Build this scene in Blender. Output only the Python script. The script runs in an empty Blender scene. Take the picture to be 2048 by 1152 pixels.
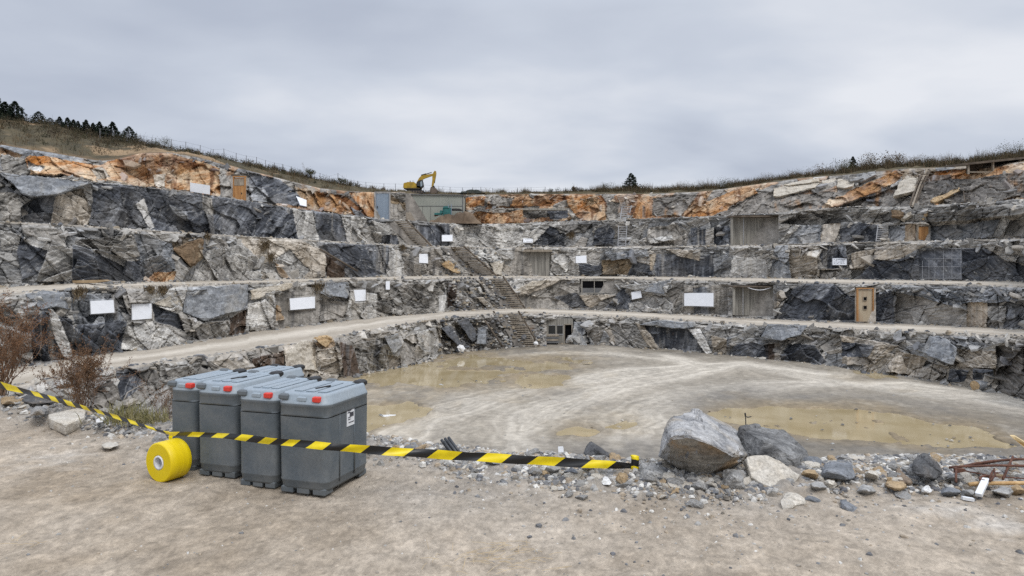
import bpy, bmesh, math, random
import numpy as np
from mathutils import Vector, Matrix, noise as mnoise

SC = bpy.context.scene
COL = SC.collection
F, HY, CX, ZC = 1400.0, 530.0, 1024.0, 1.6      # focal length in px of a 2048 wide frame, eye level row, centre column, eye height
FLOOR = -8.7
R = random.Random(7)

def P(px, py, d):
    return np.array(((px - CX) / F * d, d, ZC - (py - HY) / F * d))
def G(px, py, z=0.0):                              # the point of the plane z seen in that direction
    return P(px, py, (ZC - z) * F / (py - HY))

# ---------------------------------------------------------------- numpy noise
def hsh(ix, iy, seed):
    h = (ix.astype(np.int64) * 374761393 + iy.astype(np.int64) * 668265263 + seed * 974634777) & 0xffffffff
    h = ((h ^ (h >> 13)) * 1274126177) & 0xffffffff
    h = ((h ^ (h >> 15)) * 2246822519) & 0xffffffff
    h = h ^ (h >> 16)
    return (h & 0xffffff) / float(0xffffff)
def vn(x, y, seed):
    x = np.asarray(x, float); y = np.asarray(y, float)
    ix = np.floor(x); iy = np.floor(y); fx = x - ix; fy = y - iy
    fx = fx * fx * (3 - 2 * fx); fy = fy * fy * (3 - 2 * fy)
    a = hsh(ix, iy, seed); b = hsh(ix + 1, iy, seed); c = hsh(ix, iy + 1, seed); d = hsh(ix + 1, iy + 1, seed)
    return (a * (1 - fx) + b * fx) * (1 - fy) + (c * (1 - fx) + d * fx) * fy
def fbm(x, y, seed, o=4, g=0.5):                    # about -1..1
    s = 0; a = 1; t = 0
    for k in range(o):
        s = s + a * (vn(x * 2 ** k, y * 2 ** k, seed + 17 * k) * 2 - 1); t += a; a *= g
    return s / t * 1.4
def voro(x, y, seed):
    """nearest jittered seed: three randoms of the cell, offset from the seed, distance to the border"""
    ix = np.floor(x); iy = np.floor(y)
    f1 = np.full(x.shape, 9e9); f2 = np.full(x.shape, 9e9)
    bx = np.zeros(x.shape); by = np.zeros(x.shape); ci = np.zeros(x.shape); cj = np.zeros(x.shape)
    for di in (-1, 0, 1):
        for dj in (-1, 0, 1):
            a = ix + di; b = iy + dj
            sx = a + 0.08 + 0.84 * hsh(a, b, seed); sy = b + 0.08 + 0.84 * hsh(a, b, seed + 5)
            dx = x - sx; dy = y - sy; d = dx * dx + dy * dy
            m = d < f1
            f2 = np.where(m, f1, np.minimum(f2, d))
            bx = np.where(m, dx, bx); by = np.where(m, dy, by); ci = np.where(m, a, ci); cj = np.where(m, b, cj)
            f1 = np.where(m, d, f1)
    return hsh(ci, cj, seed + 11), hsh(ci, cj, seed + 12), hsh(ci, cj, seed + 13), bx, by, np.sqrt(f2) - np.sqrt(f1)
def inpoly(x, y, poly):
    r = np.zeros(x.shape, bool); n = len(poly)
    for i in range(n):
        x1, y1 = poly[i]; x2, y2 = poly[(i + 1) % n]
        if y1 == y2: continue
        c = ((y1 > y) != (y2 > y)) & (x < (x2 - x1) * (y - y1) / (y2 - y1) + x1)
        r ^= c
    return r
def lerp(a, b, t): return a + (b - a) * t
def sstep(a, b, x):
    t = np.clip((x - a) / (b - a), 0, 1); return t * t * (3 - 2 * t)
def interp(pts, x):
    pts = sorted(pts); return np.interp(x, [p[0] for p in pts], [p[1] for p in pts])
def smooth(a, n, passes=2):
    for _ in range(passes):
        p = np.concatenate([np.full(n, a[0]), a, np.full(n, a[-1])])
        c = np.cumsum(np.insert(p, 0, 0)); a = (c[2 * n + 1:] - c[:-(2 * n + 1)]) / (2 * n + 1)
    return a

# ---------------------------------------------------------------- objects
def tag(o, label=None, cat=None, group=None, kind=None):
    if label: o['label'] = label
    if cat: o['category'] = cat
    if group: o['group'] = group
    if kind or cat: o['kind'] = kind or 'thing'
    return o
def link(name, me, mat=None, parent=None):
    o = bpy.data.objects.new(name, me); COL.objects.link(o)
    if mat is not None: me.materials.append(mat)
    if parent is not None: o.parent = parent
    return o
def empty(name, loc, label, cat, group=None, rz=0.0, rx=0.0, ry=0.0, scale=1.0):
    o = bpy.data.objects.new(name, None); COL.objects.link(o)
    o.empty_display_size = 0.2
    o.location = [float(v) for v in loc]; o.rotation_euler = (rx, ry, rz); o.scale = (scale,) * 3
    return tag(o, label, cat, group)
def mesh_np(name, v, f, mat=None, col=None, parent=None, smoothf=False):
    v = np.asarray(v, np.float32); f = np.asarray(f, np.int32)
    me = bpy.data.meshes.new(name)
    me.vertices.add(len(v)); me.vertices.foreach_set('co', v.ravel())
    k = f.shape[1]
    me.loops.add(f.size); me.loops.foreach_set('vertex_index', f.ravel())
    me.polygons.add(len(f)); me.polygons.foreach_set('loop_start', np.arange(0, f.size, k, dtype=np.int32))
    me.polygons.foreach_set('loop_total', np.full(len(f), k, np.int32))
    if smoothf: me.polygons.foreach_set('use_smooth', np.ones(len(f), bool))
    me.update(calc_edges=True)
    if col is not None: set_col(me, col)
    return link(name, me, mat, parent)
def set_col(me, col):
    c = np.ones((len(col), 4), np.float32); c[:, :3] = np.clip(col, 0.004, 0.9)
    a = me.attributes.new('col', 'FLOAT_COLOR', 'POINT'); a.data.foreach_set('color', c.ravel())
def grid_faces(nu, nv, off=0):                      # vertices indexed u * nv + v
    u, v = np.meshgrid(np.arange(nu - 1), np.arange(nv - 1), indexing='ij')
    a = (u * nv + v).ravel() + off
    return np.stack([a, a + nv, a + nv + 1, a + 1], 1)

class MB:
    def __init__(s): s.v = []; s.f = []; s.c = []; s.cc = None
    def add(s, vs, fs):
        o = len(s.v); s.v += [tuple(float(q) for q in p) for p in vs]; s.f += [tuple(o + i for i in f) for f in fs]
        if s.cc is not None: s.c += [s.cc] * len(vs)
        return s
    def box(s, c, size, rz=0.0, rx=0.0, ry=0.0, bev=0.0):
        x, y, z = (q / 2 for q in size); m = Matrix.Rotation(rz, 3, 'Z') @ Matrix.Rotation(ry, 3, 'Y') @ Matrix.Rotation(rx, 3, 'X')
        if bev > 0:
            b = bev; vs = []
            for sz in (-1, 1):
                for (xx, yy) in ((x - b, y - b), (x, y)):
                    zz = sz * (z if xx < x else z - b)
                    ring = [(-xx, -yy), (xx, -yy), (xx, yy), (-xx, yy)]
                    vs.append([(a_, b_, zz) for a_, b_ in ring])
            rings = [vs[0], vs[1], vs[3], vs[2]]
            pts = [p for r_ in rings for p in r_]
            fs = [(3, 2, 1, 0), (12, 13, 14, 15)]
            for k in range(3):
                for i in range(4):
                    j = (i + 1) % 4; fs.append((k * 4 + i, k * 4 + j, k * 4 + 4 + j, k * 4 + 4 + i))
        else:
            pts = [(a, b, d) for d in (-z, z) for a, b in ((-x, -y), (x, -y), (x, y), (-x, y))]
            fs = [(3, 2, 1, 0), (4, 5, 6, 7), (0, 1, 5, 4), (1, 2, 6, 5), (2, 3, 7, 6), (3, 0, 4, 7)]
        c = Vector(c)
        return s.add([m @ Vector(p) + c for p in pts], fs)
    def tube(s, pts, r, n=6, r2=None, cap=True):
        pts = [Vector([float(q) for q in p]) for p in pts]; m = len(pts); vs = []
        for i, p in enumerate(pts):
            t = (pts[min(i + 1, m - 1)] - pts[max(i - 1, 0)])
            t = t.normalized() if t.length > 1e-9 else Vector((0, 0, 1))
            a = t.cross(Vector((0, 0, 1)) if abs(t.z) < 0.9 else Vector((1, 0, 0))).normalized(); b = t.cross(a)
            rr = r if r2 is None else lerp(r, r2, i / max(1, m - 1))
            vs += [p + a * (rr * math.cos(2 * math.pi * k / n)) + b * (rr * math.sin(2 * math.pi * k / n)) for k in range(n)]
        fs = [(i * n + k, i * n + k + n, i * n + (k + 1) % n + n, i * n + (k + 1) % n) for i in range(m - 1) for k in range(n)]
        if cap: fs += [tuple(range(n)), tuple(range((m - 1) * n + n - 1, (m - 1) * n - 1, -1))]
        return s.add(vs, fs)
    def prism(s, poly, off):                        # poly: 3-D points of the front, off: vector to the back
        poly = [Vector([float(q) for q in p]) for p in poly]; off = Vector([float(q) for q in off]); n = len(poly)
        vs = poly + [p + off for p in poly]
        return s.add(vs, [tuple(range(n)), tuple(range(2 * n - 1, n - 1, -1))] + [(i, i + n, (i + 1) % n + n, (i + 1) % n) for i in range(n)])
    def loft(s, rings, cap0=True, cap1=True):
        n = len(rings[0]); vs = [p for r_ in rings for p in r_]
        fs = [(i * n + k, i * n + (k + 1) % n, i * n + (k + 1) % n + n, i * n + k + n) for i in range(len(rings) - 1) for k in range(n)]
        if cap0: fs.append(tuple(range(n - 1, -1, -1)))
        if cap1: fs.append(tuple(range((len(rings) - 1) * n, len(rings) * n)))
        return s.add(vs, fs)
    def build(s, name, mat, parent=None, smoothf=False):
        me = bpy.data.meshes.new(name); me.from_pydata(s.v, [], s.f); me.update()
        if smoothf: me.polygons.foreach_set('use_smooth', [True] * len(me.polygons))
        if s.c: set_col(me, np.array(s.c))
        return link(name, me, mat, parent)
def recalc(o):
    bm = bmesh.new(); bm.from_mesh(o.data); bmesh.ops.recalc_face_normals(bm, faces=bm.faces); bm.to_mesh(o.data); bm.free()
    return o

# ---------------------------------------------------------------- materials
def newmat(name):
    m = bpy.data.materials.new(name); m.use_nodes = True
    nt = m.node_tree; return m, nt, nt.nodes, nt.links, nt.nodes['Principled BSDF']
def noise_node(N, L, scale, detail=6, rough=0.6, vec=None, dist=0.0):
    n = N.new('ShaderNodeTexNoise'); n.inputs['Scale'].default_value = scale; n.inputs['Detail'].default_value = detail
    n.inputs['Roughness'].default_value = rough; n.inputs['Distortion'].default_value = dist
    if vec is not None: L.new(vec, n.inputs['Vector'])
    return n
def maprange(N, L, src, a, b, lo, hi):
    m = N.new('ShaderNodeMapRange'); m.inputs[1].default_value = a; m.inputs[2].default_value = b
    m.inputs[3].default_value = lo; m.inputs[4].default_value = hi; L.new(src, m.inputs[0]); return m.outputs[0]
def coords(N, L, kind='Object', scale=(1, 1, 1), rot=(0, 0, 0)):
    t = N.new('ShaderNodeTexCoord'); m = N.new('ShaderNodeMapping'); m.inputs['Scale'].default_value = scale
    m.inputs['Rotation'].default_value = rot
    L.new(t.outputs[kind], m.inputs['Vector']); return m.outputs[0]
def mulcol(N, L, a, fac):
    v = N.new('ShaderNodeVectorMath'); v.operation = 'SCALE'; L.new(a, v.inputs[0]); L.new(fac, v.inputs['Scale']); return v.outputs[0]
def mat_attr(name, s1, s2, bump, dist, lo=0.72, hi=1.28, rough=0.9, aniso=(1, 1, 1), rot=(0, 0, 0)):
    """base colour from the mesh's own rock/soil colours, varied by two scales of noise, with bumps"""
    m, nt, N, L, B = newmat(name)
    at = N.new('ShaderNodeAttribute'); at.attribute_name = 'col'
    v = coords(N, L, 'Object', aniso, rot); v0 = coords(N, L)
    n1 = noise_node(N, L, s1, 8, 0.65, v, 0.4); n2 = noise_node(N, L, s2, 6, 0.7, v0)
    a = maprange(N, L, n1.outputs[0], 0.3, 0.7, lo, hi); b = maprange(N, L, n2.outputs[0], 0.3, 0.7, lo + .1, hi - .1)
    mm = N.new('ShaderNodeMath'); mm.operation = 'MULTIPLY'; L.new(a, mm.inputs[0]); L.new(b, mm.inputs[1])
    L.new(mulcol(N, L, at.outputs['Color'], mm.outputs[0]), B.inputs['Base Color'])
    ad = N.new('ShaderNodeMath'); ad.operation = 'MULTIPLY_ADD'; L.new(n2.outputs[0], ad.inputs[0]); ad.inputs[1].default_value = 0.6; L.new(n1.outputs[0], ad.inputs[2])
    bp = N.new('ShaderNodeBump'); bp.inputs['Strength'].default_value = bump; bp.inputs['Distance'].default_value = dist
    L.new(ad.outputs[0], bp.inputs['Height']); L.new(bp.outputs[0], B.inputs['Normal'])
    B.inputs['Roughness'].default_value = rough; B.inputs['Specular IOR Level'].default_value = 0.25
    return m
def mat_plain(name, c1, c2=None, scale=8.0, rough=0.6, bump=0.0, dist=0.01, metal=0.0, aniso=(1, 1, 1), spec=0.4, detail=6, rot=(0, 0, 0), lo=.35, hi=.65):
    m, nt, N, L, B = newmat(name)
    if c2 is None: c2 = tuple(q * 0.8 for q in c1)
    v = coords(N, L, 'Object', aniso, rot); n = noise_node(N, L, scale, detail, 0.62, v, 0.3)
    r = N.new('ShaderNodeValToRGB'); r.color_ramp.elements[0].position = lo; r.color_ramp.elements[1].position = hi
    r.color_ramp.elements[0].color = (*c1, 1); r.color_ramp.elements[1].color = (*c2, 1)
    L.new(n.outputs[0], r.inputs[0]); L.new(r.outputs[0], B.inputs['Base Color'])
    B.inputs['Roughness'].default_value = rough; B.inputs['Metallic'].default_value = metal; B.inputs['Specular IOR Level'].default_value = spec
    if bump:
        bp = N.new('ShaderNodeBump'); bp.inputs['Strength'].default_value = bump; bp.inputs['Distance'].default_value = dist
        L.new(n.outputs[0], bp.inputs['Height']); L.new(bp.outputs[0], B.inputs['Normal'])
    return m
def mat_rock(name, c1, c2, c3, scale, bump=0.8, dist=0.02, rot=(0.4, 0.5, 0), aniso=(1, 1, 3)):
    """loose rock: two stone tones, mineral streaks along the cleavage, specks"""
    m, nt, N, L, B = newmat(name)
    v = coords(N, L, 'Object', tuple(scale * a for a in aniso), rot); v0 = coords(N, L, 'Object', (scale,) * 3)
    n1 = noise_node(N, L, 1.0, 8, 0.68, v, 0.8); n2 = noise_node(N, L, 0.8, 4, 0.55, v0, 0.5); n3 = noise_node(N, L, 9, 5, 0.75, v0)
    r = N.new('ShaderNodeValToRGB'); e = r.color_ramp.elements
    e[0].position = .34; e[0].color = (*c1, 1); e[1].position = .66; e[1].color = (*c2, 1); L.new(n1.outputs[0], r.inputs[0])
    mx = N.new('ShaderNodeMix'); mx.data_type = 'RGBA'; L.new(maprange(N, L, n2.outputs[0], .5, .66, 0, .85), mx.inputs['Factor'])
    L.new(r.outputs[0], mx.inputs['A']); mx.inputs['B'].default_value = (*c3, 1)
    L.new(mulcol(N, L, mx.outputs['Result'], maprange(N, L, n3.outputs[0], .3, .7, .58, 1.42)), B.inputs['Base Color'])
    ad = N.new('ShaderNodeMath'); ad.operation = 'MULTIPLY_ADD'; L.new(n3.outputs[0], ad.inputs[0]); ad.inputs[1].default_value = 0.35; L.new(n1.outputs[0], ad.inputs[2])
    bp = N.new('ShaderNodeBump'); bp.inputs['Strength'].default_value = bump; bp.inputs['Distance'].default_value = dist
    L.new(ad.outputs[0], bp.inputs['Height']); L.new(bp.outputs[0], B.inputs['Normal'])
    B.inputs['Roughness'].default_value = 0.85; B.inputs['Specular IOR Level'].default_value = 0.3
    return m
# ================================================================ the quarry: benches and faces measured off the picture
PXC = np.concatenate([np.arange(-1400, -40, 24), np.arange(-40, 2090, 1.5), np.arange(2092, 3420, 24)]).astype(float)
NU = len(PXC)
def line(pts, n=5): return smooth(interp(pts, PXC), n)
TOE0 = line([(-1400,1350),(-600,1010),(-300,950),(0,905),(100,890),(200,870),(340,838),(500,798),(600,775),(730,747),(800,733),(880,714),(930,703),(1000,696),(1060,691),(1150,688),(1200,690),(1300,697),(1480,712),(1640,728),(1800,750),(1900,768),(2000,788),(2048,798),(2300,860),(2700,980),(3400,1300)], 12)
CR1 = line([(-1400,1130),(-400,850),(0,778),(130,752),(170,743),(250,735),(340,722),(500,700),(600,687),(700,668),(800,650),(900,634),(1000,627),(1050,626),(1200,632),(1300,636),(1500,649),(1700,658),(1900,667),(2048,673),(2600,700),(3400,800)])
BK1 = line([(-1400,1050),(-400,790),(0,735),(130,720),(170,713),(250,704),(340,691),(500,665),(600,652),(700,640),(800,631),(900,623),(1000,617),(1050,616),(1200,621),(1300,625),(1500,637),(1700,645),(1900,652),(2048,658),(2600,676),(3400,760)])
CR2 = line([(-1400,700),(-400,612),(0,588),(150,578),(300,573),(500,566),(640,562),(760,558),(900,556),(1040,555),(1200,557),(1400,560),(1520,563),(1700,566),(1900,569),(2048,573),(2600,590),(3400,640)])
BK2 = line([(-1400,660),(-400,592),(0,573),(150,566),(300,564),(500,560),(640,556),(760,553),(900,551),(1040,551),(1400,554),(1700,558),(2048,563),(2600,578),(3400,620)])
CR3 = line([(-1400,330),(-400,415),(0,444),(150,450),(300,461),(400,467),(500,473),(640,481),(760,488),(860,493),(1000,495),(1200,494),(1400,492),(1520,490),(1640,486),(1800,483),(1900,481),(2048,477),(2600,462),(3400,420)])
CR4 = line([(-1400,150),(-400,310),(0,347),(60,352),(185,364),(235,368),(320,378),(400,388),(440,393),(510,404),(590,417),(650,425),(720,432),(760,438),(820,441),(900,447),(1000,448),(1100,444),(1200,441),(1300,437),(1450,431),(1560,425),(1640,417),(1720,413),(1800,414),(1900,408),(2048,398),(2600,365),(3400,250)])
CR5 = line([(-1400,-50),(-400,230),(0,290),(60,300),(100,305),(200,322),(240,318),(280,307),(340,305),(400,316),(470,335),(560,357),(640,377),(700,383),(760,385),(800,384),(850,387),(930,390),(1050,388),(1200,388),(1300,388),(1400,384),(1500,371),(1600,357),(1700,349),(1800,338),(1900,335),(2048,324),(2600,270),(3400,150)], 3)
SKY = line([(-1400,-150),(-400,170),(0,237),(100,249),(200,275),(270,286),(330,297),(420,312),(520,333),(620,355),(700,371),(780,383),(850,384),(980,386),(1100,383),(1200,381),(1262,379),(1340,381),(1440,376),(1560,361),(1640,351),(1700,342),(1800,334),(1900,328),(2048,312),(2600,255),(3400,120)], 3)

def zof(py, d): return ZC - (py - HY) / F * d
W = lambda *p: line(p, 12)
D0 = (ZC - FLOOR) * F / (TOE0 - HY)
DC1 = D0 + 1.8
DB1 = np.clip(DC1 * (CR1 - HY) / (BK1 - HY), DC1 + 4, DC1 + 13)
DC2 = DB1 + 1.6
DB2 = DC2 + 4.5
DC3 = DB2 + 1.6
DB3 = DC3 + 4.0
DC4 = DB3 + 1.8
DB4 = DC4 + W((-1400,4),(700,4),(760,6),(960,6),(1050,4),(3400,4))
DC5 = DB4 + W((-1400,6),(0,6),(300,3.5),(700,4),(760,2),(960,2),(1200,3),(1400,5),(1700,7),(2048,7),(3400,7))
# tier: (toe depth, toe z, crest depth, crest z)
z1, z2, z3, z4, z5 = zof(CR1, DC1), zof(CR2, DC2), zof(CR3, DC3), zof(CR4, DC4), zof(CR5, DC5)
TIERS = [(D0, np.full(NU, FLOOR), DC1, z1), (DB1, zof(BK1, DB1), DC2, z2), (DB2, zof(BK2, DB2), DC3, z3),
         (DB3, z3 + 0.1, DC4, z4), (DB4, z4 + 0.15, DC5, z5)]
HORIZ = (PXC - CX) / F

# ---- stone kinds: dark and light tone (linear albedo)
KIND = {'K': ((.036,.039,.046),(.125,.132,.147)), 'S': ((.11,.117,.127),(.33,.335,.34)), 'G': ((.125,.118,.108),(.42,.395,.355)),
        'L': ((.25,.24,.225),(.58,.56,.52)), 'B': ((.27,.225,.17),(.55,.495,.42)), 'W': ((.40,.385,.36),(.70,.68,.64)),
        'C': ((.17,.157,.138),(.40,.37,.33)), 'N': ((.045,.032,.024),(.15,.105,.075)), 'P': ((.24,.15,.075),(.50,.42,.32)),
        'D': ((.095,.087,.078),(.27,.245,.215)), 'R': ((.15,.06,.022),(.42,.24,.11)), 'O': ((.36,.165,.055),(.58,.43,.28)),
        'Q': ((.36,.14,.03),(.56,.42,.27)), 'E': ((.16,.12,.075),(.32,.24,.15)), 'X': ((.05,.05,.052),(.20,.19,.175))}
def pp(s): 
    q = [float(v) for v in s.replace(';', ',').split(',')]; return list(zip(q[0::2], q[1::2]))
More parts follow.
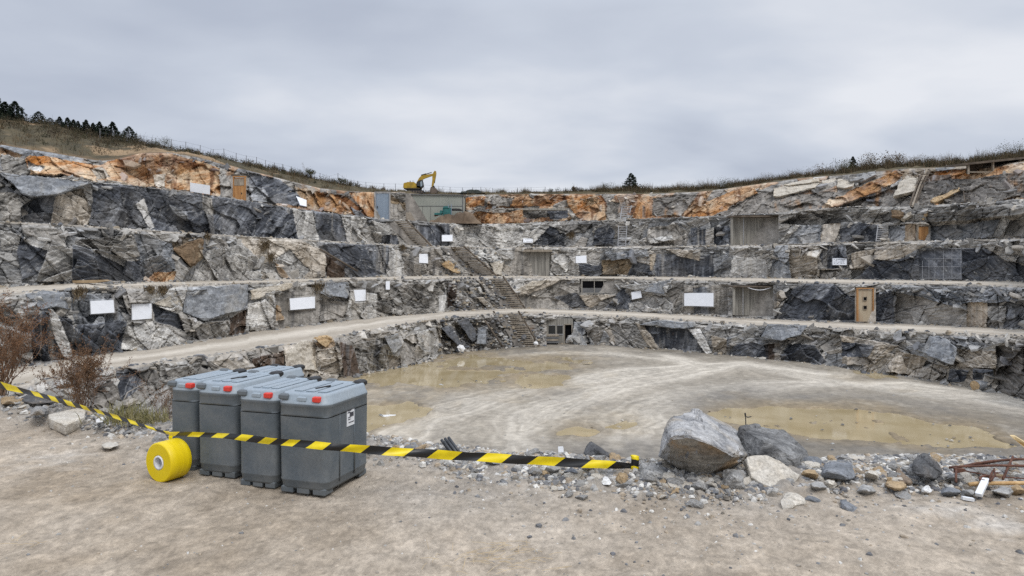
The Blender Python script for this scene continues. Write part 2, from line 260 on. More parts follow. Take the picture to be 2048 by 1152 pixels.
# patches: tier, kind, relief towards the viewer (m), grain angle (deg, 90 = upright streaks), smoothness, outline
PT = [
 # --- bottom tier
 (0,'K',-.2,70,.6,'230,735,272,738,284,772,240,800'), (0,'D',-.1,20,.2,'180,750,230,745,240,800,180,840'),
 (0,'G',.2,15,.5,'330,738,400,726,410,760,340,790'), (0,'N',-.1,80,.5,'505,715,568,700,572,772,500,775'), (0,'B',.35,90,.85,'568,690,632,676,634,748,574,750'),
 (0,'P',.6,10,.6,'628,684,668,672,672,690,640,697'), (0,'B',.1,12,.3,'634,700,672,690,682,748,636,750'), (0,'N',.3,75,.8,'676,680,704,690,724,748,688,754'),
 (0,'L',.7,60,.8,'766,674,806,690,796,714,778,710'), (0,'G',.15,75,.4,'706,690,768,672,782,745,720,757'), (0,'L',.2,80,.8,'832,664,872,654,884,708,848,716'), (0,'C',.0,85,.7,'800,680,832,668,848,716,800,735'),
 (0,'D',-.3,45,.2,'880,640,1000,635,1010,700,886,716'), (0,'K',.2,50,.5,'905,652,940,690,925,694,895,660'), (0,'S',.5,75,.8,'955,655,975,650,972,690,950,692'),
 (0,'S',.2,80,.7,'1143,642,1166,642,1182,690,1150,692'), (0,'C',.3,8,.6,'1166,648,1212,652,1200,684,1190,692'), (0,'G',.2,-30,.5,'1218,648,1276,650,1322,702,1236,696'),
 (0,'B',.6,-45,.8,'1268,642,1292,652,1324,704,1306,704'), (0,'K',-.2,80,.85,'1288,652,1402,657,1424,704,1322,702'), (0,'W',.5,-55,.8,'1376,656,1398,655,1424,706,1412,708'),
 (0,'B',.1,60,.4,'1420,668,1452,676,1452,714,1424,708'), (0,'K',.3,40,.7,'1454,714,1466,690,1500,680,1528,688,1534,718'), (0,'N',.0,85,.6,'1528,690,1560,685,1562,722,1534,720'),
 (0,'K',.35,30,.7,'1560,706,1578,686,1630,690,1652,722,1640,734,1566,728'), (0,'K',.6,-10,.9,'1684,682,1748,690,1734,716,1684,712'), (0,'B',.5,-15,.6,'1680,670,1800,690,1742,732,1684,726,1684,712,1734,716,1748,690,1684,682'),
 (0,'B',.0,75,.7,'1770,742,1796,700,1856,716,1836,752'), (0,'K',.2,20,.8,'1900,736,1940,740,1930,764,1896,762'), (0,'K',.1,20,.8,'1948,736,1984,738,1988,758,1948,760'), (0,'D',.0,-15,.2,'1990,690,2060,690,2060,800,1990,790'),
 (0,'S',.5,-20,.5,'1900,672,1960,672,1975,690,1930,695'), (0,'B',.1,-20,.3,'1916,700,1990,700,1990,735,1920,735'),
 # --- second tier
 (1,'K',.0,75,.7,'60,650,84,620,145,640,158,722,64,724'), (1,'W',.3,-70,.7,'98,622,116,625,140,690,152,722,134,722,110,680'), (1,'K',.1,60,.6,'152,722,150,655,172,628,222,632,262,650,276,700'),
 (1,'L',.2,35,.5,'240,700,255,640,322,640,372,692,300,702'), (1,'S',.0,80,.6,'140,585,230,590,250,640,150,650'), (1,'G',.1,-30,.4,'305,612,352,640,362,662,312,652'), (1,'K',-.1,-25,.6,'304,606,358,628,368,662,310,640'),
 (1,'L',.6,10,.7,'305,588,374,570,366,624,300,604'), (1,'S',.7,-15,.7,'366,624,374,575,470,570,496,618,440,634,405,645'), (1,'G',.1,20,.4,'372,664,405,645,456,640,456,678,372,682'), (1,'N',.0,80,.5,'460,637,494,620,490,668,460,672'),
 (1,'W',.3,75,.7,'494,606,548,580,548,660,498,668'), (1,'C',-.1,88,.9,'548,588,640,572,646,628,634,658,558,664'), (1,'P',.1,80,.8,'551,610,560,612,570,640,552,640'), (1,'S',.8,-8,.7,'640,585,650,570,698,568,702,594,655,592'),
 (1,'C',-.1,85,.8,'640,598,696,602,690,636,640,642'), (1,'L',.2,85,.7,'700,580,758,588,754,640,690,642'), (1,'G',.0,35,.1,'758,560,895,560,882,626,752,642'), (1,'L',.6,75,.9,'880,588,896,592,890,624,874,626'), (1,'N',.0,70,.4,'896,565,915,565,912,615,896,618'),
 (1,'L',.5,-20,.8,'938,578,962,572,968,590,945,594'), (1,'C',.1,20,.3,'915,592,955,596,975,618,912,618'), (1,'L',.6,30,.7,'1004,562,1050,558,1040,584,1010,582'), (1,'B',.5,25,.6,'1040,586,1090,556,1150,556,1100,572,1050,590'), (1,'C',-.2,25,.5,'1090,575,1120,560,1160,560,1160,590,1100,596'),
 (1,'C',-.5,80,.9,'1034,590,1100,596,1176,618,1036,616'), (1,'K',-.1,40,.7,'1108,594,1150,585,1182,616,1140,614'), (1,'B',.3,20,.6,'1158,590,1232,590,1182,618,1172,612'), (1,'K',-.1,60,.5,'1212,618,1228,596,1244,575,1262,600,1260,620'),
 (1,'L',.7,25,.6,'1238,572,1345,560,1332,590,1284,586,1262,580'), (1,'L',.1,60,.5,'1258,606,1340,592,1346,622,1258,624'), (1,'C',-.1,90,.9,'1368,570,1456,570,1456,630,1366,626'), (1,'K',-.05,90,.9,'1385,575,1420,575,1420,628,1388,628'),
 (1,'K',.1,55,.7,'1548,640,1588,578,1620,564,1668,568,1712,600,1716,642'), (1,'K',.0,70,.6,'1748,590,1782,580,1792,646,1748,642'), (1,'C',-.3,0,.95,'1790,588,1850,592,1936,620,1936,658,1790,648'), (1,'P',.1,90,.9,'1934,598,1975,600,1976,658,1934,656'),
 (1,'G',.1,40,.4,'1974,610,2012,612,2010,658,1974,658'), (1,'K',.2,60,.7,'2004,660,2016,618,2060,616,2060,664'), (1,'S',.5,-15,.2,'1780,568,2060,575,2060,602,1950,604,1900,612,1850,595,1790,586'), (1,'B',.2,90,.7,'1546,588,1560,580,1572,596,1548,622'),
 # --- third tier
 (2,'L',.3,40,.6,'0,452,42,470,36,500,0,502'), (2,'K',.1,20,.7,'34,500,46,468,100,482,86,545,46,562'), (2,'W',.25,10,.6,'46,468,100,482,96,500,50,486'), (2,'L',.5,12,.7,'70,566,105,480,142,500,152,516,140,564'), (2,'K',.1,-25,.75,'145,490,252,520,242,562,144,562'),
 (2,'W',.12,-25,.7,'180,498,254,520,250,532,190,508'), (2,'K',-.1,55,.7,'252,520,292,522,292,564,240,564'), (2,'G',.45,-12,.4,'150,482,270,468,284,512,250,516,150,488'), (2,'S',.2,15,.6,'270,468,344,488,350,540,292,558,276,500'), (2,'E',.45,-10,.4,'340,478,402,474,406,512,380,536,345,500'),
 (2,'O',.1,30,.6,'290,564,308,545,352,542,345,564'), (2,'L',.0,60,.6,'362,564,380,536,420,500,522,480,522,568'), (2,'B',.3,65,.6,'470,474,600,480,652,502,654,552,600,562,560,566,524,522'), (2,'L',.0,70,.6,'524,530,580,500,620,540,600,566,540,566'), (2,'P',.2,-50,.7,'552,525,568,540,586,566,575,566,556,545'),
 (2,'N',-.1,-40,.8,'652,506,692,530,690,560,656,562'), (2,'K',.3,-40,.75,'642,486,732,490,776,556,720,556,664,510'), (2,'K',.0,80,.8,'726,490,780,490,778,554,752,540'), (2,'L',.2,88,.8,'780,498,806,498,802,556,772,556'), (2,'C',.0,75,.6,'808,510,880,494,902,556,806,556'),
 (2,'W',.4,40,.6,'985,520,1002,520,1004,545,990,548'), (2,'L',.2,30,.4,'930,498,1030,498,1028,520,960,530'), (2,'C',-1.0,80,.9,'1030,503,1102,502,1100,552,1018,552'), (2,'L',.3,60,.5,'1102,510,1162,498,1160,552,1100,552'), (2,'K',.0,20,.6,'1158,528,1202,530,1202,552,1158,552'),
 (2,'E',.0,60,.4,'1204,520,1272,518,1252,550,1204,550'), (2,'S',.9,12,.6,'1208,508,1290,498,1298,512,1225,522'), (2,'K',-.1,60,.5,'1268,520,1298,530,1306,550,1252,552'), (2,'P',.0,90,.9,'1299,508,1313,508,1306,542,1299,542'), (2,'K',-.15,90,.9,'1312,508,1426,512,1428,552,1310,554'), (2,'B',.4,-20,.4,'1330,498,1400,500,1398,520,1360,512'),
 (2,'L',.1,88,.9,'1455,557,1464,512,1530,520,1542,557'), (2,'S',.1,85,.8,'1536,560,1552,490,1578,490,1588,558'), (2,'B',.2,30,.3,'1576,490,1642,490,1632,557,1584,557'), (2,'K',.1,80,.8,'1640,490,1692,490,1692,536,1650,538,1640,515'), (2,'B',.1,88,.8,'1702,505,1752,497,1724,540,1700,540'),
 (2,'B',.6,12,.5,'1750,485,1862,485,1800,516,1748,522'), (2,'K',.1,-35,.9,'1706,560,1750,522,1832,512,1852,497,2000,498,2060,542,2060,565'), (2,'G',.6,-20,.3,'1962,490,2060,480,2060,530,2010,520'), (2,'C',.1,60,.5,'1640,540,1700,540,1700,560,1640,560'),
 # --- fourth tier
 (3,'S',.5,10,.6,'0,350,60,352,180,364,150,380,62,396,42,386'), (3,'G',.1,20,.4,'0,386,42,390,62,400,42,415,40,446,0,444'), (3,'K',-.5,60,.8,'42,446,42,416,64,398,110,385,100,450'), (3,'B',-.3,70,.7,'98,450,112,390,165,376,186,430,176,452'), (3,'K',.2,55,.7,'178,452,186,400,182,366,240,370,340,382,332,460,300,462'),
 (3,'W',.35,-65,.7,'272,410,288,400,310,455,300,460'), (3,'K',.1,30,.6,'330,392,402,392,422,470,330,464'), (3,'S',.4,-50,.6,'336,408,372,425,376,445,345,425'), (3,'K',.15,60,.7,'420,392,500,402,592,420,602,478,430,472'), (3,'G',.25,75,.6,'404,392,424,396,432,432,404,420'),
 (3,'L',.2,80,.7,'584,416,626,424,642,482,598,478'), (3,'K',.1,70,.8,'628,424,680,430,696,485,640,482'), (3,'K',-.1,80,.8,'655,426,682,430,696,484,670,484'), (3,'L',.2,75,.5,'680,430,732,438,722,470,746,488,696,486'), (3,'G',.1,30,.2,'716,458,790,442,792,490,745,490'), (3,'K',.0,60,.6,'764,470,792,470,798,490,764,490'),
 (3,'L',.5,-30,.8,'742,442,780,452,780,468,760,472'), (3,'K',.0,90,.8,'832,450,898,448,900,490,842,490'), (3,'W',.2,80,.5,'925,452,955,450,952,485,925,488'), (3,'W',.3,40,.4,'962,452,1020,455,1010,475,965,470'), (3,'L',.1,60,.3,'898,448,1052,455,1040,495,898,492'), (3,'K',.1,20,.5,'1066,490,1100,452,1128,460,1128,492'),
 (3,'G',.4,25,.5,'1110,450,1180,448,1170,465,1120,466'), (3,'K',.2,50,.5,'1184,490,1190,460,1214,446,1230,464,1226,492'), (3,'C',-.3,88,.8,'1290,490,1298,455,1352,450,1380,468,1372,492'), (3,'K',.0,90,.8,'1375,490,1380,455,1412,458,1412,492'), (3,'L',.7,12,.5,'1296,478,1345,470,1350,480,1300,488'), (3,'K',.0,85,.6,'1430,455,1458,450,1458,490,1428,490'),
 (3,'S',.0,60,.8,'1575,490,1592,450,1642,446,1640,486'), (3,'B',.1,90,.9,'1646,448,1680,448,1670,486,1640,486'), (3,'K',-.2,40,.8,'1678,460,1720,445,1762,452,1762,484,1678,484'), (3,'S',.0,70,.7,'1776,453,1812,450,1812,482,1776,482'), (3,'P',.1,90,.8,'1810,450,1838,450,1834,482,1810,482'),
 (3,'S',.05,10,.9,'1858,452,2004,440,1990,476,1854,482'), (3,'W',.4,-60,.7,'1985,476,2006,434,2022,440,2000,472'), (3,'G',.0,60,.5,'2008,470,2022,440,2060,438,2060,478'), (3,'G',.7,18,.2,'1560,450,1600,424,1720,416,1840,430,1900,425,2060,404,2060,432,1862,446,1700,446'), (3,'L',.3,-40,.6,'1562,480,1590,450,1600,452,1575,482'),
 # --- rim
 (4,'Q',.3,25,.6,'46,328,62,306,130,322,200,332,236,318,276,306,342,306,376,318,442,336,462,352,456,388,390,386,330,377,240,367,180,360,120,350,62,350'), (4,'R',.5,15,.4,'236,320,276,306,342,306,376,318,400,330,360,350,290,352'), (4,'B',.35,55,.7,'182,340,205,335,222,358,195,358'), (4,'B',.4,80,.7,'305,350,330,348,330,376,310,374'),
 (4,'W',.2,40,.6,'55,322,90,335,80,345,58,342'), (4,'S',.6,20,.7,'0,270,90,288,180,322,60,312,0,300'), (4,'G',.2,20,.5,'0,312,50,320,62,348,0,350'), (4,'G',.2,60,.6,'440,336,500,350,498,400,440,392'), (4,'K',.3,40,.7,'496,344,560,360,602,392,612,414,498,402'), (4,'S',.2,60,.5,'496,370,530,380,540,405,498,402'),
 (4,'P',.0,80,.8,'586,372,626,384,642,420,612,416'), (4,'R',-.1,-25,.3,'630,384,692,392,732,422,736,434,690,432,640,418'), (4,'K',.1,-30,.6,'700,414,722,420,734,434,714,432'), (4,'O',.2,85,.8,'700,386,752,384,752,436,734,430,714,402'), (4,'E',.3,-45,.4,'778,388,826,398,828,442,790,442'), (4,'G',.5,-25,.3,'776,384,850,390,830,412,800,405'),
 (4,'C',.1,80,.7,'778,405,800,410,830,442,778,442'), (4,'Q',.0,20,.5,'926,395,970,392,975,412,930,414'), (4,'G',.3,20,.5,'930,420,1000,418,1135,418,1135,432,1050,436,940,430'), (4,'K',.3,10,.7,'1095,420,1136,418,1138,436,1100,438'), (4,'O',.1,40,.5,'900,436,960,425,1000,428,1045,420,1045,446,900,448'), (4,'R',.2,20,.4,'1028,394,1092,391,1112,413,1000,413'),
 (4,'C',.0,90,.6,'970,396,1028,396,1020,414,970,414'), (4,'Q',.3,20,.4,'1130,391,1202,391,1214,406,1180,420,1166,442,1138,415'), (4,'O',.3,65,.8,'1164,442,1186,408,1213,408,1213,442'), (4,'G',.2,45,.5,'1214,404,1240,404,1236,440,1214,440'), (4,'O',.2,70,.8,'1262,440,1276,394,1304,394,1290,441'), (4,'R',.1,70,.8,'1290,441,1302,394,1312,394,1302,441'),
 (4,'D',.2,10,.4,'1306,398,1376,386,1402,380,1362,432,1306,430'), (4,'O',.0,30,.6,'1366,436,1390,412,1500,370,1516,386,1428,432'), (4,'D',.1,28,.3,'1428,432,1520,386,1645,386,1700,380,1650,422,1520,432'), (4,'R',.2,30,.5,'1640,416,1692,386,1790,341,1812,345,1790,368,1722,396,1664,416'), (4,'O',.1,40,.6,'1640,417,1660,398,1690,388,1700,398,1660,417'),
 (4,'D',.1,-20,.3,'1660,417,1760,385,1830,360,2060,346,2060,402,1830,412'), (4,'Q',.2,30,.5,'1856,345,2060,328,2060,348,1940,361,1860,360'), (4,'R',.3,10,.3,'1900,412,1990,404,2042,395,2000,424'), (4,'N',.2,80,.7,'1830,352,1900,350,1905,362,1840,364'), (4,'K',-.8,0,.8,'1732,396,1760,394,1762,402,1732,402'),
]
# flat seats for the things that hang or stand in the rock: tier, relief, kind, outline
SEAT = []
def seat(t, off, poly, kind=None): SEAT.append((t, off, poly if isinstance(poly, list) else pp(poly), kind))
SIGNS = [ # tier, corners, label
 (3, '381,365,420,371,420,389,381,383', 'highest white board, left of the orange timber door'),
 (4, '592,392,613,400,613,413,600,410', 'torn white board at the edge of a dark slope, between the orange and blue doors'),
 (3, '884,470,905,470,905,482.5,884,482.5', 'small white board on dark slate beside the top stairway flight'),
 (2, '838.5,508,856,507.5,856,526.5,838.5,525.5', 'square white board left of the middle stairway, above an orange boulder'),
 (3, '1046.5,477,1065.5,477,1065.5,485,1046.5,485', 'smallest white notice with dark marks, above the wide boarded recess'),
 (2, '1151.5,512,1173,511,1173,526,1151.5,526', 'small white board right of the wide boarded recess, above the black window'),
 (2, '1665,516.5,1693,516.5,1693,530,1665,530', 'white notice with lines of print on a dark block, left of the grid wall'),
 (1, '181,602,227,600,229,625,182.5,628', 'wide white board on dark rock, leftmost of the boards above the lowest road'),
 (1, '263.5,608,303,607,304,637,265,640', 'nearly square white board above the lowest road, beside a pale layered slab'),
 (1, '579.5,597,630,593,630,616,581,620', 'long white board on the pale streaked wall above the lowest road'),
 (1, '708,580,731,579,732.5,601,711,602.5', 'upright white board right of a jutting blue-grey slab above the lowest road'),
 (1, '772,562.5,779.5,562.5,779.5,579,772,579', 'narrow upright white strip sign right below the second road edge'),
 (1, '1262.5,585,1281.5,580.5,1283.5,595,1264,599', 'tilted small white board below the black window, beside a jutting pale slab'),
 (1, '1368.5,586,1427,586,1427,613,1368.5,611.5', 'large white board on dark striped concrete left of the boarded opening'),
]
for t, q, lab in SIGNS:
    q = pp(q); cx = sum(a for a, b in q) / 4; cy = sum(b for a, b in q) / 4
    seat(t, .35, [(cx + (a - cx) * 1.12, cy + (b - cy) * 1.2) for a, b in q])
seat(4, .0, '462,350,494,350,494,404,462,404', 'C'); seat(4, .3, '748,384,782,384,782,440,748,440', 'C'); seat(4, -1.2, '812,380,932,380,932,450,812,450', 'D')
seat(1, -.6, '1160,558,1228,558,1228,586,1160,586', 'C'); seat(0, -1.6, '1094,640,1147,640,1147,690,1094,690', 'C'); seat(1, .1, '1710,574,1752,574,1752,646,1710,646', 'B')
seat(3, -1.5, '1462,430,1557,430,1557,492,1462,492', 'C'); seat(1, -1.3, '1466,570,1546,570,1546,634,1466,634', 'C'); seat(3, .0, '1832,450,1862,450,1862,486,1832,486', 'C')
seat(2, .15, '1838,500,1925,500,1925,560,1838,560')
def spt(a, b, w): return [(a[0]-w, a[1]), (a[0]+w, a[1]), (b[0]+w, b[1]), (b[0]-w, b[1])]
STAIRS = [(3, (794,444), (843,492)), (2, (905,497), (975,556)), (1, (985,557), (1032,622)), (0, (1014,628), (1056,694))]
for t, a, b in STAIRS: seat(t, .45, spt(a, b, 24), 'D')

PAL = [ # what the rubble between the big patches is made of, per tier and by picture column
 [(0,'GDCLB'), (900,'DGDCS'), (1200,'CGLBS'), (1650,'CBGSL')],
 [(0,'SGKLC'), (500,'LCGSD'), (900,'CLGDB'), (1500,'SGKCL')],
 [(0,'SLKGC'), (460,'BLLWG'), (640,'KSGLD'), (900,'LCBGL'), (1200,'GSCBL'), (1600,'GBLCS')],
 [(0,'KSKGK'), (580,'LKGLK'), (900,'LGSLW'), (1060,'SGKCL'), (1600,'GSLBG')],
 [(0,'SGQDG'), (440,'KGSPR'), (640,'RNOED'), (930,'QGORC'), (1300,'DORGL'), (1700,'DSDGE')],
]
TC = []
TG = []   # built tiers for later look-ups: (V rows, depth array, z array)
def build_tier(t):
    Dt, Zt, Dc, Zc = TIERS[t]
    hpx = float(np.max(((Zc - Zt) * F / Dc)[(PXC > -40) & (PXC < 2090)]))
    nv = int(hpx / 1.35) + 2
    V = np.linspace(0, 1, nv)
    D = Dt[:, None] + (Dc - Dt)[:, None] * V; Z = Zt[:, None] + (Zc - Zt)[:, None] * V
    PX = np.repeat(PXC[:, None], nv, 1); PY = HY - F * (Z - ZC) / D
    x = HORIZ * (Dt + Dc) / 2; y = (Dt + Dc) / 2
    s = np.concatenate([[0], np.cumsum(np.hypot(np.diff(smooth(x, 8)), np.diff(smooth(y, 8))))])
    S = np.repeat(s[:, None], nv, 1); T = Z.copy()
    sd = 100 * t + 3
    # patches
    kind = np.full(PX.shape, -1); off = np.zeros(PX.shape); sm = np.zeros(PX.shape); ang = np.zeros(PX.shape)
    names = list(KIND)
    wx = PX + 4.0 * fbm(S * .5, T * .5, sd + 1, 6, .66); wy = PY + 3.2 * fbm(S * .5, T * .5, sd + 2, 6, .66)
    rr = random.Random(t + 40); tone = np.zeros(PX.shape)
    for (tt, k, o, a, smo, poly) in PT:
        if tt != t: continue
        poly = pp(poly); m = inpoly(wx, wy, poly); xm = sum(p[0] for p in poly) / len(poly); ym = sum(p[1] for p in poly) / len(poly)
        kind[m] = names.index(k); off[m] = o + (PX[m] - xm) * rr.uniform(-.013, .013) + (PY[m] - ym) * rr.uniform(-.022, .008)
        sm[m] = smo * .9; ang[m] = math.radians(a); tone[m] = rr.uniform(-.16, .16)
    # rubble cells (three sizes, sheared along the dip of the beds)
    th = np.where(PX < 1024, -.42, .38) if t != 4 else np.full(PX.shape, .3)
    ca, sa = np.cos(th), np.sin(th)
    qx = S * ca + T * sa + .5 * fbm(S * .4, T * .4, sd + 3, 3); qy = -S * sa + T * ca + .4 * fbm(S * .4, T * .4, sd + 4, 3)
    a1, a2, a3, ax, ay, ae = voro(qx / 6.2, qy / 2.9, sd + 20)
    b1, b2, b3, bx, by, be = voro(qx / 2.6 + 3.3, qy / 1.15, sd + 40)
    c1, c2, c3, cx, cy, ce = voro(qx / .75, qy / .28 + 1.7, sd + 60)
    g1, g2, g3, hx, hy, he = voro(S / 3.1 + .25 * T + .5 * fbm(S * .3, T * .3, sd + 90, 3), T / 2.2 - .1 * S + .4 * fbm(S * .3, T * .3, sd + 91, 3), sd + 92)   # big cleaved planes inside the patches
    tl = np.where(PX < 1024, -.85, .8); lx = S * np.cos(tl) + T * np.sin(tl); ly = -S * np.sin(tl) + T * np.cos(tl) + .35 * fbm(S * .25, T * .25, sd + 96, 4)
    l1, l2, l3, lhx, lhy, le = voro(lx / 12, ly / 3.6, sd + 97)
    rub = 1 - sm
    pal = PAL[t]; palidx = np.searchsorted([p[0] for p in pal], PXC, side='right') - 1
    pk = np.array([[names.index(c) for c in p[1]] for p in pal])
    sel = np.clip((np.where(b3 > .78, b1, a1) * 5).astype(int), 0, 4)
    kr = pk[np.repeat(np.clip(palidx, 0, len(pal) - 1)[:, None], nv, 1), sel]
    ispatch = kind >= 0
    angr = (a3 - .5) * 1.5 + np.where(PX < 1024, -.35, .3)
    kind0 = np.where(ispatch, kind, kr); ang = np.where(ispatch, ang + (g3 - .5) * .5 * (np.abs(np.sin(ang)) < .95), angr)
    A = (a1 - .5) * 1.35 + (ax * (a2 - .5) * 1.7 + ay * (a3 - .3) * 1.9)
    Bv = (b1 - .5) * .62 + (bx * (b2 - .5) * .8 + by * (b3 - .25) * .75)
    Cv = (c1 - .5) * .24 + (cx * (c2 - .5) + cy * (c3 - .25)) * .30
    Gv = (g1 - .5) * .45 + hx * (g2 - .5) * 2.3 + hy * (g3 - .38) * 2.1
    ct, st = np.cos(ang), np.sin(ang)
    across = -S * st + T * ct; along = S * ct + T * st
    w1 = across / .42 + .9 * fbm(along * .25, across * .8, sd + 5, 3)
    saw = (w1 - np.floor(w1)); saw = saw * (.35 + .65 * hsh(np.floor(w1), np.floor(along / 2.2 + np.floor(w1) * .37), sd + 6))
    upright = np.abs(np.sin(ang)) > .95
    cut = ispatch & upright & (sm > .75)                # sawn or concrete-like walls stay flat
    rel = np.where(ispatch, off + np.where(cut, .12, .8) * Gv + rub * Bv * .8 + Cv * (.16 + .8 * rub) + saw * np.where(cut, .05, .20) * (.5 + rub), A * .95 + .75 * Bv + .55 * Cv + saw * .22)
    # the broken, flaggy band under each brink
    bandw = sstep(.74, .93, V[None, :] + .20 * fbm(S * .22, T * 0, sd + 80, 4)) * (.85 if t < 4 else .4)
    fl = T / .26 + .55 * fbm(S * .3, T * .5, sd + 81, 4); fi = np.floor(fl); fj = np.floor(S / 1.5 + 9 * hsh(fi, fi * 0, sd + 82)); flag = (hsh(fi, fj, sd + 83) - .4) * .75 + (fl - fi) * .10
    bandm = bandw * np.where(ispatch & (sm > .5), .25, 1)
    rel = rel * (1 - .45 * bandm) + flag * bandm + .12 * bandm
    jl = np.clip(le / .012, 0, 1); rel += np.where(cut, .1, 1) * ((l1 - .5) * .55 + lhy * (l2 - .4) * 1.1) - (1 - jl) * .22 * np.where(cut, .2, 1)
    rel += .06 * fbm(S * 1.6, T * 1.6, sd + 8, 5, .62)
    jb = np.clip(be / .05, 0, 1); rel -= (1 - jb) * .18 * rub; ja = np.clip(ae / .02, 0, 1); rel -= (1 - ja) * .25 * (.25 + rub)
    jg = np.clip(he / .016, 0, 1) ; gon = (sstep(.0, .3, fbm(S * .25 + 5, T * .25, sd + 73, 3)) * ispatch * np.where(cut, .2, 1)); rel -= (1 - jg) * .16 * gon
    rel *= (.25 + .75 * np.clip((1 - V) / .08, 0, 1))[None, :]
    # ---------------- colour: two tones of the stone pulled out along its grain
    c0 = np.array([KIND[k][0] for k in names])[kind0]; c1_ = np.array([KIND[k][1] for k in names])[kind0]
    str1 = fbm(along * .13, across * 1.5, sd + 30, 5, .66); str2 = fbm(along * .5, across * 7.5, sd + 31, 4, .7)
    blot = fbm(S * .45, T * .6, sd + 32, 5, .62); fine = fbm(S * 3.2, T * 3.2, sd + 39, 3, .7)
    q = np.clip(.48 + .60 * str1 + .34 * str2 + .22 * blot + .12 * fine + tone + (g1 - .5) * .34 * ispatch + (l3 - .5) * .30 + (b2 - .5) * .40 * rub + (c3 - .5) * .24 * rub + (a2 - .5) * .35 * rub, 0, 1.15)
    col = c0 + (c1_ - c0) * q[..., None]
    common = np.array((.20, .191, .176)) + (np.array((.47, .448, .41)) - np.array((.20, .191, .176))) * q[..., None]
    col = lerp(col, common, np.where(ispatch, .0, .32 if t < 4 else .2)[..., None]); col = lerp(col, common * .96, (bandm * .5)[..., None])
    dark = (c1_[..., 0] < .2)
    sheen = sstep(.15, .85, str1 + .5 * blot) * .62 * dark; col = lerp(col, np.array((.29, .297, .31)), sheen[..., None])
    vein = np.abs(fbm(along * .2 + 7, across * .6, sd + 33, 5, .6)); vw = sstep(.03, .0, vein) * .5 * (dark | (kind0 == names.index('S'))); col = lerp(col, np.array((.44, .43, .41)), vw[..., None])
    dust = sstep(.05, .8, fbm(S * .4, T * .3, sd + 34, 5, .62) + .45 * (1 - V)[None, :] ** 3) * .62
    col = lerp(col, np.array((.42, .393, .352)), (dust * np.where(ispatch, .5, .8) * np.where(dark, .55, 1))[..., None])
    run = sstep(.2, .8, fbm(S * 1.5, T * .10, sd + 35, 4, .6)) * .6 * (ispatch & upright); col = lerp(col, np.array((.46, .425, .37)), run[..., None])
    run2 = sstep(.2, .75, fbm(S * 1.3, T * .09, sd + 36, 4, .6)) * .65 * (ispatch & upright); col = lerp(col, np.array((.055, .055, .058)), run2[..., None])
    rz = {4: .55, 3: .16, 2: .2, 1: .12, 0: .12}[t]
    ru = sstep(1.0 - rz, 1.5 - rz * .6, fbm(S * .23 + 3, T * .3, sd + 37, 5, .62) + .45 * fbm(S * 1.2, T * .5, sd + 38, 3)) * (.8 if t == 4 else .5)
    col = lerp(col, np.array((.31, .16, .06)), ru[..., None])
    rk = np.isin(kind0, [names.index(k) for k in 'QRO'])   # rusty ground: cream, ochre and dark iron patches
    n1 = fbm(S * .5 + 1, T * .8, sd + 85, 5, .66); n2 = fbm(S * 1.1 + 4, T * .45, sd + 86, 5, .66)
    col = lerp(col, np.array((.60, .50, .37)), (sstep(.2, .65, n1) * .6 * rk)[..., None]); col = lerp(col, np.array((.13, .05, .02)), (sstep(.15, .6, n2) * .75 * rk)[..., None])
    edge = np.clip(np.clip(1 - be / .045, 0, 1) * rub * .5 + .75 * (1 - jg) * gon + .5 * (1 - ja) * (.2 + rub) + .8 * (1 - jl) * np.where(cut, .2, 1), 0, 1)
    col *= (1 - .6 * edge)[..., None]
    col *= (1 + .16 * fine)[..., None]
    top = sstep(.955, .99, V)[None, :] * (t < 3); col = lerp(col, np.array((.36, .32, .265)), (.8 * top * np.ones(PX.shape))[..., None])
    for (tt, o, poly, k) in SEAT:
        if tt != t: continue
        m = inpoly(PX, PY, poly); rel[m] = o + .03 * fbm(S[m] * 3, T[m] * 3, sd + 50, 3)
        if k: 
            kc = KIND[k]; qq = np.clip(.5 + .5 * fbm(S[m] * 1.4, T[m] * .25, sd + 51, 4), 0, 1); col[m] = np.array(kc[0]) + (np.array(kc[1]) - np.array(kc[0])) * qq[:, None]
    DD = D - rel
    TG.append((V, DD, Z, PY, D)); TC.append((col, rub, bandm))
    X = HORIZ[:, None] * DD
    v = np.stack([X, DD, Z], -1)
    # foot row below the bench so that no gap opens
    foot = v[:, :1].copy(); foot[..., 2] -= .6; v = np.concatenate([foot, v], 1); cc = np.concatenate([col[:, :1], col], 1)
    o = mesh_np('cliff', v.reshape(-1, 3), grid_faces(NU, nv + 1), MROCK, cc.reshape(-1, 3))
    tag(o, kind='structure'); return o
def wall(t, px, py, mode='near'):
    """depth of the finished rock face of tier t where the picture direction (px, py) meets it"""
    V, DD, Z, PY, D = TG[t]
    i = int(np.argmin(np.abs(PXC - px))); j = int(np.argmin(np.abs(PY[i] - py)))
    return float(DD[i, j])
def base(t, px, py):
    V, DD, Z, PY, D = TG[t]
    i = int(np.argmin(np.abs(PXC - px))); j = int(np.argmin(np.abs(PY[i] - py)))
    return float(D[i, j])
def ledge(t, px):                                   # crest point of tier t: (depth, z)
    V, DD, Z, PY, D = TG[t]; i = int(np.argmin(np.abs(PXC - px))); return float(DD[i, -1]), float(Z[i, -1])
def toe(t, px):
    V, DD, Z, PY, D = TG[t]; i = int(np.argmin(np.abs(PXC - px))); return float(DD[i, 0]), float(Z[i, 0])

MROCK = mat_attr('rock_face', 1.1, 7.0, 0.55, 0.10, .66, 1.34, .88, (1, 1, 1.6), (.3, .35, 0))
MDIRT = mat_attr('dirt', 1.4, 16.0, 0.35, 0.03, .86, 1.14, .95)
MGROUND = mat_attr('trampled_ground', 9.0, 95.0, 1.0, 0.012, .74, 1.26, .95)
MHILL = mat_attr('hill_soil', 0.9, 6.0, 0.6, 0.12, .7, 1.3, .95)

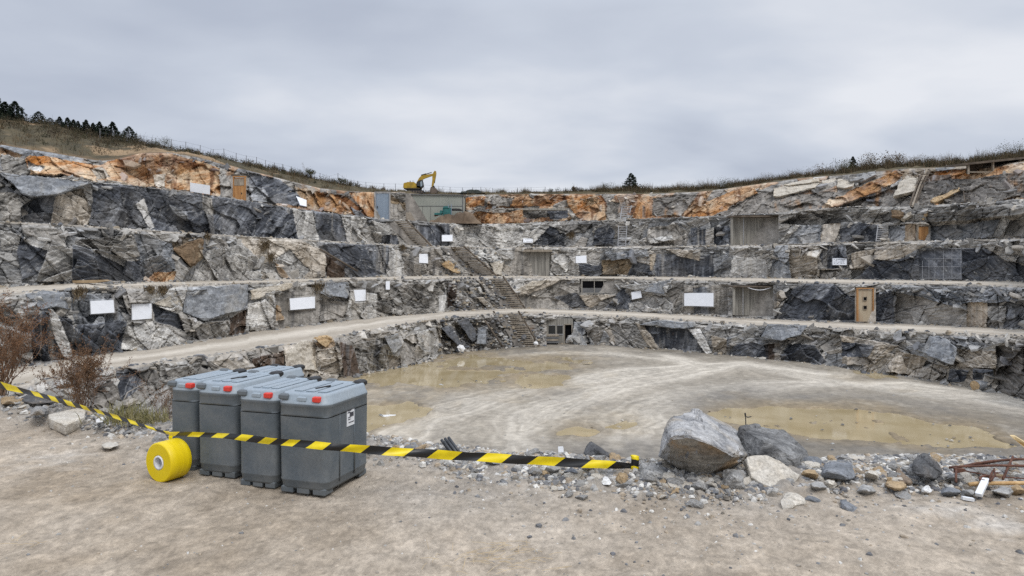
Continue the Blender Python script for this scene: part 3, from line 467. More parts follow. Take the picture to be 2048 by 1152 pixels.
for t in range(5): build_tier(t)

# ---- benches (dirt roads) between the faces
def bench(name, t, n=7, mat=None):
    c = TG[t]; d = TG[t + 1]; tt = np.linspace(0, 1, n)
    D_ = c[1][:, -1][:, None] * (1 - tt) + d[1][:, 0][:, None] * tt; Z_ = c[2][:, -1][:, None] * (1 - tt) + d[2][:, 0][:, None] * tt
    s = np.cumsum(np.concatenate([[0], np.hypot(np.diff(HORIZ * c[1][:, -1]), np.diff(c[1][:, -1]))]))
    S = np.repeat(s[:, None], n, 1); T_ = np.repeat(tt[None], NU, 0)
    Z_ = Z_ + .06 * fbm(S * .6, T_ * 5, 900 + t, 3) * np.sin(np.pi * T_)
    q = np.clip(.5 + .45 * fbm(S * .12, T_ * 6, 910 + t, 4) + .25 * np.cos(T_ * 2 * np.pi * 2), 0, 1)
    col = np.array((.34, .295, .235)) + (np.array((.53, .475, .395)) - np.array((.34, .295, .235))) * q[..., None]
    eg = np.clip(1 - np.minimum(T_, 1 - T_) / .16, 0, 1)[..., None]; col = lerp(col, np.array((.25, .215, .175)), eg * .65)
    v = np.stack([HORIZ[:, None] * D_, D_, Z_], -1)
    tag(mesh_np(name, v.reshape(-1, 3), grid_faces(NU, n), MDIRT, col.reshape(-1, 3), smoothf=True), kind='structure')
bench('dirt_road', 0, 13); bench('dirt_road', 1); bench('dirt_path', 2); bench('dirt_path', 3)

# ---- hill behind the rim
def hill():
    c = TG[4]; Dc, Zc = c[1][:, -1], c[2][:, -1]
    extra = line([(-1400,30),(0,30),(250,28),(500,20),(760,8),(900,6),(1200,7),(1500,9),(2048,14),(3400,20)], 8)
    Ds = DC5 + extra; Zs = zof(SKY, Ds)
    rows = [(Dc, Zc)]; n = 26
    for k in range(1, n + 1):
        f = k / n; rows.append((Dc + (Ds - Dc) * f, Zc + (Zs - Zc) * f))
    for dd, dz in ((4, -.3), (12, -1.5), (40, -5), (160, -16), (500, -40), (1500, -90)): rows.append((Ds + dd, Zs + dz))
    D_ = np.stack([r[0] for r in rows], 1); Z_ = np.stack([r[1] for r in rows], 1)
    S = np.repeat((PXC / 11.0)[:, None], len(rows), 1); T_ = D_
    f = np.clip(np.arange(len(rows)) / n, 0, 1)[None]
    Z_ = Z_ + (.28 * fbm(S * .35, T_ * .35, 950, 4) + .1 * fbm(S * 1.5, T_ * 1.1, 951, 3)) * np.sin(np.pi * np.clip(f, 0, 1)) ** .5
    PX = np.repeat(PXC[:, None], len(rows), 1); PY = HY - F * (Z_ - ZC) / D_
    g = np.clip(.5 + .5 * fbm(S * .5, T_ * .3, 952, 5, .6), 0, 1)[..., None]
    col = np.array((.038, .033, .018)) + (np.array((.105, .082, .043)) - np.array((.038, .033, .018))) * g
    soil = sstep(.05, .5, fbm(S * .16 + 4, T_ * .16, 953, 4) + .6 * np.exp(-((PX - 300) / 130) ** 2) * np.exp(-((f - .35) / .28) ** 2) * 2 - .35 - .3 * (PX > 560))[..., None]
    col = lerp(col, np.array((.27, .185, .105)) * (.75 + .5 * g), soil * .9)
    near = (1 - sstep(0, .10, f))[..., None]; col = lerp(col, np.array((.20, .13, .07)), near * .6)
    v = np.stack([HORIZ[:, None] * D_, D_, Z_], -1)
    tag(mesh_np('hill', v.reshape(-1, 3), grid_faces(NU, len(rows)), MHILL, col.reshape(-1, 3), smoothf=True), kind='structure')
    return D_, Z_, n
HD, HZ, HN = hill()
def hillpt(px, f):                                  # a point of the hill: f = 0 at the rim, 1 on the skyline
    i = int(np.argmin(np.abs(PXC - px))); k = f * HN; j = min(int(k), HN - 1); w = k - j
    d = HD[i, j] * (1 - w) + HD[i, j + 1] * w; z = HZ[i, j] * (1 - w) + HZ[i, j + 1] * w
    return np.array(((px - CX) / F * d, d, z))

# ---- quarry floor with tracks and hollows
PUD = ['715,748,780,733,850,721,930,712,1000,714,1060,720,1095,727,1102,738,1050,743,1010,746,985,756,968,771,930,779,900,776,830,764,800,766,760,773,715,778',
 '1093,722,1106,711,1128,710,1146,730,1130,739,1104,736', '1030,757,1080,750,1142,752,1132,766,1080,771,1046,769', '700,822,780,805,820,799,856,815,846,829,800,841,700,878', '978,757,1012,752,1010,762,985,764',
 '1120,858,1150,851,1200,855,1212,862,1175,869,1128,866', '1212,852,1250,842,1292,845,1256,856', '1425,822,1470,815,1540,814,1700,820,1800,830,1960,854,2060,888,2000,897,1900,892,1800,882,1700,877,1600,869,1520,852,1440,840',
 '1690,743,1750,747,1800,757,1750,759', '1140,716,1190,717,1185,723,1150,722']
DAMP = ['1470,790,1560,787,1710,800,1660,808,1500,802', '1060,900,1180,880,1320,890,1420,900,1560,930,1300,960,1100,940', '1320,780,1500,775,1800,800,2060,840,2060,930,1600,900,1420,850']
TRK = [(60, '1090,990,1050,915,1030,875,1075,832,1200,785,1300,760,1420,737,1330,712'), (80, '1290,960,1255,880,1290,822,1420,785,1600,768,1800,772,1950,792,2200,845'), (70, '740,905,860,835,960,800,1100,772,1300,742,1480,728,1650,750'), (50, '1560,745,1680,770,1850,790,2100,800'), (40, '960,720,1080,706,1200,705,1350,722')]
def floor():
    pys = np.concatenate([np.arange(2600, 1000, -60), np.arange(1000, 940, -6), np.arange(940, 682, -1.1)])
    cols = PXC[::2] if False else np.concatenate([np.arange(-1400, 560, 30), np.arange(560, 2100, 2.2), np.arange(2110, 3420, 30)])
    H = ZC - FLOOR; D_ = np.repeat((H * F / (pys - HY))[None], len(cols), 0); X = ((cols - CX) / F)[:, None] * D_
    PX = np.repeat(cols[:, None], len(pys), 1); PY = np.repeat(pys[None], len(cols), 0)
    wx = PX + 24 * fbm(X * .34, D_ * .26, 700, 6, .66); wy = PY + 8.5 * fbm(X * .26, D_ * .22, 701, 6, .66)
    def field(polys, n):
        m = np.zeros(PX.shape)
        for q in polys: m = np.maximum(m, inpoly(wx, wy, pp(q)))
        for ax in (0, 1):
            k = np.moveaxis(m, ax, 0)
            c = np.cumsum(np.concatenate([np.repeat(k[:1], n + 1, 0), k, np.repeat(k[-1:], n, 0)]), 0); k = (c[2 * n + 1:] - c[:-(2 * n + 1)]) / (2 * n + 1); m = np.moveaxis(k, 0, ax)
        return m
    pd = field(PUD, 2) * sstep(-.52, -.30, fbm(X * .30 + 3, D_ * .20, 712, 5, .62)); wet = np.clip(field(PUD, 20) * 1.6 + .25 * fbm(X * .5, D_ * .35, 708, 4), 0, 1) * (field(PUD, 30) > .01); dm = field(DAMP, 22)
    tr = np.zeros(PX.shape); rut = np.zeros(PX.shape); al = np.zeros(PX.shape); cr = np.full(PX.shape, 99.)
    for w, q in TRK:
        pts = [G(a, b, FLOOR)[:2] for a, b in pp(q)]; best = np.full(PX.shape, 1e9); acc = 0; bl = np.zeros(PX.shape)
        for (x1, y1), (x2, y2) in zip(pts[:-1], pts[1:]):
            dx, dy = x2 - x1, y2 - y1; t = np.clip(((X - x1) * dx + (D_ - y1) * dy) / (dx * dx + dy * dy), 0, 1)
            dd_ = np.hypot(X - x1 - t * dx, D_ - y1 - t * dy); ln = math.hypot(dx, dy); bl = np.where(dd_ < best, acc + t * ln, bl); best = np.minimum(best, dd_); acc += ln
        best = np.abs(best + 1.3 * fbm(X * .14, D_ * .12, 702, 5, .62))
        tr = np.maximum(tr, np.exp(-(best / (w * .043)) ** 2)); m_ = best < cr; al = np.where(m_, bl, al); cr = np.where(m_, best, cr)
    big = fbm(X * .10, D_ * .07, 703, 5, .6); fine = fbm(X * .55, D_ * .35, 704, 5, .62); q = np.clip(.5 + .5 * big + .3 * fine, 0, 1)[..., None]
    th = .5; sx = X * math.cos(th) + D_ * math.sin(th); sy = -X * math.sin(th) + D_ * math.cos(th)
    stk = lerp(fbm(sx * .08 + .8 * big, sy * 1.0, 705, 5, .6), (.60 * fbm(al * .028 + .1 * fine, cr * .6, 706, 5, .64) + .55 * fbm(al * .05, cr * 1.9 + .35 * fine, 707, 4, .7)), np.clip(1.3 - cr / 8, 0, 1))
    col = np.array((.175, .15, .115)) + (np.array((.36, .315, .25)) - np.array((.175, .15, .115))) * q
    col = lerp(col, np.array((.545, .495, .415)), np.clip(tr * (.52 + .8 * stk), 0, 1)[..., None] * .8)
    col = lerp(col, np.array((.155, .14, .12)), np.clip(dm * (.8 + .6 * stk + .5 * fine), 0, .92)[..., None])
    col = lerp(col, np.array((.31, .235, .135)), (wet * .85)[..., None])
    ring = np.clip(field(PUD, 9) * 1.5, 0, 1) * (1 - pd); col = lerp(col, np.array((.17, .135, .09)), (ring * .6)[..., None])
    mot = sstep(.05, .6, fbm(X * .22 + 9, D_ * .16, 709, 6, .68)); col = lerp(col, np.array((.165, .148, .125)), (mot * .62 * (1 - .6 * tr))[..., None])
    mo2 = sstep(.15, .6, fbm(X * .7 + 2, D_ * .5, 710, 5, .68)); col = lerp(col, np.array((.50, .455, .38)), (mo2 * .22)[..., None])
    col *= .95; col *= (1 + .24 * stk + .14 * fbm(X * 2.2, D_ * 1.4, 711, 4, .7))[..., None]
    Z_ = FLOOR + .03 * stk * (1 - pd) + .05 * fine * (1 - pd) + .05 * big * (1 - pd) - .30 * pd + .03
    Z_ = np.where(pd < .03, np.maximum(Z_, FLOOR - .045), Z_)
    v = np.stack([X, D_, Z_], -1)
    tag(mesh_np('quarry_floor', v.reshape(-1, 3), grid_faces(len(cols), len(pys)), MFLOOR, col.reshape(-1, 3), smoothf=True), kind='structure')
MFLOOR = mat_attr('quarry_mud', 1.6, 9.0, 0.6, 0.06, .78, 1.22, .75)
floor()
def water():
    m, nt, N, L, B = newmat('muddy_water')
    v = coords(N, L); n = noise_node(N, L, .35, 4, .5, v); n2 = noise_node(N, L, 2.5, 3, .5, v)
    r = N.new('ShaderNodeValToRGB'); r.color_ramp.elements[0].position = .35; r.color_ramp.elements[1].position = .65
    r.color_ramp.elements[0].color = (.345, .27, .15, 1); r.color_ramp.elements[1].color = (.43, .35, .215, 1)
    L.new(n.outputs[0], r.inputs[0]); L.new(r.outputs[0], B.inputs['Base Color']); B.inputs['Roughness'].default_value = .07; B.inputs['IOR'].default_value = 1.33
    bp = N.new('ShaderNodeBump'); bp.inputs['Strength'].default_value = .03; bp.inputs['Distance'].default_value = .02; L.new(n2.outputs[0], bp.inputs['Height']); L.new(bp.outputs[0], B.inputs['Normal'])
    for i_, q in enumerate(PUD):
        poly = [G(a, b, FLOOR) for a, b in pp(q)]; c = sum(poly) / len(poly)
        pts = [c + (p - c) * 1.0 + (p - c) / (np.linalg.norm(p - c) + 1e-6) * 2.2 for p in poly]
        mb = MB(); n_ = len(pts); mb.add([(p[0], p[1], FLOOR - .09 + .004 * i_) for p in pts] + [(c[0], c[1], FLOOR - .09 + .004 * i_)], [(i, (i + 1) % n_, n_) for i in range(n_)])
        tag(recalc(mb.build('puddle', m)), kind='structure')
water()

# ---- the near terrace
EDGE = [(-1400,790),(-400,800),(0,806),(120,822),(240,840),(340,856),(480,868),(620,880),(740,893),(860,906),(1000,925),(1150,936),(1270,946),(1320,952),(1420,954),(1600,948),(1700,934),(1850,930),(2048,930),(2500,950),(3400,990)]
def gz(x, y):                                       # height of the near terrace
    x = np.asarray(x, float); y = np.asarray(y, float)
    return .05 * fbm(x * .5, y * .5, 800, 4) + .012 * fbm(x * 4, y * 4, 801, 4, .6)
def brink(px, ed):                                   # low bank of spoil along the edge, ed metres before it
    return (.045 + .02 * sstep(880, 1100, np.asarray(px, float))) * np.exp(-(np.asarray(ed, float) / .42) ** 2)
def gh(px, d):                                      # ground height with the bank
    x = (px - CX) / F * d; return float(gz(x, d)) + float(brink(px, max(0., float(edge_d(px)) - d)))
def edge_d(px): return (ZC * F / (interp(EDGE, px) - HY))
def ground():
    cols = np.concatenate([np.arange(-1400, -30, 30), np.arange(-30, 2090, 1.8), np.arange(2100, 3420, 30)])
    De = smooth(edge_d(cols), 10)
    De = De + .16 * fbm(cols / 60, cols * 0, 802, 4)
    n1 = 330; pyb = 1400.0
    t = np.linspace(0, 1, n1); pe = HY + ZC * F / De
    PYr = pyb + (pe[:, None] - pyb) * t[None]; D_ = ZC * F / (PYr - HY)
    near = np.array([.05, .6, 1.2, 1.8, 2.3])[None].repeat(len(cols), 0)
    D_ = np.concatenate([near, D_], 1); X = ((cols - CX) / F)[:, None] * D_; Z = gz(X, D_)
    ed = (De[:, None] - D_)                         # metres to the brink
    Z = Z + brink(cols[:, None] + 0 * ed, ed) * (1 + .7 * fbm(X * 2.5, D_ * 2.5, 803, 4)) + .02 * fbm(X * 9, D_ * 9, 804, 3) * np.exp(-ed / .9)
    g = np.clip(.5 + .42 * fbm(X * 1.5 + D_ * .6, D_ * 1.2 - X * .6, 805, 5, .62) + .25 * fbm(X * .35, D_ * .5, 806, 3), 0, 1)[..., None]
    f2 = fbm(X * 7, D_ * 5, 807, 5, .68)
    base_ = np.array((.335, .27, .195)) + (np.array((.53, .46, .37)) - np.array((.335, .27, .195))) * g
    pale = sstep(.15, .75, fbm(X * .8 + D_ * .6 + 2, D_ * 1.0 - X * .5, 808, 5, .62))[..., None]; base_ = lerp(base_, np.array((.60, .555, .485)), pale * .7)
    gr = np.clip(np.exp(-(ed - .25) / .45) * (1 + .8 * f2), 0, 1)
    gr = np.maximum(gr, .55 * np.exp(-((X + .2) / 1.0) ** 2 - ((D_ - 4.9) / .6) ** 2) * (1 + .6 * f2))
    base_ = lerp(base_, np.array((.27, .25, .22)), np.clip(gr, 0, 1)[..., None] * .85)
    base_ *= np.array((.92, .918, .925)); base_ *= (1 + .20 * f2)[..., None]
    sp = fbm(X * 45, D_ * 30, 809, 3, .7); base_ *= (1 + .24 * sp)[..., None]
    # slope from the brink down to the quarry floor
    k = np.linspace(0, 1, 26)[1:]; Ds = De[:, None] + 11 * k[None] ** 1.1; Xs = ((cols - CX) / F)[:, None] * Ds
    Zs = Z[:, -1:] + (FLOOR - .6 - Z[:, -1:]) * k[None] ** .92 + .25 * fbm(Xs * .8, Ds * .8, 810, 4) * np.sin(np.pi * k)[None] - .10 * (k[None] > 0)
    cs = (np.array((.17, .155, .135)) + (np.array((.33, .30, .26)) - np.array((.17, .155, .135))) * np.clip(.5 + .6 * fbm(Xs, Ds, 811, 4), 0, 1)[..., None])
    v = np.concatenate([np.stack([X, D_, Z], -1), np.stack([Xs, Ds, Zs], -1)], 1); c = np.concatenate([base_, cs], 1)
    nv = v.shape[1]; vv = v.reshape(-1, 3); ff = grid_faces(len(cols), nv); cc = c.reshape(-1, 3)
    o = len(vv); ex = np.array([(-60, .06, -.03), (60, .06, -.03), (60, -60, -.03), (-60, -60, -.03)])
    vv = np.concatenate([vv, ex]); cc = np.concatenate([cc, np.tile((.40, .345, .27), (4, 1))]); ff = np.concatenate([ff, [[o, o + 3, o + 2, o + 1]]])
    tag(mesh_np('ground', vv, ff, MGROUND, cc, smoothf=True), kind='structure')
ground()
# ================================================================ loose stone
ROCKM = {
 'grey': mat_rock('grey_stone', (.18,.178,.172), (.42,.41,.39), (.27,.235,.19), 5),
 'pale': mat_rock('pale_stone', (.40,.36,.30), (.60,.56,.49), (.52,.46,.37), 5, .6),
 'tan': mat_rock('tan_stone', (.27,.19,.105), (.42,.31,.185), (.36,.30,.23), 5, .6),
 'dark': mat_rock('dark_stone', (.045,.045,.047), (.13,.13,.13), (.16,.14,.12), 5),
  'mixed': mat_rock('mottled_dark_stone', (.05,.05,.052), (.30,.298,.29), (.12,.115,.11), 3.0, 1.0, .04, (.3, .6, .2), (1, 1, 2)),
 'slate': mat_rock('slate_stone', (.10,.108,.118), (.24,.25,.265), (.18,.18,.18), 5, .6),
 'white': mat_rock('white_stone', (.55,.54,.52), (.72,.71,.69), (.60,.57,.52), 5, .5),
 'hero': mat_rock('boulder_stone', (.17,.172,.178), (.50,.49,.475), (.34,.30,.245), 3.0, 1.0, .04, (.7, .35, .2), (1, 1, 3.2)),
 'brown': mat_rock('brown_stone', (.13,.095,.065), (.25,.195,.145), (.20,.16,.125), 5),
 'fgrey': mat_rock('grey_slab_stone', (.15,.152,.155), (.42,.415,.40), (.36,.32,.265), .7, .9, .12),
 'fpale': mat_rock('pale_slab_stone', (.36,.32,.26), (.56,.51,.43), (.50,.43,.33), .8, .7, .08),
 'fdark': mat_rock('dark_slab_stone', (.055,.058,.064), (.15,.155,.165), (.17,.155,.135), .8, .8, .08),
 'fslate': mat_rock('slate_slab_stone', (.12,.128,.14), (.35,.36,.37), (.33,.32,.30), .7, .9, .12),
 'ftan': mat_rock('tan_slab_stone', (.34,.22,.11), (.50,.38,.23), (.46,.38,.28), .8, .7, .08),
 'fbrown': mat_rock('brown_slab_stone', (.10,.065,.035), (.24,.165,.10), (.30,.24,.16), .8, .7, .08),
}
def finish_rock(bm, cuts, amp, freq, seed, bev=0.0):
    if bev > 0: bmesh.ops.bevel(bm, geom=list(bm.edges), offset=bev, segments=1, affect='EDGES', profile=.5)
    bmesh.ops.triangulate(bm, faces=list(bm.faces))
    for _ in range(cuts):
        bmesh.ops.subdivide_edges(bm, edges=list(bm.edges), cuts=1, use_grid_fill=True)
        bmesh.ops.triangulate(bm, faces=list(bm.faces))
    bm.normal_update(); o = Vector((seed * 3.1, seed * 1.7, seed * .9))
    for v in bm.verts:
        p = v.co * freq + o
        h = mnoise.noise(p) + .5 * mnoise.noise(p * 2.3) + .3 * mnoise.noise(p * 5.1)
        q = mnoise.noise(Vector((p.x * .4, p.y * .4, p.z * 2.6)))          # cleavage steps
        w_ = Vector((mnoise.noise(p * 1.7), mnoise.noise(p * 1.7 + Vector((9, 0, 0))), 0)) * .35
        ch = mnoise.cell(p * .75 + w_) - .5 + .5 * (mnoise.cell(p * 1.9 + w_) - .5)
        v.co += v.normal * (amp * (h + .8 * round(q * 3) / 3 + 1.1 * ch))
def bm_obj(bm, name, mat, smoothf=False, parent=None):
    me = bpy.data.meshes.new(name); bm.to_mesh(me); bm.free()
    if smoothf: me.polygons.foreach_set('use_smooth', [True] * len(me.polygons))
    return link(name, me, mat, parent)
def hull(name, pts, mat, label, cat='boulder', cuts=3, amp=.012, freq=6, seed=1, bev=.012):
    """a boulder from its measured corners (picture column, row, depth)"""
    w = [Vector(P(*p)) for p in pts]; c = sum(w, Vector()) / len(w); zmin = min(p.z for p in w); o_ = Vector((c.x, c.y, zmin))
    bm = bmesh.new()
    for p in w: bm.verts.new(p - o_)
    r = bmesh.ops.convex_hull(bm, input=list(bm.verts)); bmesh.ops.delete(bm, geom=[g for g in r['geom_interior'] + r['geom_unused'] if isinstance(g, bmesh.types.BMVert)], context='VERTS')
    bmesh.ops.dissolve_limit(bm, angle_limit=math.radians(6), verts=list(bm.verts), edges=list(bm.edges))
    finish_rock(bm, cuts, amp, freq, seed, bev)
    o = bm_obj(bm, name, ROCKM[mat]); o.location = o_; return tag(o, label, cat)
def stone_mesh(seed, flat=1.0, cuts=11, sub=2, amp=.03, squash=(1, 1, 1)):
    r = random.Random(seed); bm = bmesh.new(); bmesh.ops.create_icosphere(bm, subdivisions=sub, radius=1.0)
    pl = []
    for _ in range(cuts):
        n = Vector((r.gauss(0, 1), r.gauss(0, 1), r.gauss(0, 1))).normalized(); pl.append((n, r.uniform(.34, .72)))
    pl += [(Vector((0, 0, -1)), .45), (Vector((r.uniform(-.2, .2), r.uniform(-.2, .2), 1)).normalized(), .5)]
    for v in bm.verts:
        for n, d in pl:
            k = v.co.dot(n)
            if k > d: v.co -= n * (k - d)
        v.co.x *= squash[0]; v.co.y *= squash[1]; v.co.z *= flat * squash[2]
        v.co *= 1 + amp * mnoise.noise(v.co * 4 + Vector((seed, 0, 0)))
    zl = min(v.co.z for v in bm.verts)
    for v in bm.verts: v.co.z -= zl
    me = bpy.data.meshes.new('stone'); bm.to_mesh(me); bm.free(); return me
def slab3(name, front, thick, mat, label, cat='rock slab', amp=.01, freq=5, seed=1, cuts=2, bev=.008, group=None, away=None):
    """a plate of stone: outline of its visible face in 3-D, thickness behind it"""
    f = [Vector([float(q) for q in p]) for p in front]; c = sum(f, Vector()) / len(f)
    n = Vector()
    for i in range(len(f)): n += (f[i] - c).cross(f[(i + 1) % len(f)] - c)
    n.normalize(); 
    if n.dot(Vector((0, 0, ZC)) - c) < 0: n = -n
    back = -n * thick if away is None else Vector(away)
    zmin = min(min(p.z for p in f), min((p + back).z for p in f)); o_ = Vector((c.x, c.y, zmin)); r = random.Random(seed)
    ring = []
    for i in range(len(f)):                          # break the outline into uneven steps
        a, b = f[i], f[(i + 1) % len(f)]; m = max(1, min(4, int((b - a).length / (thick * .9 + .02))))
        for k in range(m):
            p = a.lerp(b, k / m)
            if k: p = p + (p - c).normalized() * r.uniform(-.10, .07) * min((b - a).length / m, thick * 1.5)
            ring.append(p)
    bm = bmesh.new(); vf = [bm.verts.new(p - o_) for p in ring]
    vm = [bm.verts.new(c + (p - c) * 1.0 + (p - c).normalized() * r.uniform(-.08, .12) * thick + back * .45 - o_) for p in ring]
    vb = [bm.verts.new(c + (p - c) * .93 + back - o_) for p in ring]; k = len(ring)
    bm.faces.new(vf); bm.faces.new(vb[::-1])
    for i in range(k):
        j = (i + 1) % k; bm.faces.new((vf[j], vf[i], vm[i], vm[j])); bm.faces.new((vm[j], vm[i], vb[i], vb[j]))
    bmesh.ops.recalc_face_normals(bm, faces=bm.faces)
    finish_rock(bm, cuts, amp, freq, seed, bev)
    o = bm_obj(bm, name, ROCKM[mat]); o.location = o_; return tag(o, label, cat, group)

# ---- slabs that jut out of the rock faces
CSL = [
 (3, .9, 'fslate', '0,342;43,349;89,354;142,360;184,365;147,377;117,387;67,395;42,388;20,363;0,351', 'long grey slate slab overhanging the dark rock at the upper left'),
 (1, .8, 'fslate', '369,579;420,572;495,568;493,617;428,636;408,644;366,625', 'big wedge of blue-grey slate above the lowest road, right of a layered pale slab'),
 (1, .6, 'fpale', '304,607;374,574;365,624', 'triangular pale layered slab right of the nearly square white board'),
 (1, .9, 'fslate', '645,584;652,565;695,564;699,589;693,597;662,593', 'blue-grey slate slab jutting out left of the upright white board'),
 (1, .7, 'fpale', '500,600;500,581;545,570;584,566;585,574;556,584;513,599', 'long pale brown slab overhanging the streaked wall above the long white board'),
 (1, .6, 'fslate', '48,587;83,582;129,582;135,621;108,616;83,620', 'grey slab overhanging dark columns at the far left road end'),
 (1, .8, 'fslate', '1287,582;1300,568;1340,560;1345,576;1327,589;1300,586', 'jutting pale grey slab between the tilted white board and the largest board'),
 (1, .8, 'fpale', '1025,584;1063,563;1096,558;1084,571;1046,584', 'pale beige slab overhanging a recess right of the long stairway'),
 (2, .8, 'fslate', '1230,516;1254,502;1295,499;1296,508;1267,515;1236,517', 'thin slate slab overhanging brown rock left of dark streaked concrete'),
 (2, .6, 'fbrown', '346,498;375,482;406,477;409,508;381,533', 'brown hanging slab over pale rock on the middle left wall'),
 (2, .7, 'fpale', '980,526;998,521;1007,526;1003,549;990,549', 'rounded whitish boulder set in rock left of the wide boarded recess'),
 (2, .7, 'ftan', '882,527;896,520;921,536;923,548;906,544;888,535', 'orange boulder lying left of the middle stairway flight'),
 (0, .7, 'fslate', '1520,680;1536,648;1575,649;1616,651;1601,669;1564,682', 'grey slab leaning out below the road, left of a dark rounded rock'),
 (0, 1.1, 'fslate', '1851,706;1869,672;1882,669;1913,693;1908,732;1880,722;1859,713', 'smooth blue-grey block tipped out of the lowest wall at the right'),
 (0, .8, 'fslate', '1279,650;1317,641;1389,645;1394,652;1368,659;1317,652', 'long flat slate slab capping the dark lowest wall right of the hut'),
 (0, .9, 'fgrey', '768,673;795,668;806,691;787,712', 'pointed pale grey slab hanging over the muddy pool'),
 (0, .8, 'ftan', '626,675;652,672;670,681;652,696', 'orange-topped stone block at the road edge above the grey bins'),
 (0, .5, 'fpale', '570,703;599,683;624,681;632,742;574,739', 'tall cream block in the lowest wall behind the grey bins'),
 (0, 1.0, 'fdark', '881,655;896,653;929,688;916,692', 'dark slab leaning in the rubble at the head of the muddy pool'),
 (0, .9, 'fdark', '914,643;937,637;957,678;945,684', 'dark leaning slab just below the road end, left of the lowest stairway'),
 (0, 1.0, 'fslate', '952,688;957,660;974,658;971,688', 'upright smooth grey slab standing left of the lowest stairway'),
 (0, .9, 'fgrey', '1150,692;1143,668;1148,656;1165,668;1176,692', 'pale-tipped slab leaning at the right side of the hut door'),
 (4, .8, 'fpale', '1545,375;1567,371;1600,366;1642,364;1629,375;1590,385;1559,393;1547,392', 'longest pale concrete-like slab lying below the grassy right rim'),
 (4, .9, 'fpale', '1567,369;1606,359;1640,356;1638,363;1577,371', 'thin pale slab lying on top of the longest rim slab'),
 (4, .8, 'fpale', '1642,381;1640,374;1645,361;1670,354;1673,358;1663,370', 'pale slab standing second from the left along the right rim'),
 (4, .8, 'fpale', '1672,375;1676,358;1689,359;1702,363;1709,363;1705,372;1689,376', 'pale slab under thin dark sheets on the right rim'),
 (4, .9, 'fgrey', '1714,363;1726,345;1750,342;1752,349;1722,363', 'grey-brown slab tipped under shrubs left of the rust-red slope'),
 (4, 1.0, 'fpale', '1786,393;1796,363;1814,349;1836,355;1830,381', 'largest pale slab leaning beside the dark timber rails'),
 (4, .8, 'ftan', '1858,401;1865,395;1892,384;1918,375;1922,380;1897,392;1871,405', 'brown and cream stone beam lying in scree right of the timber rails'),
 (3, .9, 'fpale', '1801,436;1811,426;1823,420;1823,430;1809,439', 'pale slab lying in rubble at the foot of the timber rails'),
 (3, .9, 'ftan', '1841,439;1848,426;1856,422;1854,431;1847,441', 'small tan upright slab in the rubble above the wooden panel'),
 (3, .9, 'fbrown', '1782,432;1780,418;1796,417;1809,424;1799,434', 'brown block in the rubble above the light metal ladder'),
 (4, .7, 'fpale', '1965,411;1981,401;2003,400;2001,406;1989,414', 'cream slab in rusty rubble at the right, beside a brown block'),
 (4, .7, 'fbrown', '1987,426;1991,411;2009,398;2038,397;2030,409;1996,424', 'rust-brown block in the rubble at the far right below the open shed'),
]
for i, (t, off, m, poly, lab) in enumerate(CSL):
    q = pp(poly); cy = sum(b for a, b in q) / len(q)
    near = min(wall(t, a, b) for a, b in q + [(sum(a for a, b in q) / len(q), cy)])
    c0 = base(t, sum(a for a, b in q) / len(q), cy); rel = max(off * .6, min(off * 1.5, c0 - near + .12))
    pts = [P(a, b, base(t, a, b) - rel + .02 * (b - cy) * R.uniform(-1, 1.4)) for a, b in q]
    slab3('rock_slab' if 'boulder' not in lab else 'boulder', pts, .8, m, lab, 'rock slab' if 'boulder' not in lab else 'boulder', .075, .9, i + 1, 3, .05, away=(pts[0][0] * .012, 1.6 if i < 22 else .9, -.1 if i < 22 else -.35))

# ---- the boulders on the brink
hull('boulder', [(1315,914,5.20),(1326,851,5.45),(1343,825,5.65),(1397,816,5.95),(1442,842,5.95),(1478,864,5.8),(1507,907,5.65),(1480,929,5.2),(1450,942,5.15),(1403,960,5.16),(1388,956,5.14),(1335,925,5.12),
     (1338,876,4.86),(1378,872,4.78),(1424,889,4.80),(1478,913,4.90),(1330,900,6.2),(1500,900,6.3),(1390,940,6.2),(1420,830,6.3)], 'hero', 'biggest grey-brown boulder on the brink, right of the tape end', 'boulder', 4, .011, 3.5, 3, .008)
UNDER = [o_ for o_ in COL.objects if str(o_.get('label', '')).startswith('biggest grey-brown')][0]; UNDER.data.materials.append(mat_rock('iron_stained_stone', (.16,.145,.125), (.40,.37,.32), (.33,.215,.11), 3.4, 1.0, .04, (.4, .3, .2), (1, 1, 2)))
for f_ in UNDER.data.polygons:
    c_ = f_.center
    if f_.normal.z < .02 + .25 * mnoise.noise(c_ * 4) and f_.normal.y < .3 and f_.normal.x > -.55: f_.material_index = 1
hull('boulder', [(1478,852,5.6),(1511,847,5.65),(1570,858,5.75),(1593,878,5.65),(1616,900,5.6),(1626,932,5.45),(1609,954,5.25),(1560,950,5.22),(1500,945,5.25),(1466,905,5.75),(1528,880,5.30),(1592,914,5.26),(1600,925,6.3),(1500,880,6.4),(1540,940,6.3)], 'mixed', 'rough dark grey boulder behind the pale angular slab', 'boulder', 4, .009, 5.5, 5, .006)
slab3('rock_slab', [P(*p) for p in [(1491,912,5.12),(1510,908,5.14),(1533,909,5.14),(1560,920,5.10),(1588,940,5.04),(1604,948,5.02),(1592,965,4.98),(1594,983,4.92),(1560,985,4.90),(1540,975,4.92),(1520,965,4.95),(1500,952,5.0)]], .10, 'pale', 'pale beige angular slab leaning against the dark boulder', 'rock slab', .004, 7, 7, 2, .008)
hull('rock', [(1439,966,5.0),(1449,938,5.06),(1468,936,5.05),(1492,940,5.1),(1505,976,4.98),(1496,981,4.9),(1440,979,4.92),(1470,950,4.86),(1450,950,5.25),(1495,960,5.25)], 'grey', 'mid grey rock tucked between the biggest boulder and the pale slab', 'rock', 3, .007, 9, 2)
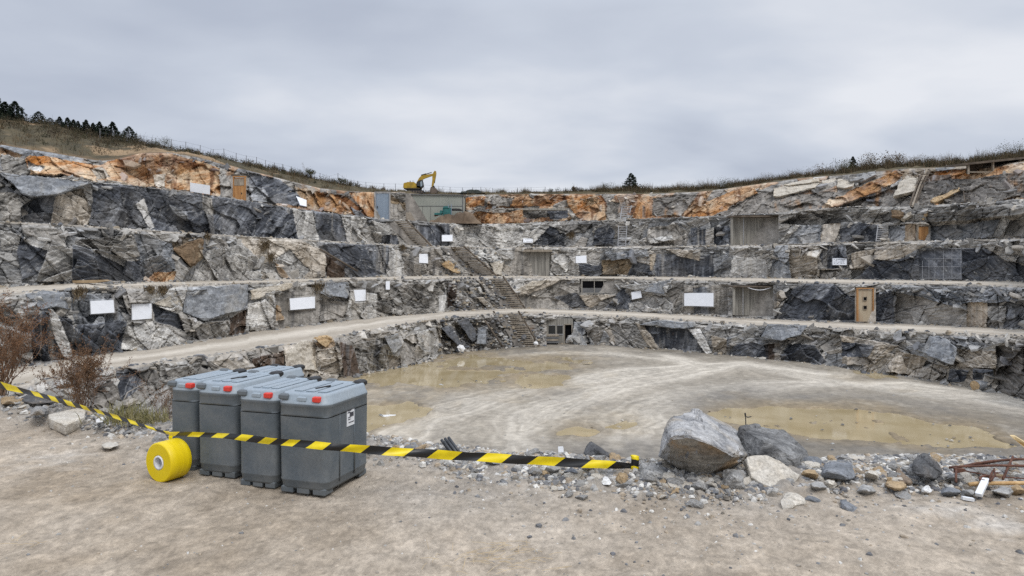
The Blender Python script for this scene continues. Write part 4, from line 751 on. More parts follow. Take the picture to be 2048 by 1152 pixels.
hull('rock', [(1277,963,5.05),(1281,927,5.15),(1305,925,5.2),(1318,929,5.2),(1343,945,5.1),(1344,957,5.05),(1318,967,4.97),(1283,968,4.98),(1303,944,4.94),(1300,940,5.4),(1335,950,5.35)], 'grey', 'light grey rock right beside the yellow and black tape post', 'rock', 3, .007, 9, 4)
hull('rock', [(1557,1004,4.68),(1572,984,4.78),(1596,983,4.8),(1614,1000,4.7),(1615,1010,4.66),(1590,1015,4.62),(1562,1013,4.62),(1584,990,4.68),(1600,998,4.95),(1570,998,4.95)], 'pale', 'small pale rock in front of the pale angular slab', 'rock', 3, .005, 10, 6)
hull('rock', [(1675,996,4.72),(1688,995,4.78),(1721,1015,4.62),(1720,1027,4.56),(1707,1031,4.54),(1678,1018,4.6),(1690,1006,4.58),(1710,1012,4.8)], 'slate', 'smooth grey wedge-shaped stone lying nearest the viewer on the right', 'rock', 3, .004, 9, 8)
hull('rock', [(1638,948,5.15),(1645,930,5.3),(1660,922,5.38),(1702,923,5.35),(1713,955,5.1),(1700,963,5.0),(1690,950,4.98),(1650,940,5.02),(1640,958,5.08),(1705,945,5.4),(1655,945,5.45)], 'slate', 'dark blue-grey block in the rubble right of the dark boulder', 'rock', 3, .005, 8, 9)
hull('rock', [(1822,930,5.25),(1828,910,5.35),(1844,902,5.4),(1857,906,5.38),(1876,925,5.25),(1887,947,5.15),(1872,960,5.02),(1850,955,5.0),(1823,949,5.08),(1853,928,5.06),(1826,931,5.1),(1840,915,5.6),(1880,945,5.5)], 'dark', 'pointed dark boulder with a black face, left of the rusty rods', 'rock', 3, .007, 8, 10)
hull('rock', [(1764,967,4.98),(1768,957,5.1),(1785,955,5.12),(1812,963,5.08),(1819,974,4.98),(1806,983,4.88),(1780,982,4.88),(1790,968,4.86),(1795,970,5.2)], 'tan', 'rounded tan-brown stone in the rubble below the white strip', 'rock', 3, .005, 8, 11, .02)
slab3('rock_slab', [P(*p) for p in [(1791,938,5.2),(1797,932,5.22),(1826,962,5.05),(1822,968,5.02),(1796,958,5.06)]], .05, 'brown', 'brown leaning flake between the tan stone and the black-faced boulder', 'rock slab', .003, 9, 12)
hull('rock', [(1163,903,5.6),(1181,880,5.75),(1190,884,5.75),(1238,918,5.55),(1246,932,5.5),(1180,918,5.5),(1165,912,5.55),(1195,900,5.48),(1230,915,5.9),(1180,900,5.95)], 'dark', 'dark grey slab sticking up behind the tape near its end', 'rock', 3, .006, 9, 13)
slab3('rock_slab', [P(*p) for p in [(95,828,7.15),(160,814,7.5),(172,820,7.4),(170,833,7.1),(132,850,6.72),(98,836,6.98)]], .11, 'pale', 'large flat pale slab lying below the tape on the left', 'rock slab', .004, 6, 14)
hull('rock', [(0,795,8.0),(30,791,8.1),(38,800,7.9),(33,810,7.7),(0,811,7.65),(18,800,7.6),(20,800,8.4)], 'tan', 'tan block at the left picture edge under the tape', 'rock', 3, .006, 7, 15)
hull('rock', [(40,795,8.0),(55,788,8.2),(85,790,8.2),(115,805,7.7),(60,808,7.6),(42,803,7.8),(70,795,8.6)], 'dark', 'dark grey rock under the left tape, right of a tan block', 'rock', 3, .006, 7, 16)
hull('rock', [(58,822,7.3),(70,812,7.55),(103,813,7.45),(90,830,7.05),(60,833,7.05),(75,820,7.0)], 'grey', 'grey flat rock beside the large flat pale slab on the left', 'rock', 3, .005, 8, 17)
hull('rock', [(100,818,7.7),(122,808,8.0),(124,820,7.6),(110,826,7.5),(112,815,8.1)], 'grey', 'small pale grey slab tilted behind the large flat pale slab', 'rock', 2, .004, 8, 18)
hull('rock', [(188,842,6.95),(196,834,7.1),(212,832,7.15),(208,844,6.8),(190,846,6.8),(204,838,7.3)], 'white', 'small white stone under the tape right of the large pale slab', 'rock', 2, .004, 8, 19)
hull('rock', [(165,826,7.5),(178,818,7.7),(195,825,7.5),(190,840,7.2),(168,838,7.2),(185,828,7.9)], 'dark', 'small black stone shaded between two pale stones on the left', 'rock', 2, .004, 8, 20)
hull('rock', [(196,890,6.2),(215,882,6.5),(236,883,6.5),(243,890,6.25),(225,897,6.05),(202,896,6.08)], 'pale', 'low pale stone half buried in the trampled ground on the left', 'rock', 3, .004, 9, 21, .02)
hull('rock', [(752,890,6.0),(758,880,6.25),(785,877,6.3),(793,888,6.1),(790,900,5.9),(758,902,5.85),(775,890,6.5)], 'dark', 'dark rock on the brink right of the grey bins', 'rock', 3, .006, 8, 22)
slab3('rock_slab', [P(*p) for p in [(741,900,5.95),(743,876,6.1),(749,872,6.12),(752,880,6.08),(751,902,5.93)]], .03, 'dark', 'thin dark flake standing on edge beside the grey bins', 'rock slab', .002, 9, 23)
slab3('rock_slab', [P(*p) for p in [(932,944,5.42),(938,926,5.55),(974,926,5.55),(974,940,5.45),(962,948,5.38)]], .06, 'grey', 'grey flat stone below the tape, middle of the picture', 'rock slab', .003, 9, 24)
hull('rock', [(1016,945,5.35),(1020,930,5.45),(1036,929,5.5),(1038,944,5.32),(1028,950,5.26),(1027,935,5.28)], 'white', 'white stone below the tape, left one of a pair', 'rock', 2, .004, 10, 25)
hull('rock', [(1040,944,5.36),(1042,930,5.46),(1062,930,5.5),(1063,942,5.34),(1055,946,5.28),(1050,934,5.28)], 'white', 'white square-edged stone below the tape, right one of a pair', 'rock', 2, .004, 10, 26)
hull('rock', [(1078,948,5.25),(1084,937,5.36),(1094,936,5.36),(1101,944,5.28),(1094,953,5.18),(1082,954,5.18),(1090,942,5.16)], 'tan', 'tan cube-like stone in the gravel below the tape', 'rock', 2, .004, 10, 27)
hull('rock', [(1229,960,5.02),(1236,944,5.12),(1252,944,5.12),(1260,956,5.05),(1250,970,4.92),(1238,970,4.93),(1245,952,4.93)], 'tan', 'orange-tan stone left of the tape post foot', 'rock', 2, .004, 10, 28)
hull('rock', [(1200,965,4.98),(1206,951,5.1),(1218,953,5.08),(1227,966,4.95),(1222,971,4.9),(1204,971,4.92)], 'white', 'whitish chip left of the orange-tan stone', 'rock', 2, .004, 10, 29)
hull('rock', [(1340,970,4.96),(1347,952,5.1),(1364,951,5.12),(1372,966,4.98),(1368,978,4.86),(1346,976,4.88),(1356,960,4.9)], 'grey', 'grey stone in front of the biggest boulder, near its left foot', 'rock', 2, .004, 10, 30)
hull('rock', [(1344,981,4.82),(1354,971,4.92),(1363,978,4.86),(1361,986,4.78),(1346,985,4.78)], 'tan', 'small peach-coloured stone in front of the grey one', 'rock', 2, .003, 10, 31)
hull('rock', [(1837,985,4.9),(1845,972,5.02),(1858,967,5.06),(1868,982,4.92),(1862,989,4.86),(1850,978,4.86)], 'white', 'bright white stone below the black-faced boulder', 'rock', 2, .004, 10, 32)
hull('rock', [(1643,1015,4.65),(1648,1009,4.7),(1658,1011,4.68),(1662,1021,4.6),(1650,1023,4.58)], 'tan', 'small brown pebble left of the grey wedge-shaped stone', 'rock', 2, .003, 10, 33)
EX = [(1105, 950, 5.22, 34, 24, 'grey', 'angular grey stone in the gravel under the tape, right of the tan cube-like stone'), (1145, 956, 5.15, 40, 22, 'slate', 'dark flat stone in the gravel under the right half of the tape'), (1176, 950, 5.2, 30, 26, 'pale', 'pale angular stone left of the whitish chip under the tape'), (985, 940, 5.4, 34, 22, 'slate', 'slate piece right of the grey flat stone under the tape'), (1400, 985, 4.85, 44, 24, 'grey', 'grey angular stone lying in front of the biggest boulder'), (1425, 978, 4.9, 26, 18, 'pale', 'small pale stone in front of the biggest boulder, near its right foot'),
      (1635, 985, 4.85, 42, 28, 'grey', 'grey broken stone right of the small pale rock'), (1660, 970, 4.95, 34, 22, 'pale', 'pale chip below the dark blue-grey block'), (1735, 985, 4.85, 44, 26, 'grey', 'grey flat stone left of the rounded tan-brown stone'), (1745, 955, 5.1, 36, 30, 'pale', 'pale broken stone between the dark block and the tan-brown stone'), (1900, 985, 4.85, 44, 24, 'slate', 'slaty stone right of the bright white stone'), (1935, 982, 4.87, 34, 20, 'grey', 'grey stone just left of the white batten'), (2005, 985, 4.86, 46, 28, 'grey', 'grey stone under the peeled pole right of the white batten'), (1910, 955, 5.12, 40, 28, 'grey', 'grey broken stone under the left end of the rusty rods'), (1620, 958, 5.08, 38, 28, 'tan', 'tan broken stone at the right foot of the dark boulder'), (2035, 975, 4.93, 38, 26, 'tan', 'tan broken stone at the right picture edge below the pole')]
for i, (px, py, d, w, h, m, lab) in enumerate(EX):
    r = random.Random(300 + i); pts = []
    for q in range(7): a = 6.283 * (q + r.uniform(-.3, .3)) / 7; pts.append((px + math.cos(a) * w / 2, py - h / 2 - math.sin(a) * h / 2 * r.uniform(.75, 1.1), d + r.uniform(-.02, .10)))
    pts += [(px + r.uniform(-.25, .1) * w, py - h * r.uniform(.45, .75), d - .05), (px + r.uniform(0, .3) * w, py - h * r.uniform(.3, .6), d - .06), (px, py - h * .4, d + .14)]
    k_ = (gh(px, d) - P(px, py, d)[2]) * F / d; hull('rock', [(a, b - k_ + 2, c) for a, b, c in pts], m, lab, 'rock', 2, .004, 10, 200 + i, .004)
# white and grey things among the rock at the foot of the faces
d_ = G(1, 700, FLOOR)[1]
hull('boulder', [(912,694,80),(918,688,80.5),(928,690,80.5),(932,698,80),(926,705,79.6),(916,704,79.6),(922,696,79.4)], 'white', 'white six-sided block at the edge of the muddy pool', 'boulder', 2, .04, 1, 34, .06)
hull('boulder', [(1066,685,87.5),(1071,680,87.8),(1077,684,87.6),(1078,690,87.3),(1072,692,87.2),(1067,690,87.3),(1072,686,87)], 'white', 'white rounded stone left of the stacked planks by the hut', 'boulder', 2, .04, 1, 35, .06)
hull('boulder', [(1040,674,87),(1044,668,87.3),(1052,668,87.3),(1056,674,87),(1053,681,86.6),(1043,682,86.6),(1048,675,86.3)], 'dark', 'round black boulder beside the foot of the stairway', 'boulder', 2, .05, 1, 36, .1)
hull('boulder', [(1130,681,88),(1136,670,88.4),(1146,669,88.4),(1146,685,87.8),(1132,686,87.7),(1138,676,87.5)], 'grey', 'pile-like grey stone in front of the hut door', 'boulder', 2, .06, 1.5, 37, .06)
slab3('rock', [P(*p) for p in [(770,785,57.5),(800,764,62),(830,759,63.5),(925,775,59.5),(915,778,58.6),(830,788,56.6),(792,793,55.5)]], .5, 'fgrey', 'low grey rock outcrop rising between the two pools', 'rock', .10, .5, 38, 3, .05)
slab3('rock', [P(*p) for p in [(715,785,57),(770,778,58.5),(800,792,55.6),(780,806,52.8),(716,810,52)]], .3, 'fgrey', 'flat grey rock shelf right of the grey bins in the mud', 'rock', .08, .5, 39, 3, .05)
slab3('rock_slab', [P(*p) for p in [(760,831,48.2),(775,825,49.4),(801,824,49.5),(790,831,48.2),(768,833,47.8)]], .12, 'white', 'white broken sheet lying in the smaller left puddle', 'rock slab', .02, 1.5, 40, 2, .02)
def log_():
    a = np.array(G(1950, 782, FLOOR)); b = np.array(G(2004, 779, FLOOR)); u = (b - a) / np.linalg.norm(b - a); n = np.cross((0, 0, 1), u)
    t = empty('log', a, 'thick grey broken log with a tan sawn end at the right wall foot', 'log')
    rings = []
    for k in range(9):
        f = k / 8; c = u * np.linalg.norm(b - a) * f + np.array((0, 0, .42)); r_ = lerp(.44, .36, f) * (1 if k < 7 else (.85 if k == 7 else .5))
        rings.append([c + n * r_ * math.cos(q) * (1 + .06 * math.sin(3 * q + f * 3)) + np.array((0, 0, 1)) * r_ * .95 * math.sin(q) for q in np.linspace(0, 2 * math.pi, 14, endpoint=False)])
    recalc(MB().loft(rings, False, True).build('bark', ROCKM['fslate'], t))
    recalc(MB().loft([[p - u * .02 for p in rings[0]], [rings[0][0] * 0 + (np.mean(rings[0], 0) + (p - np.mean(rings[0], 0)) * .3) - u * .06 for p in rings[0]]], False, True).build('sawn_end', ROCKM['ftan'], t))
log_()

# ---- countable stones strewn along the brink
STM = [stone_mesh(60 + k, .8, 8, 2, .015, (1, R.uniform(.55, .9), R.uniform(.35, .85))) for k in range(10)]
def strew():
    r = random.Random(21); n = 0
    lab = {'grey': ('small grey stone in the gravel band along the brink', 'grey stones along the brink'), 'pale': ('small whitish stone in the gravel band along the brink', 'whitish stones along the brink'),
           'tan': ('small tan stone in the gravel band along the brink', 'tan stones along the brink'), 'slate': ('small dark slaty stone in the gravel band along the brink', 'slaty stones along the brink')}
    ms = {}
    spots = []
    while len(spots) < 285:
        u = r.random()
        px = r.uniform(900, 2050) if u < .82 else (r.uniform(0, 335) if u < .94 else r.uniform(730, 900))
        back = min(abs(r.gauss(0, .27 if px > 1000 else .22)), .75) + .03
        s = r.choice((.03, .035, .04, .045, .055, .065, .08)) * 1.15 * (1.15 if px > 1600 or px < 340 else 1)
        spots.append((px, back, s))
    for px, back, s in spots:
        d = float(edge_d(px)) - back + .05
        if 1300 < px < 1620 and back < .25: d -= .22
        x = (px - CX) / F * d; k = r.choices(('grey', 'pale', 'tan', 'slate'), (10, 6, 2.4, 2.4))[0]; i = r.randrange(10)
        me = ms.get((k, i))
        if me is None: me = ms[(k, i)] = STM[i].copy(); me.materials.append(ROCKM[k])
        o = bpy.data.objects.new('stone', me); COL.objects.link(o)
        o.location = (x, d, gh(px, d) - s * .10); o.scale = (s, s, s * r.uniform(.7, 1.1)); o.rotation_euler = (r.uniform(-.35, .35), r.uniform(-.35, .35), r.uniform(0, 6.3))
        tag(o, lab[k][0], 'stone', lab[k][1])
strew()
# ---- uncountable gravel and rubble
def tiny(r, c, s, mb, flat=.7):
    a = r.uniform(0, 6.28); ca, sa = math.cos(a), math.sin(a); p = []
    for z, k in ((0, 1), (.7, .75), (1.0, .35)):
        m = 5 if z < 1 else 3
        for i in range(m):
            q = 6.283 * i / m + r.uniform(-.3, .3); x = math.cos(q) * s * k * r.uniform(.7, 1.2); y = math.sin(q) * s * k * .7 * r.uniform(.7, 1.2)
            p.append((c[0] + x * ca - y * sa, c[1] + x * sa + y * ca, c[2] - s * .15 + z * s * flat * r.uniform(.75, 1.2)))
    f = [(i, (i + 1) % 5, 5 + (i + 1) % 5, 5 + i) for i in range(5)] + [(5, 6, 11, 10), (6, 7, 11), (7, 8, 12, 11), (8, 9, 10, 12), (9, 5, 10), (10, 11, 12)]
    mb.add(p, f)
MGRAV = mat_attr('gravel', 12, 60, .5, .006, .75, 1.25)
MRUB = mat_attr('rubble', 2.5, 9, .6, .05, .75, 1.25)
def gravel():
    r = random.Random(5); mb = MB(); mb.cc = (0, 0, 0)
    tones = [(.30,.29,.27), (.40,.385,.36), (.20,.20,.20), (.34,.28,.21), (.52,.50,.46), (.27,.24,.20), (.13,.13,.135)]
    for _ in range(26000):
        u = r.random(); px = r.uniform(-40, 2090) if u < .45 else r.uniform(880, 2090)
        back = abs(r.gauss(0, .27)) if r.random() < .93 else abs(r.gauss(0, .8)); d = float(edge_d(px)) - back + .08
        if d < 2.6: continue
        s = min(.05, .008 + r.expovariate(1 / .010)) * (1 if back < .7 else .6)
        x = (px - CX) / F * d; t = r.choice(tones); k = r.uniform(.8, 1.25); mb.cc = tuple(q * k for q in t)
        tiny(r, (x, d, gh(px, d)), s, mb)
    for _ in range(600):
        px = r.uniform(-40, 2090); d = r.uniform(3.3, 6); x = (px - CX) / F * d; t = r.choice(tones[:6]); mb.cc = tuple(q * 1.05 for q in t)
        if d > edge_d(px) - .2: continue
        tiny(r, (x, d, gh(px, d)), .004 + r.expovariate(1 / .0035), mb)
    tag(mb.build('gravel', MGRAV), 'loose grey and tan gravel strewn over the near ground and brink', 'gravel', kind='stuff')
gravel()
def rubble():
    r = random.Random(8); mb = MB(); mb.cc = (0, 0, 0)
    tones = [(.21,.21,.205), (.34,.33,.31), (.10,.105,.115), (.27,.225,.165), (.42,.39,.34), (.16,.155,.15)]
    for t in range(5):
        for _ in range(1500):
            px = r.uniform(-30, 2080); i = int(np.argmin(np.abs(PXC - px)))
            u = r.random()
            if u < .55: (d, z) = ledge(t, px); d += r.uniform(-.1, .3) + abs(r.gauss(0, .25)); s = r.uniform(.07, .22)
            else: (d, z) = toe(t, px); d -= abs(r.gauss(0, .5)) - .1; s = r.uniform(.08, .3)
            if t == 4 and u < .55: continue
            if r.random() < .07: s *= 2.0
            k = r.uniform(.75, 1.25); c = r.choice(tones if t < 4 else tones[:4] + [(.33,.17,.07), (.40,.30,.19)]); mb.cc = tuple(q * k for q in c)
            tiny(r, ((px - CX) / F * d, d, z - .03), s, mb, r.uniform(.35, .9))
    for _ in range(700):                              # gully beside the stairs
        t = r.choice((0, 0, 0, 1, 1, 2)); px = r.uniform(880, 1090) if t == 0 else (r.uniform(900, 1030) if t == 1 else r.uniform(880, 1000))
        V, DD, Z, PY, D = TG[t]; i = int(np.argmin(np.abs(PXC - px))); j = r.randrange(DD.shape[1]); k = r.uniform(.75, 1.25); mb.cc = tuple(q * k for q in r.choice(tones))
        tiny(r, (float((px - CX) / F * DD[i, j]), float(DD[i, j]) - .1, float(Z[i, j])), r.uniform(.1, .42), mb, r.uniform(.4, .9))
    for _ in range(260):                              # bits on the quarry floor
        px, py = r.uniform(720, 2060), r.uniform(700, 930); q = G(px, py, FLOOR); k = r.uniform(.8, 1.2); mb.cc = tuple(v * k for v in r.choice(tones)); tiny(r, (q[0], q[1], FLOOR + .02), r.uniform(.04, .16), mb, .5)
    tag(mb.build('rubble', MRUB), 'broken stone littering the ledges and the feet of the rock faces', 'rubble', kind='stuff')
def shards():
    """flags of slate that have broken loose and lie on the faces and ledges"""
    r = random.Random(31); mb = MB(); mb.cc = (0, 0, 0)
    seats = [[(min(p[0] for p in q) - 8, min(p[1] for p in q) - 7, max(p[0] for p in q) + 8, max(p[1] for p in q) + 7) for (t2, o, q, k) in SEAT if t2 == t] for t in range(5)]
    n_want = (330, 250, 230, 170, 260)
    for t in range(5):
        V, DD, Z, PY, D = TG[t]; col, rub, band = TC[t]; nv = DD.shape[1]; n = 0; tries = 0
        while n < n_want[t] and tries < 30000:
            tries += 1; px = r.uniform(-30, 2085); i = int(np.argmin(np.abs(PXC - px))); j = r.randrange(2, nv - 1)
            w = .012 + .30 * float(rub[i, j]) ** 3 + .8 * float(band[i, j])
            if r.random() > w: continue
            py = PY[i, j]
            if any(a < px < c and b < py < d for a, b, c, d in seats[t]): continue
            n += 1; s = min(1.3, .25 + r.expovariate(1 / .30)) * (.8 if t == 4 else 1)
            if V[j] > .8: s = min(s, .7)
            nrm = Vector((r.gauss(0, .4), r.gauss(-.55, .45), r.gauss(.75, .45))).normalized(); u = nrm.cross(Vector((r.gauss(0, .4), -1, .1))).normalized(); v = nrm.cross(u)
            c = Vector((float((px - CX) / F * DD[i, j]), float(DD[i, j]) + s * r.uniform(-.15, .30), float(Z[i, j]) - (.5 * s * nrm.z if V[j] > .85 else 0)))
            m = r.choice((4, 5, 5, 6)); a0 = r.uniform(0, 6.28); ring = []
            for q in range(m): a = a0 + 6.283 * (q + r.uniform(-.28, .28)) / m; ring.append(c + u * (math.cos(a) * s * r.uniform(.75, 1.25)) + v * (math.sin(a) * s * .62 * r.uniform(.7, 1.2)))
            th = s * r.uniform(.14, .38); base_c = col[i, j]; k = r.uniform(.72, 1.38); tone = np.array(r.choice(((.30,.305,.31), (.40,.38,.345), (.17,.175,.19), (.33,.29,.235), (.48,.46,.42), (.22,.21,.195))))
            mb.cc = tuple(np.clip((base_c * .5 + tone * .5) * k, .02, .62))
            top = [p + nrm * th * .5 for p in ring]; bot = [c + (p - c) * r.uniform(.8, 1.05) - nrm * th * .5 for p in ring]; ins = [c + (p - c) * .86 + nrm * th * .62 for p in ring]
            mb.add(ins + top + bot, [tuple(range(m))] + [(q, m + q, m + (q + 1) % m, (q + 1) % m) for q in range(m)] + [(m + q, 2 * m + q, 2 * m + (q + 1) % m, m + (q + 1) % m) for q in range(m)] + [tuple(range(3 * m - 1, 2 * m - 1, -1))])
    tag(mb.build('rubble', MROCK), 'slate flags broken loose on the quarry faces and ledges', 'rubble', kind='stuff')
shards()
rubble()
# ================================================================ things on the near terrace
def plastic(name, c, rough=.5, dirt=.25):
    m, nt, N, L, B = newmat(name)
    v = coords(N, L); n = noise_node(N, L, 3.5, 7, .65, v, .3); n2 = noise_node(N, L, 55, 4, .6, v)
    g = N.new('ShaderNodeNewGeometry'); sx = N.new('ShaderNodeSeparateXYZ'); L.new(g.outputs['Normal'], sx.inputs[0])
    mx = N.new('ShaderNodeMix'); mx.data_type = 'RGBA'; mx.inputs['A'].default_value = (*c, 1); mx.inputs['B'].default_value = (.34, .32, .28, 1)
    a = maprange(N, L, n.outputs[0], .42, .78, 0.02, dirt); L.new(a, mx.inputs['Factor'])
    L.new(mulcol(N, L, mx.outputs['Result'], maprange(N, L, n2.outputs[0], .3, .7, .9, 1.1)), B.inputs['Base Color'])
    L.new(maprange(N, L, n.outputs[0], .3, .7, rough - .1, rough + .15), B.inputs['Roughness'])
    bp = N.new('ShaderNodeBump'); bp.inputs['Strength'].default_value = .12; bp.inputs['Distance'].default_value = .002; L.new(n2.outputs[0], bp.inputs['Height']); L.new(bp.outputs[0], B.inputs['Normal'])
    return m
M_BIN = plastic('grey_plastic', (.078, .094, .106), .5, .3); M_LID = plastic('sky_lit_grey_plastic', (.275, .325, .365), .42, .28)  # lid is the bin's grey with light from the sky painted into its colour
M_RED = plastic('red_plastic', (.62, .035, .018), .4, .06); M_BLACK = plastic('black_plastic', (.012, .012, .013), .5, .05); M_GREYL = plastic('mid_grey_plastic', (.10, .115, .125), .45, .1)
M_STICK = mat_plain('white_sticker', (.72, .73, .74), (.62, .63, .64), 30, .5); M_INK = mat_plain('printing_ink', (.05, .05, .06), None, 40, .6)
def rr(w, l, r, z, n=6):
    """rounded rectangle, x across, y deep"""
    o = []
    for cx, cy, a0 in ((w/2-r, l/2-r, 0), (-w/2+r, l/2-r, 90), (-w/2+r, -l/2+r, 180), (w/2-r, -l/2+r, 270)):
        for k in range(n + 1):
            a = math.radians(a0 + 90 * k / n); o.append((cx + r * math.cos(a), cy + r * math.sin(a), z))
    return o
def make_bin(x, y, rz, w, l, h, label, sticker=False, slot=False, black=1):
    t = empty('storage_bin', (x, y, float(gz(x, y))), label, 'storage bin', 'grey storage bins behind the tape', rz)
    lo = lambda dz, k, r=.055: rr(w * k, l * (1 - (1 - k) * w / l), r, dz)
    b = MB().loft([lo(.035, .93, .06), lo(.05, .955, .065), lo(.085, .965), lo(.092, .985), lo(.10, .985), lo(.106, .975), lo(h - .10, 1.0), lo(h - .085, 1.0)], True, False)
    for s in (-1, 1):                                 # moulded shallow side channel
        b.box((s * (w * .4945 + .001), l * .12, h * .49), (.006, .012, h * .76)); b.box((s * (w * .4945 + .001), -l * .22, h * .49), (.006, .008, h * .76))
    recalc(b.build('body', M_BIN, t, True))
    for sx in (-.32, 0, .32):
        for sy in (-1, 1): recalc(MB().box((sx * w, sy * (l * .47 - .045), .024), (w * .24, .10, .05), bev=.009).build('foot', M_BIN, t))
    rim = MB().loft([lo(h - .080, 1.0), lo(h - .078, 1.024, .075), lo(h - .066, 1.026, .076), lo(h - .016, 1.022, .076), lo(h - .010, 1.042, .08), lo(h + .004, 1.042, .08), lo(h + .010, 1.03, .078), lo(h + .010, .97)], False, False)
    recalc(rim.build('rim', M_BIN, t, True))
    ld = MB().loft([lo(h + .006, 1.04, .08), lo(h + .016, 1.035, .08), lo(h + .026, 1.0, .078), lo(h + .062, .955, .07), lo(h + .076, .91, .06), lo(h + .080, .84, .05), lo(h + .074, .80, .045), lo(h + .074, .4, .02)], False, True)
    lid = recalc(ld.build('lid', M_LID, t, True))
    ribs = MB()
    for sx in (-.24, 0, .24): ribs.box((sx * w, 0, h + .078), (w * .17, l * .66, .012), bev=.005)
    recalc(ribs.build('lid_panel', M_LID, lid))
    for sx in (-.38, .02, .40):
        pass
    recalc(MB().box((w * .30, -l * .505 + .008, h + .044), (.056, .04, .04), bev=.007).build('red_catch', M_RED, t))
    recalc(MB().box((-w * .36, -l * .50 + .012, h + .050), (.075, .05, .042), bev=.01).build('grey_catch', M_GREYL, t))
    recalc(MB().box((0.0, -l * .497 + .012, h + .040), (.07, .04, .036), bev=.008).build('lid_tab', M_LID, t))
    recalc(MB().box((w * .33, l * .45, h + .070), (.07, .10, .05), bev=.014).build('black_catch', M_BLACK, t))
    recalc(MB().box((-w * .30, l * .46, h + .070), (.075, .06, .04), bev=.012).build('grey_catch', M_BLACK if black > 1 else M_GREYL, t))
    if slot: recalc(MB().box((w * .05, -l * .10, h + .086), (.012, .14, .012), rz=-.25, bev=.003).build('slot', M_BLACK, t))
    if sticker:
        st = MB().box((w * .5 - .0005, l * .02, h * .80), (.006, .10, .135), bev=0).build('sticker', M_STICK, t)
        ink = MB()
        for k, (yy, zz, ww, hh) in enumerate([(-.018, .046, .05, .012), (-.025, .030, .036, .006), (.012, .012, .05, .03), (-.02, -.006, .03, .006), (-.02, -.02, .03, .005), (.006, -.042, .07, .005)]):
            ink.box((w * .5 + .0035, l * .02 + yy, h * .80 + zz), (.003, ww, hh))
        ink.build('print', M_INK, st)
    return t
BINS = [((340, 938), (390, 948), 'leftmost grey storage bin, half hidden by the roll of yellow tape', False, False, 1),
        ((391, 952), (472, 966), 'second grey storage bin from the left, its lid long and slotted', False, True, 1),
        ((474, 974), (552, 984), 'third grey storage bin from the left, beside the largest one', False, False, 1),
        ((554, 986), (654, 1000), 'largest nearest grey storage bin with a white sticker on its side', True, True, 1)]
rz = math.radians(-18)
for (ax, ay), (bx, by), lab, st, sl_, bk in BINS:
    a = G(ax, ay); b = G(bx, by); w = {340: .25, 391: .362, 474: .33, 554: .40}[ax]
    ux, uy = math.cos(rz), math.sin(rz); L_ = .58
    c = (b[0], b[1]) ; fx, fy = c[0] - ux * w / 2, c[1] - uy * w / 2     # middle of the front edge
    make_bin(fx - uy * L_ / 2, fy + ux * L_ / 2, rz, w, L_, .62, lab, st, sl_, bk)
make_bin(-2.13, 6.17, rz, .40, .50, .585, 'grey storage bin standing behind the others, only its lid showing', False, False, 2)

# ---- warning tape
M_YEL = mat_plain('yellow_tape', (.80, .62, .004), (.74, .56, .003), 20, .32)
def striped():
    m, nt, N, L, B = newmat('striped_tape')
    at = N.new('ShaderNodeAttribute'); at.attribute_name = 'stripe'
    f = N.new('ShaderNodeMath'); f.operation = 'FRACT'; L.new(at.outputs['Fac'], f.inputs[0])
    g = N.new('ShaderNodeMath'); g.operation = 'LESS_THAN'; L.new(f.outputs[0], g.inputs[0]); g.inputs[1].default_value = .5
    n = noise_node(N, L, 14, 4, .6, coords(N, L)); mx = N.new('ShaderNodeMix'); mx.data_type = 'RGBA'; L.new(g.outputs[0], mx.inputs['Factor'])
    mx.inputs['A'].default_value = (.80, .62, .004, 1); mx.inputs['B'].default_value = (.010, .010, .010, 1)
    L.new(mulcol(N, L, mx.outputs['Result'], maprange(N, L, n.outputs[0], .3, .7, .85, 1.08)), B.inputs['Base Color'])
    B.inputs['Roughness'].default_value = .32; B.inputs['Specular IOR Level'].default_value = .5
    return m
M_TAPE = striped()
def ribbon(name, pts, blacks, slant, label, parent=None, twist=0):
    """pts: column, row of the middle, half height in px, depth; blacks: columns where the black bars are centred"""
    n = 260; xs = np.linspace(pts[0][0], pts[-1][0], n); px_ = [p[0] for p in pts]
    cy = smooth(np.interp(xs, px_, [p[1] for p in pts]), 4); hh = smooth(np.interp(xs, px_, [p[2] for p in pts]), 4); dd = np.interp(xs, px_, [p[3] for p in pts])
    bx = np.array(blacks, float); idx = np.arange(len(bx), dtype=float)
    u = np.interp(xs, bx, idx) + np.where(xs < bx[0], (xs - bx[0]) / (bx[1] - bx[0]), 0) + np.where(xs > bx[-1], (xs - bx[-1]) / (bx[-1] - bx[-2]), 0)
    vs, st = [], []; m = 7
    for i in range(n):
        per = max(20., float(np.interp(xs[i], (bx[1:] + bx[:-1]) / 2, np.diff(bx))))
        for k in range(m):
            f = k / (m - 1) * 2 - 1
            d = dd[i] + .012 * math.sin(xs[i] * .035 + f * 1.3) * (1 - abs(f) * .3) + .010 * math.sin(xs[i] * .013) + twist * f
            vs.append(P(xs[i], cy[i] + f * hh[i] + .6 * math.sin(xs[i] * .05 + f), d)); st.append(u[i] + .25 - slant * f * hh[i] / per)
    o_ = np.array(vs).mean(0); o = mesh_np(name, np.array(vs) - o_, grid_faces(n, m), M_TAPE, None, parent, True)
    a = o.data.attributes.new('stripe', 'FLOAT', 'POINT'); a.data.foreach_set('value', np.array(st, np.float32)); o.location = o_
    return tag(o, label, 'barrier tape') if label else o
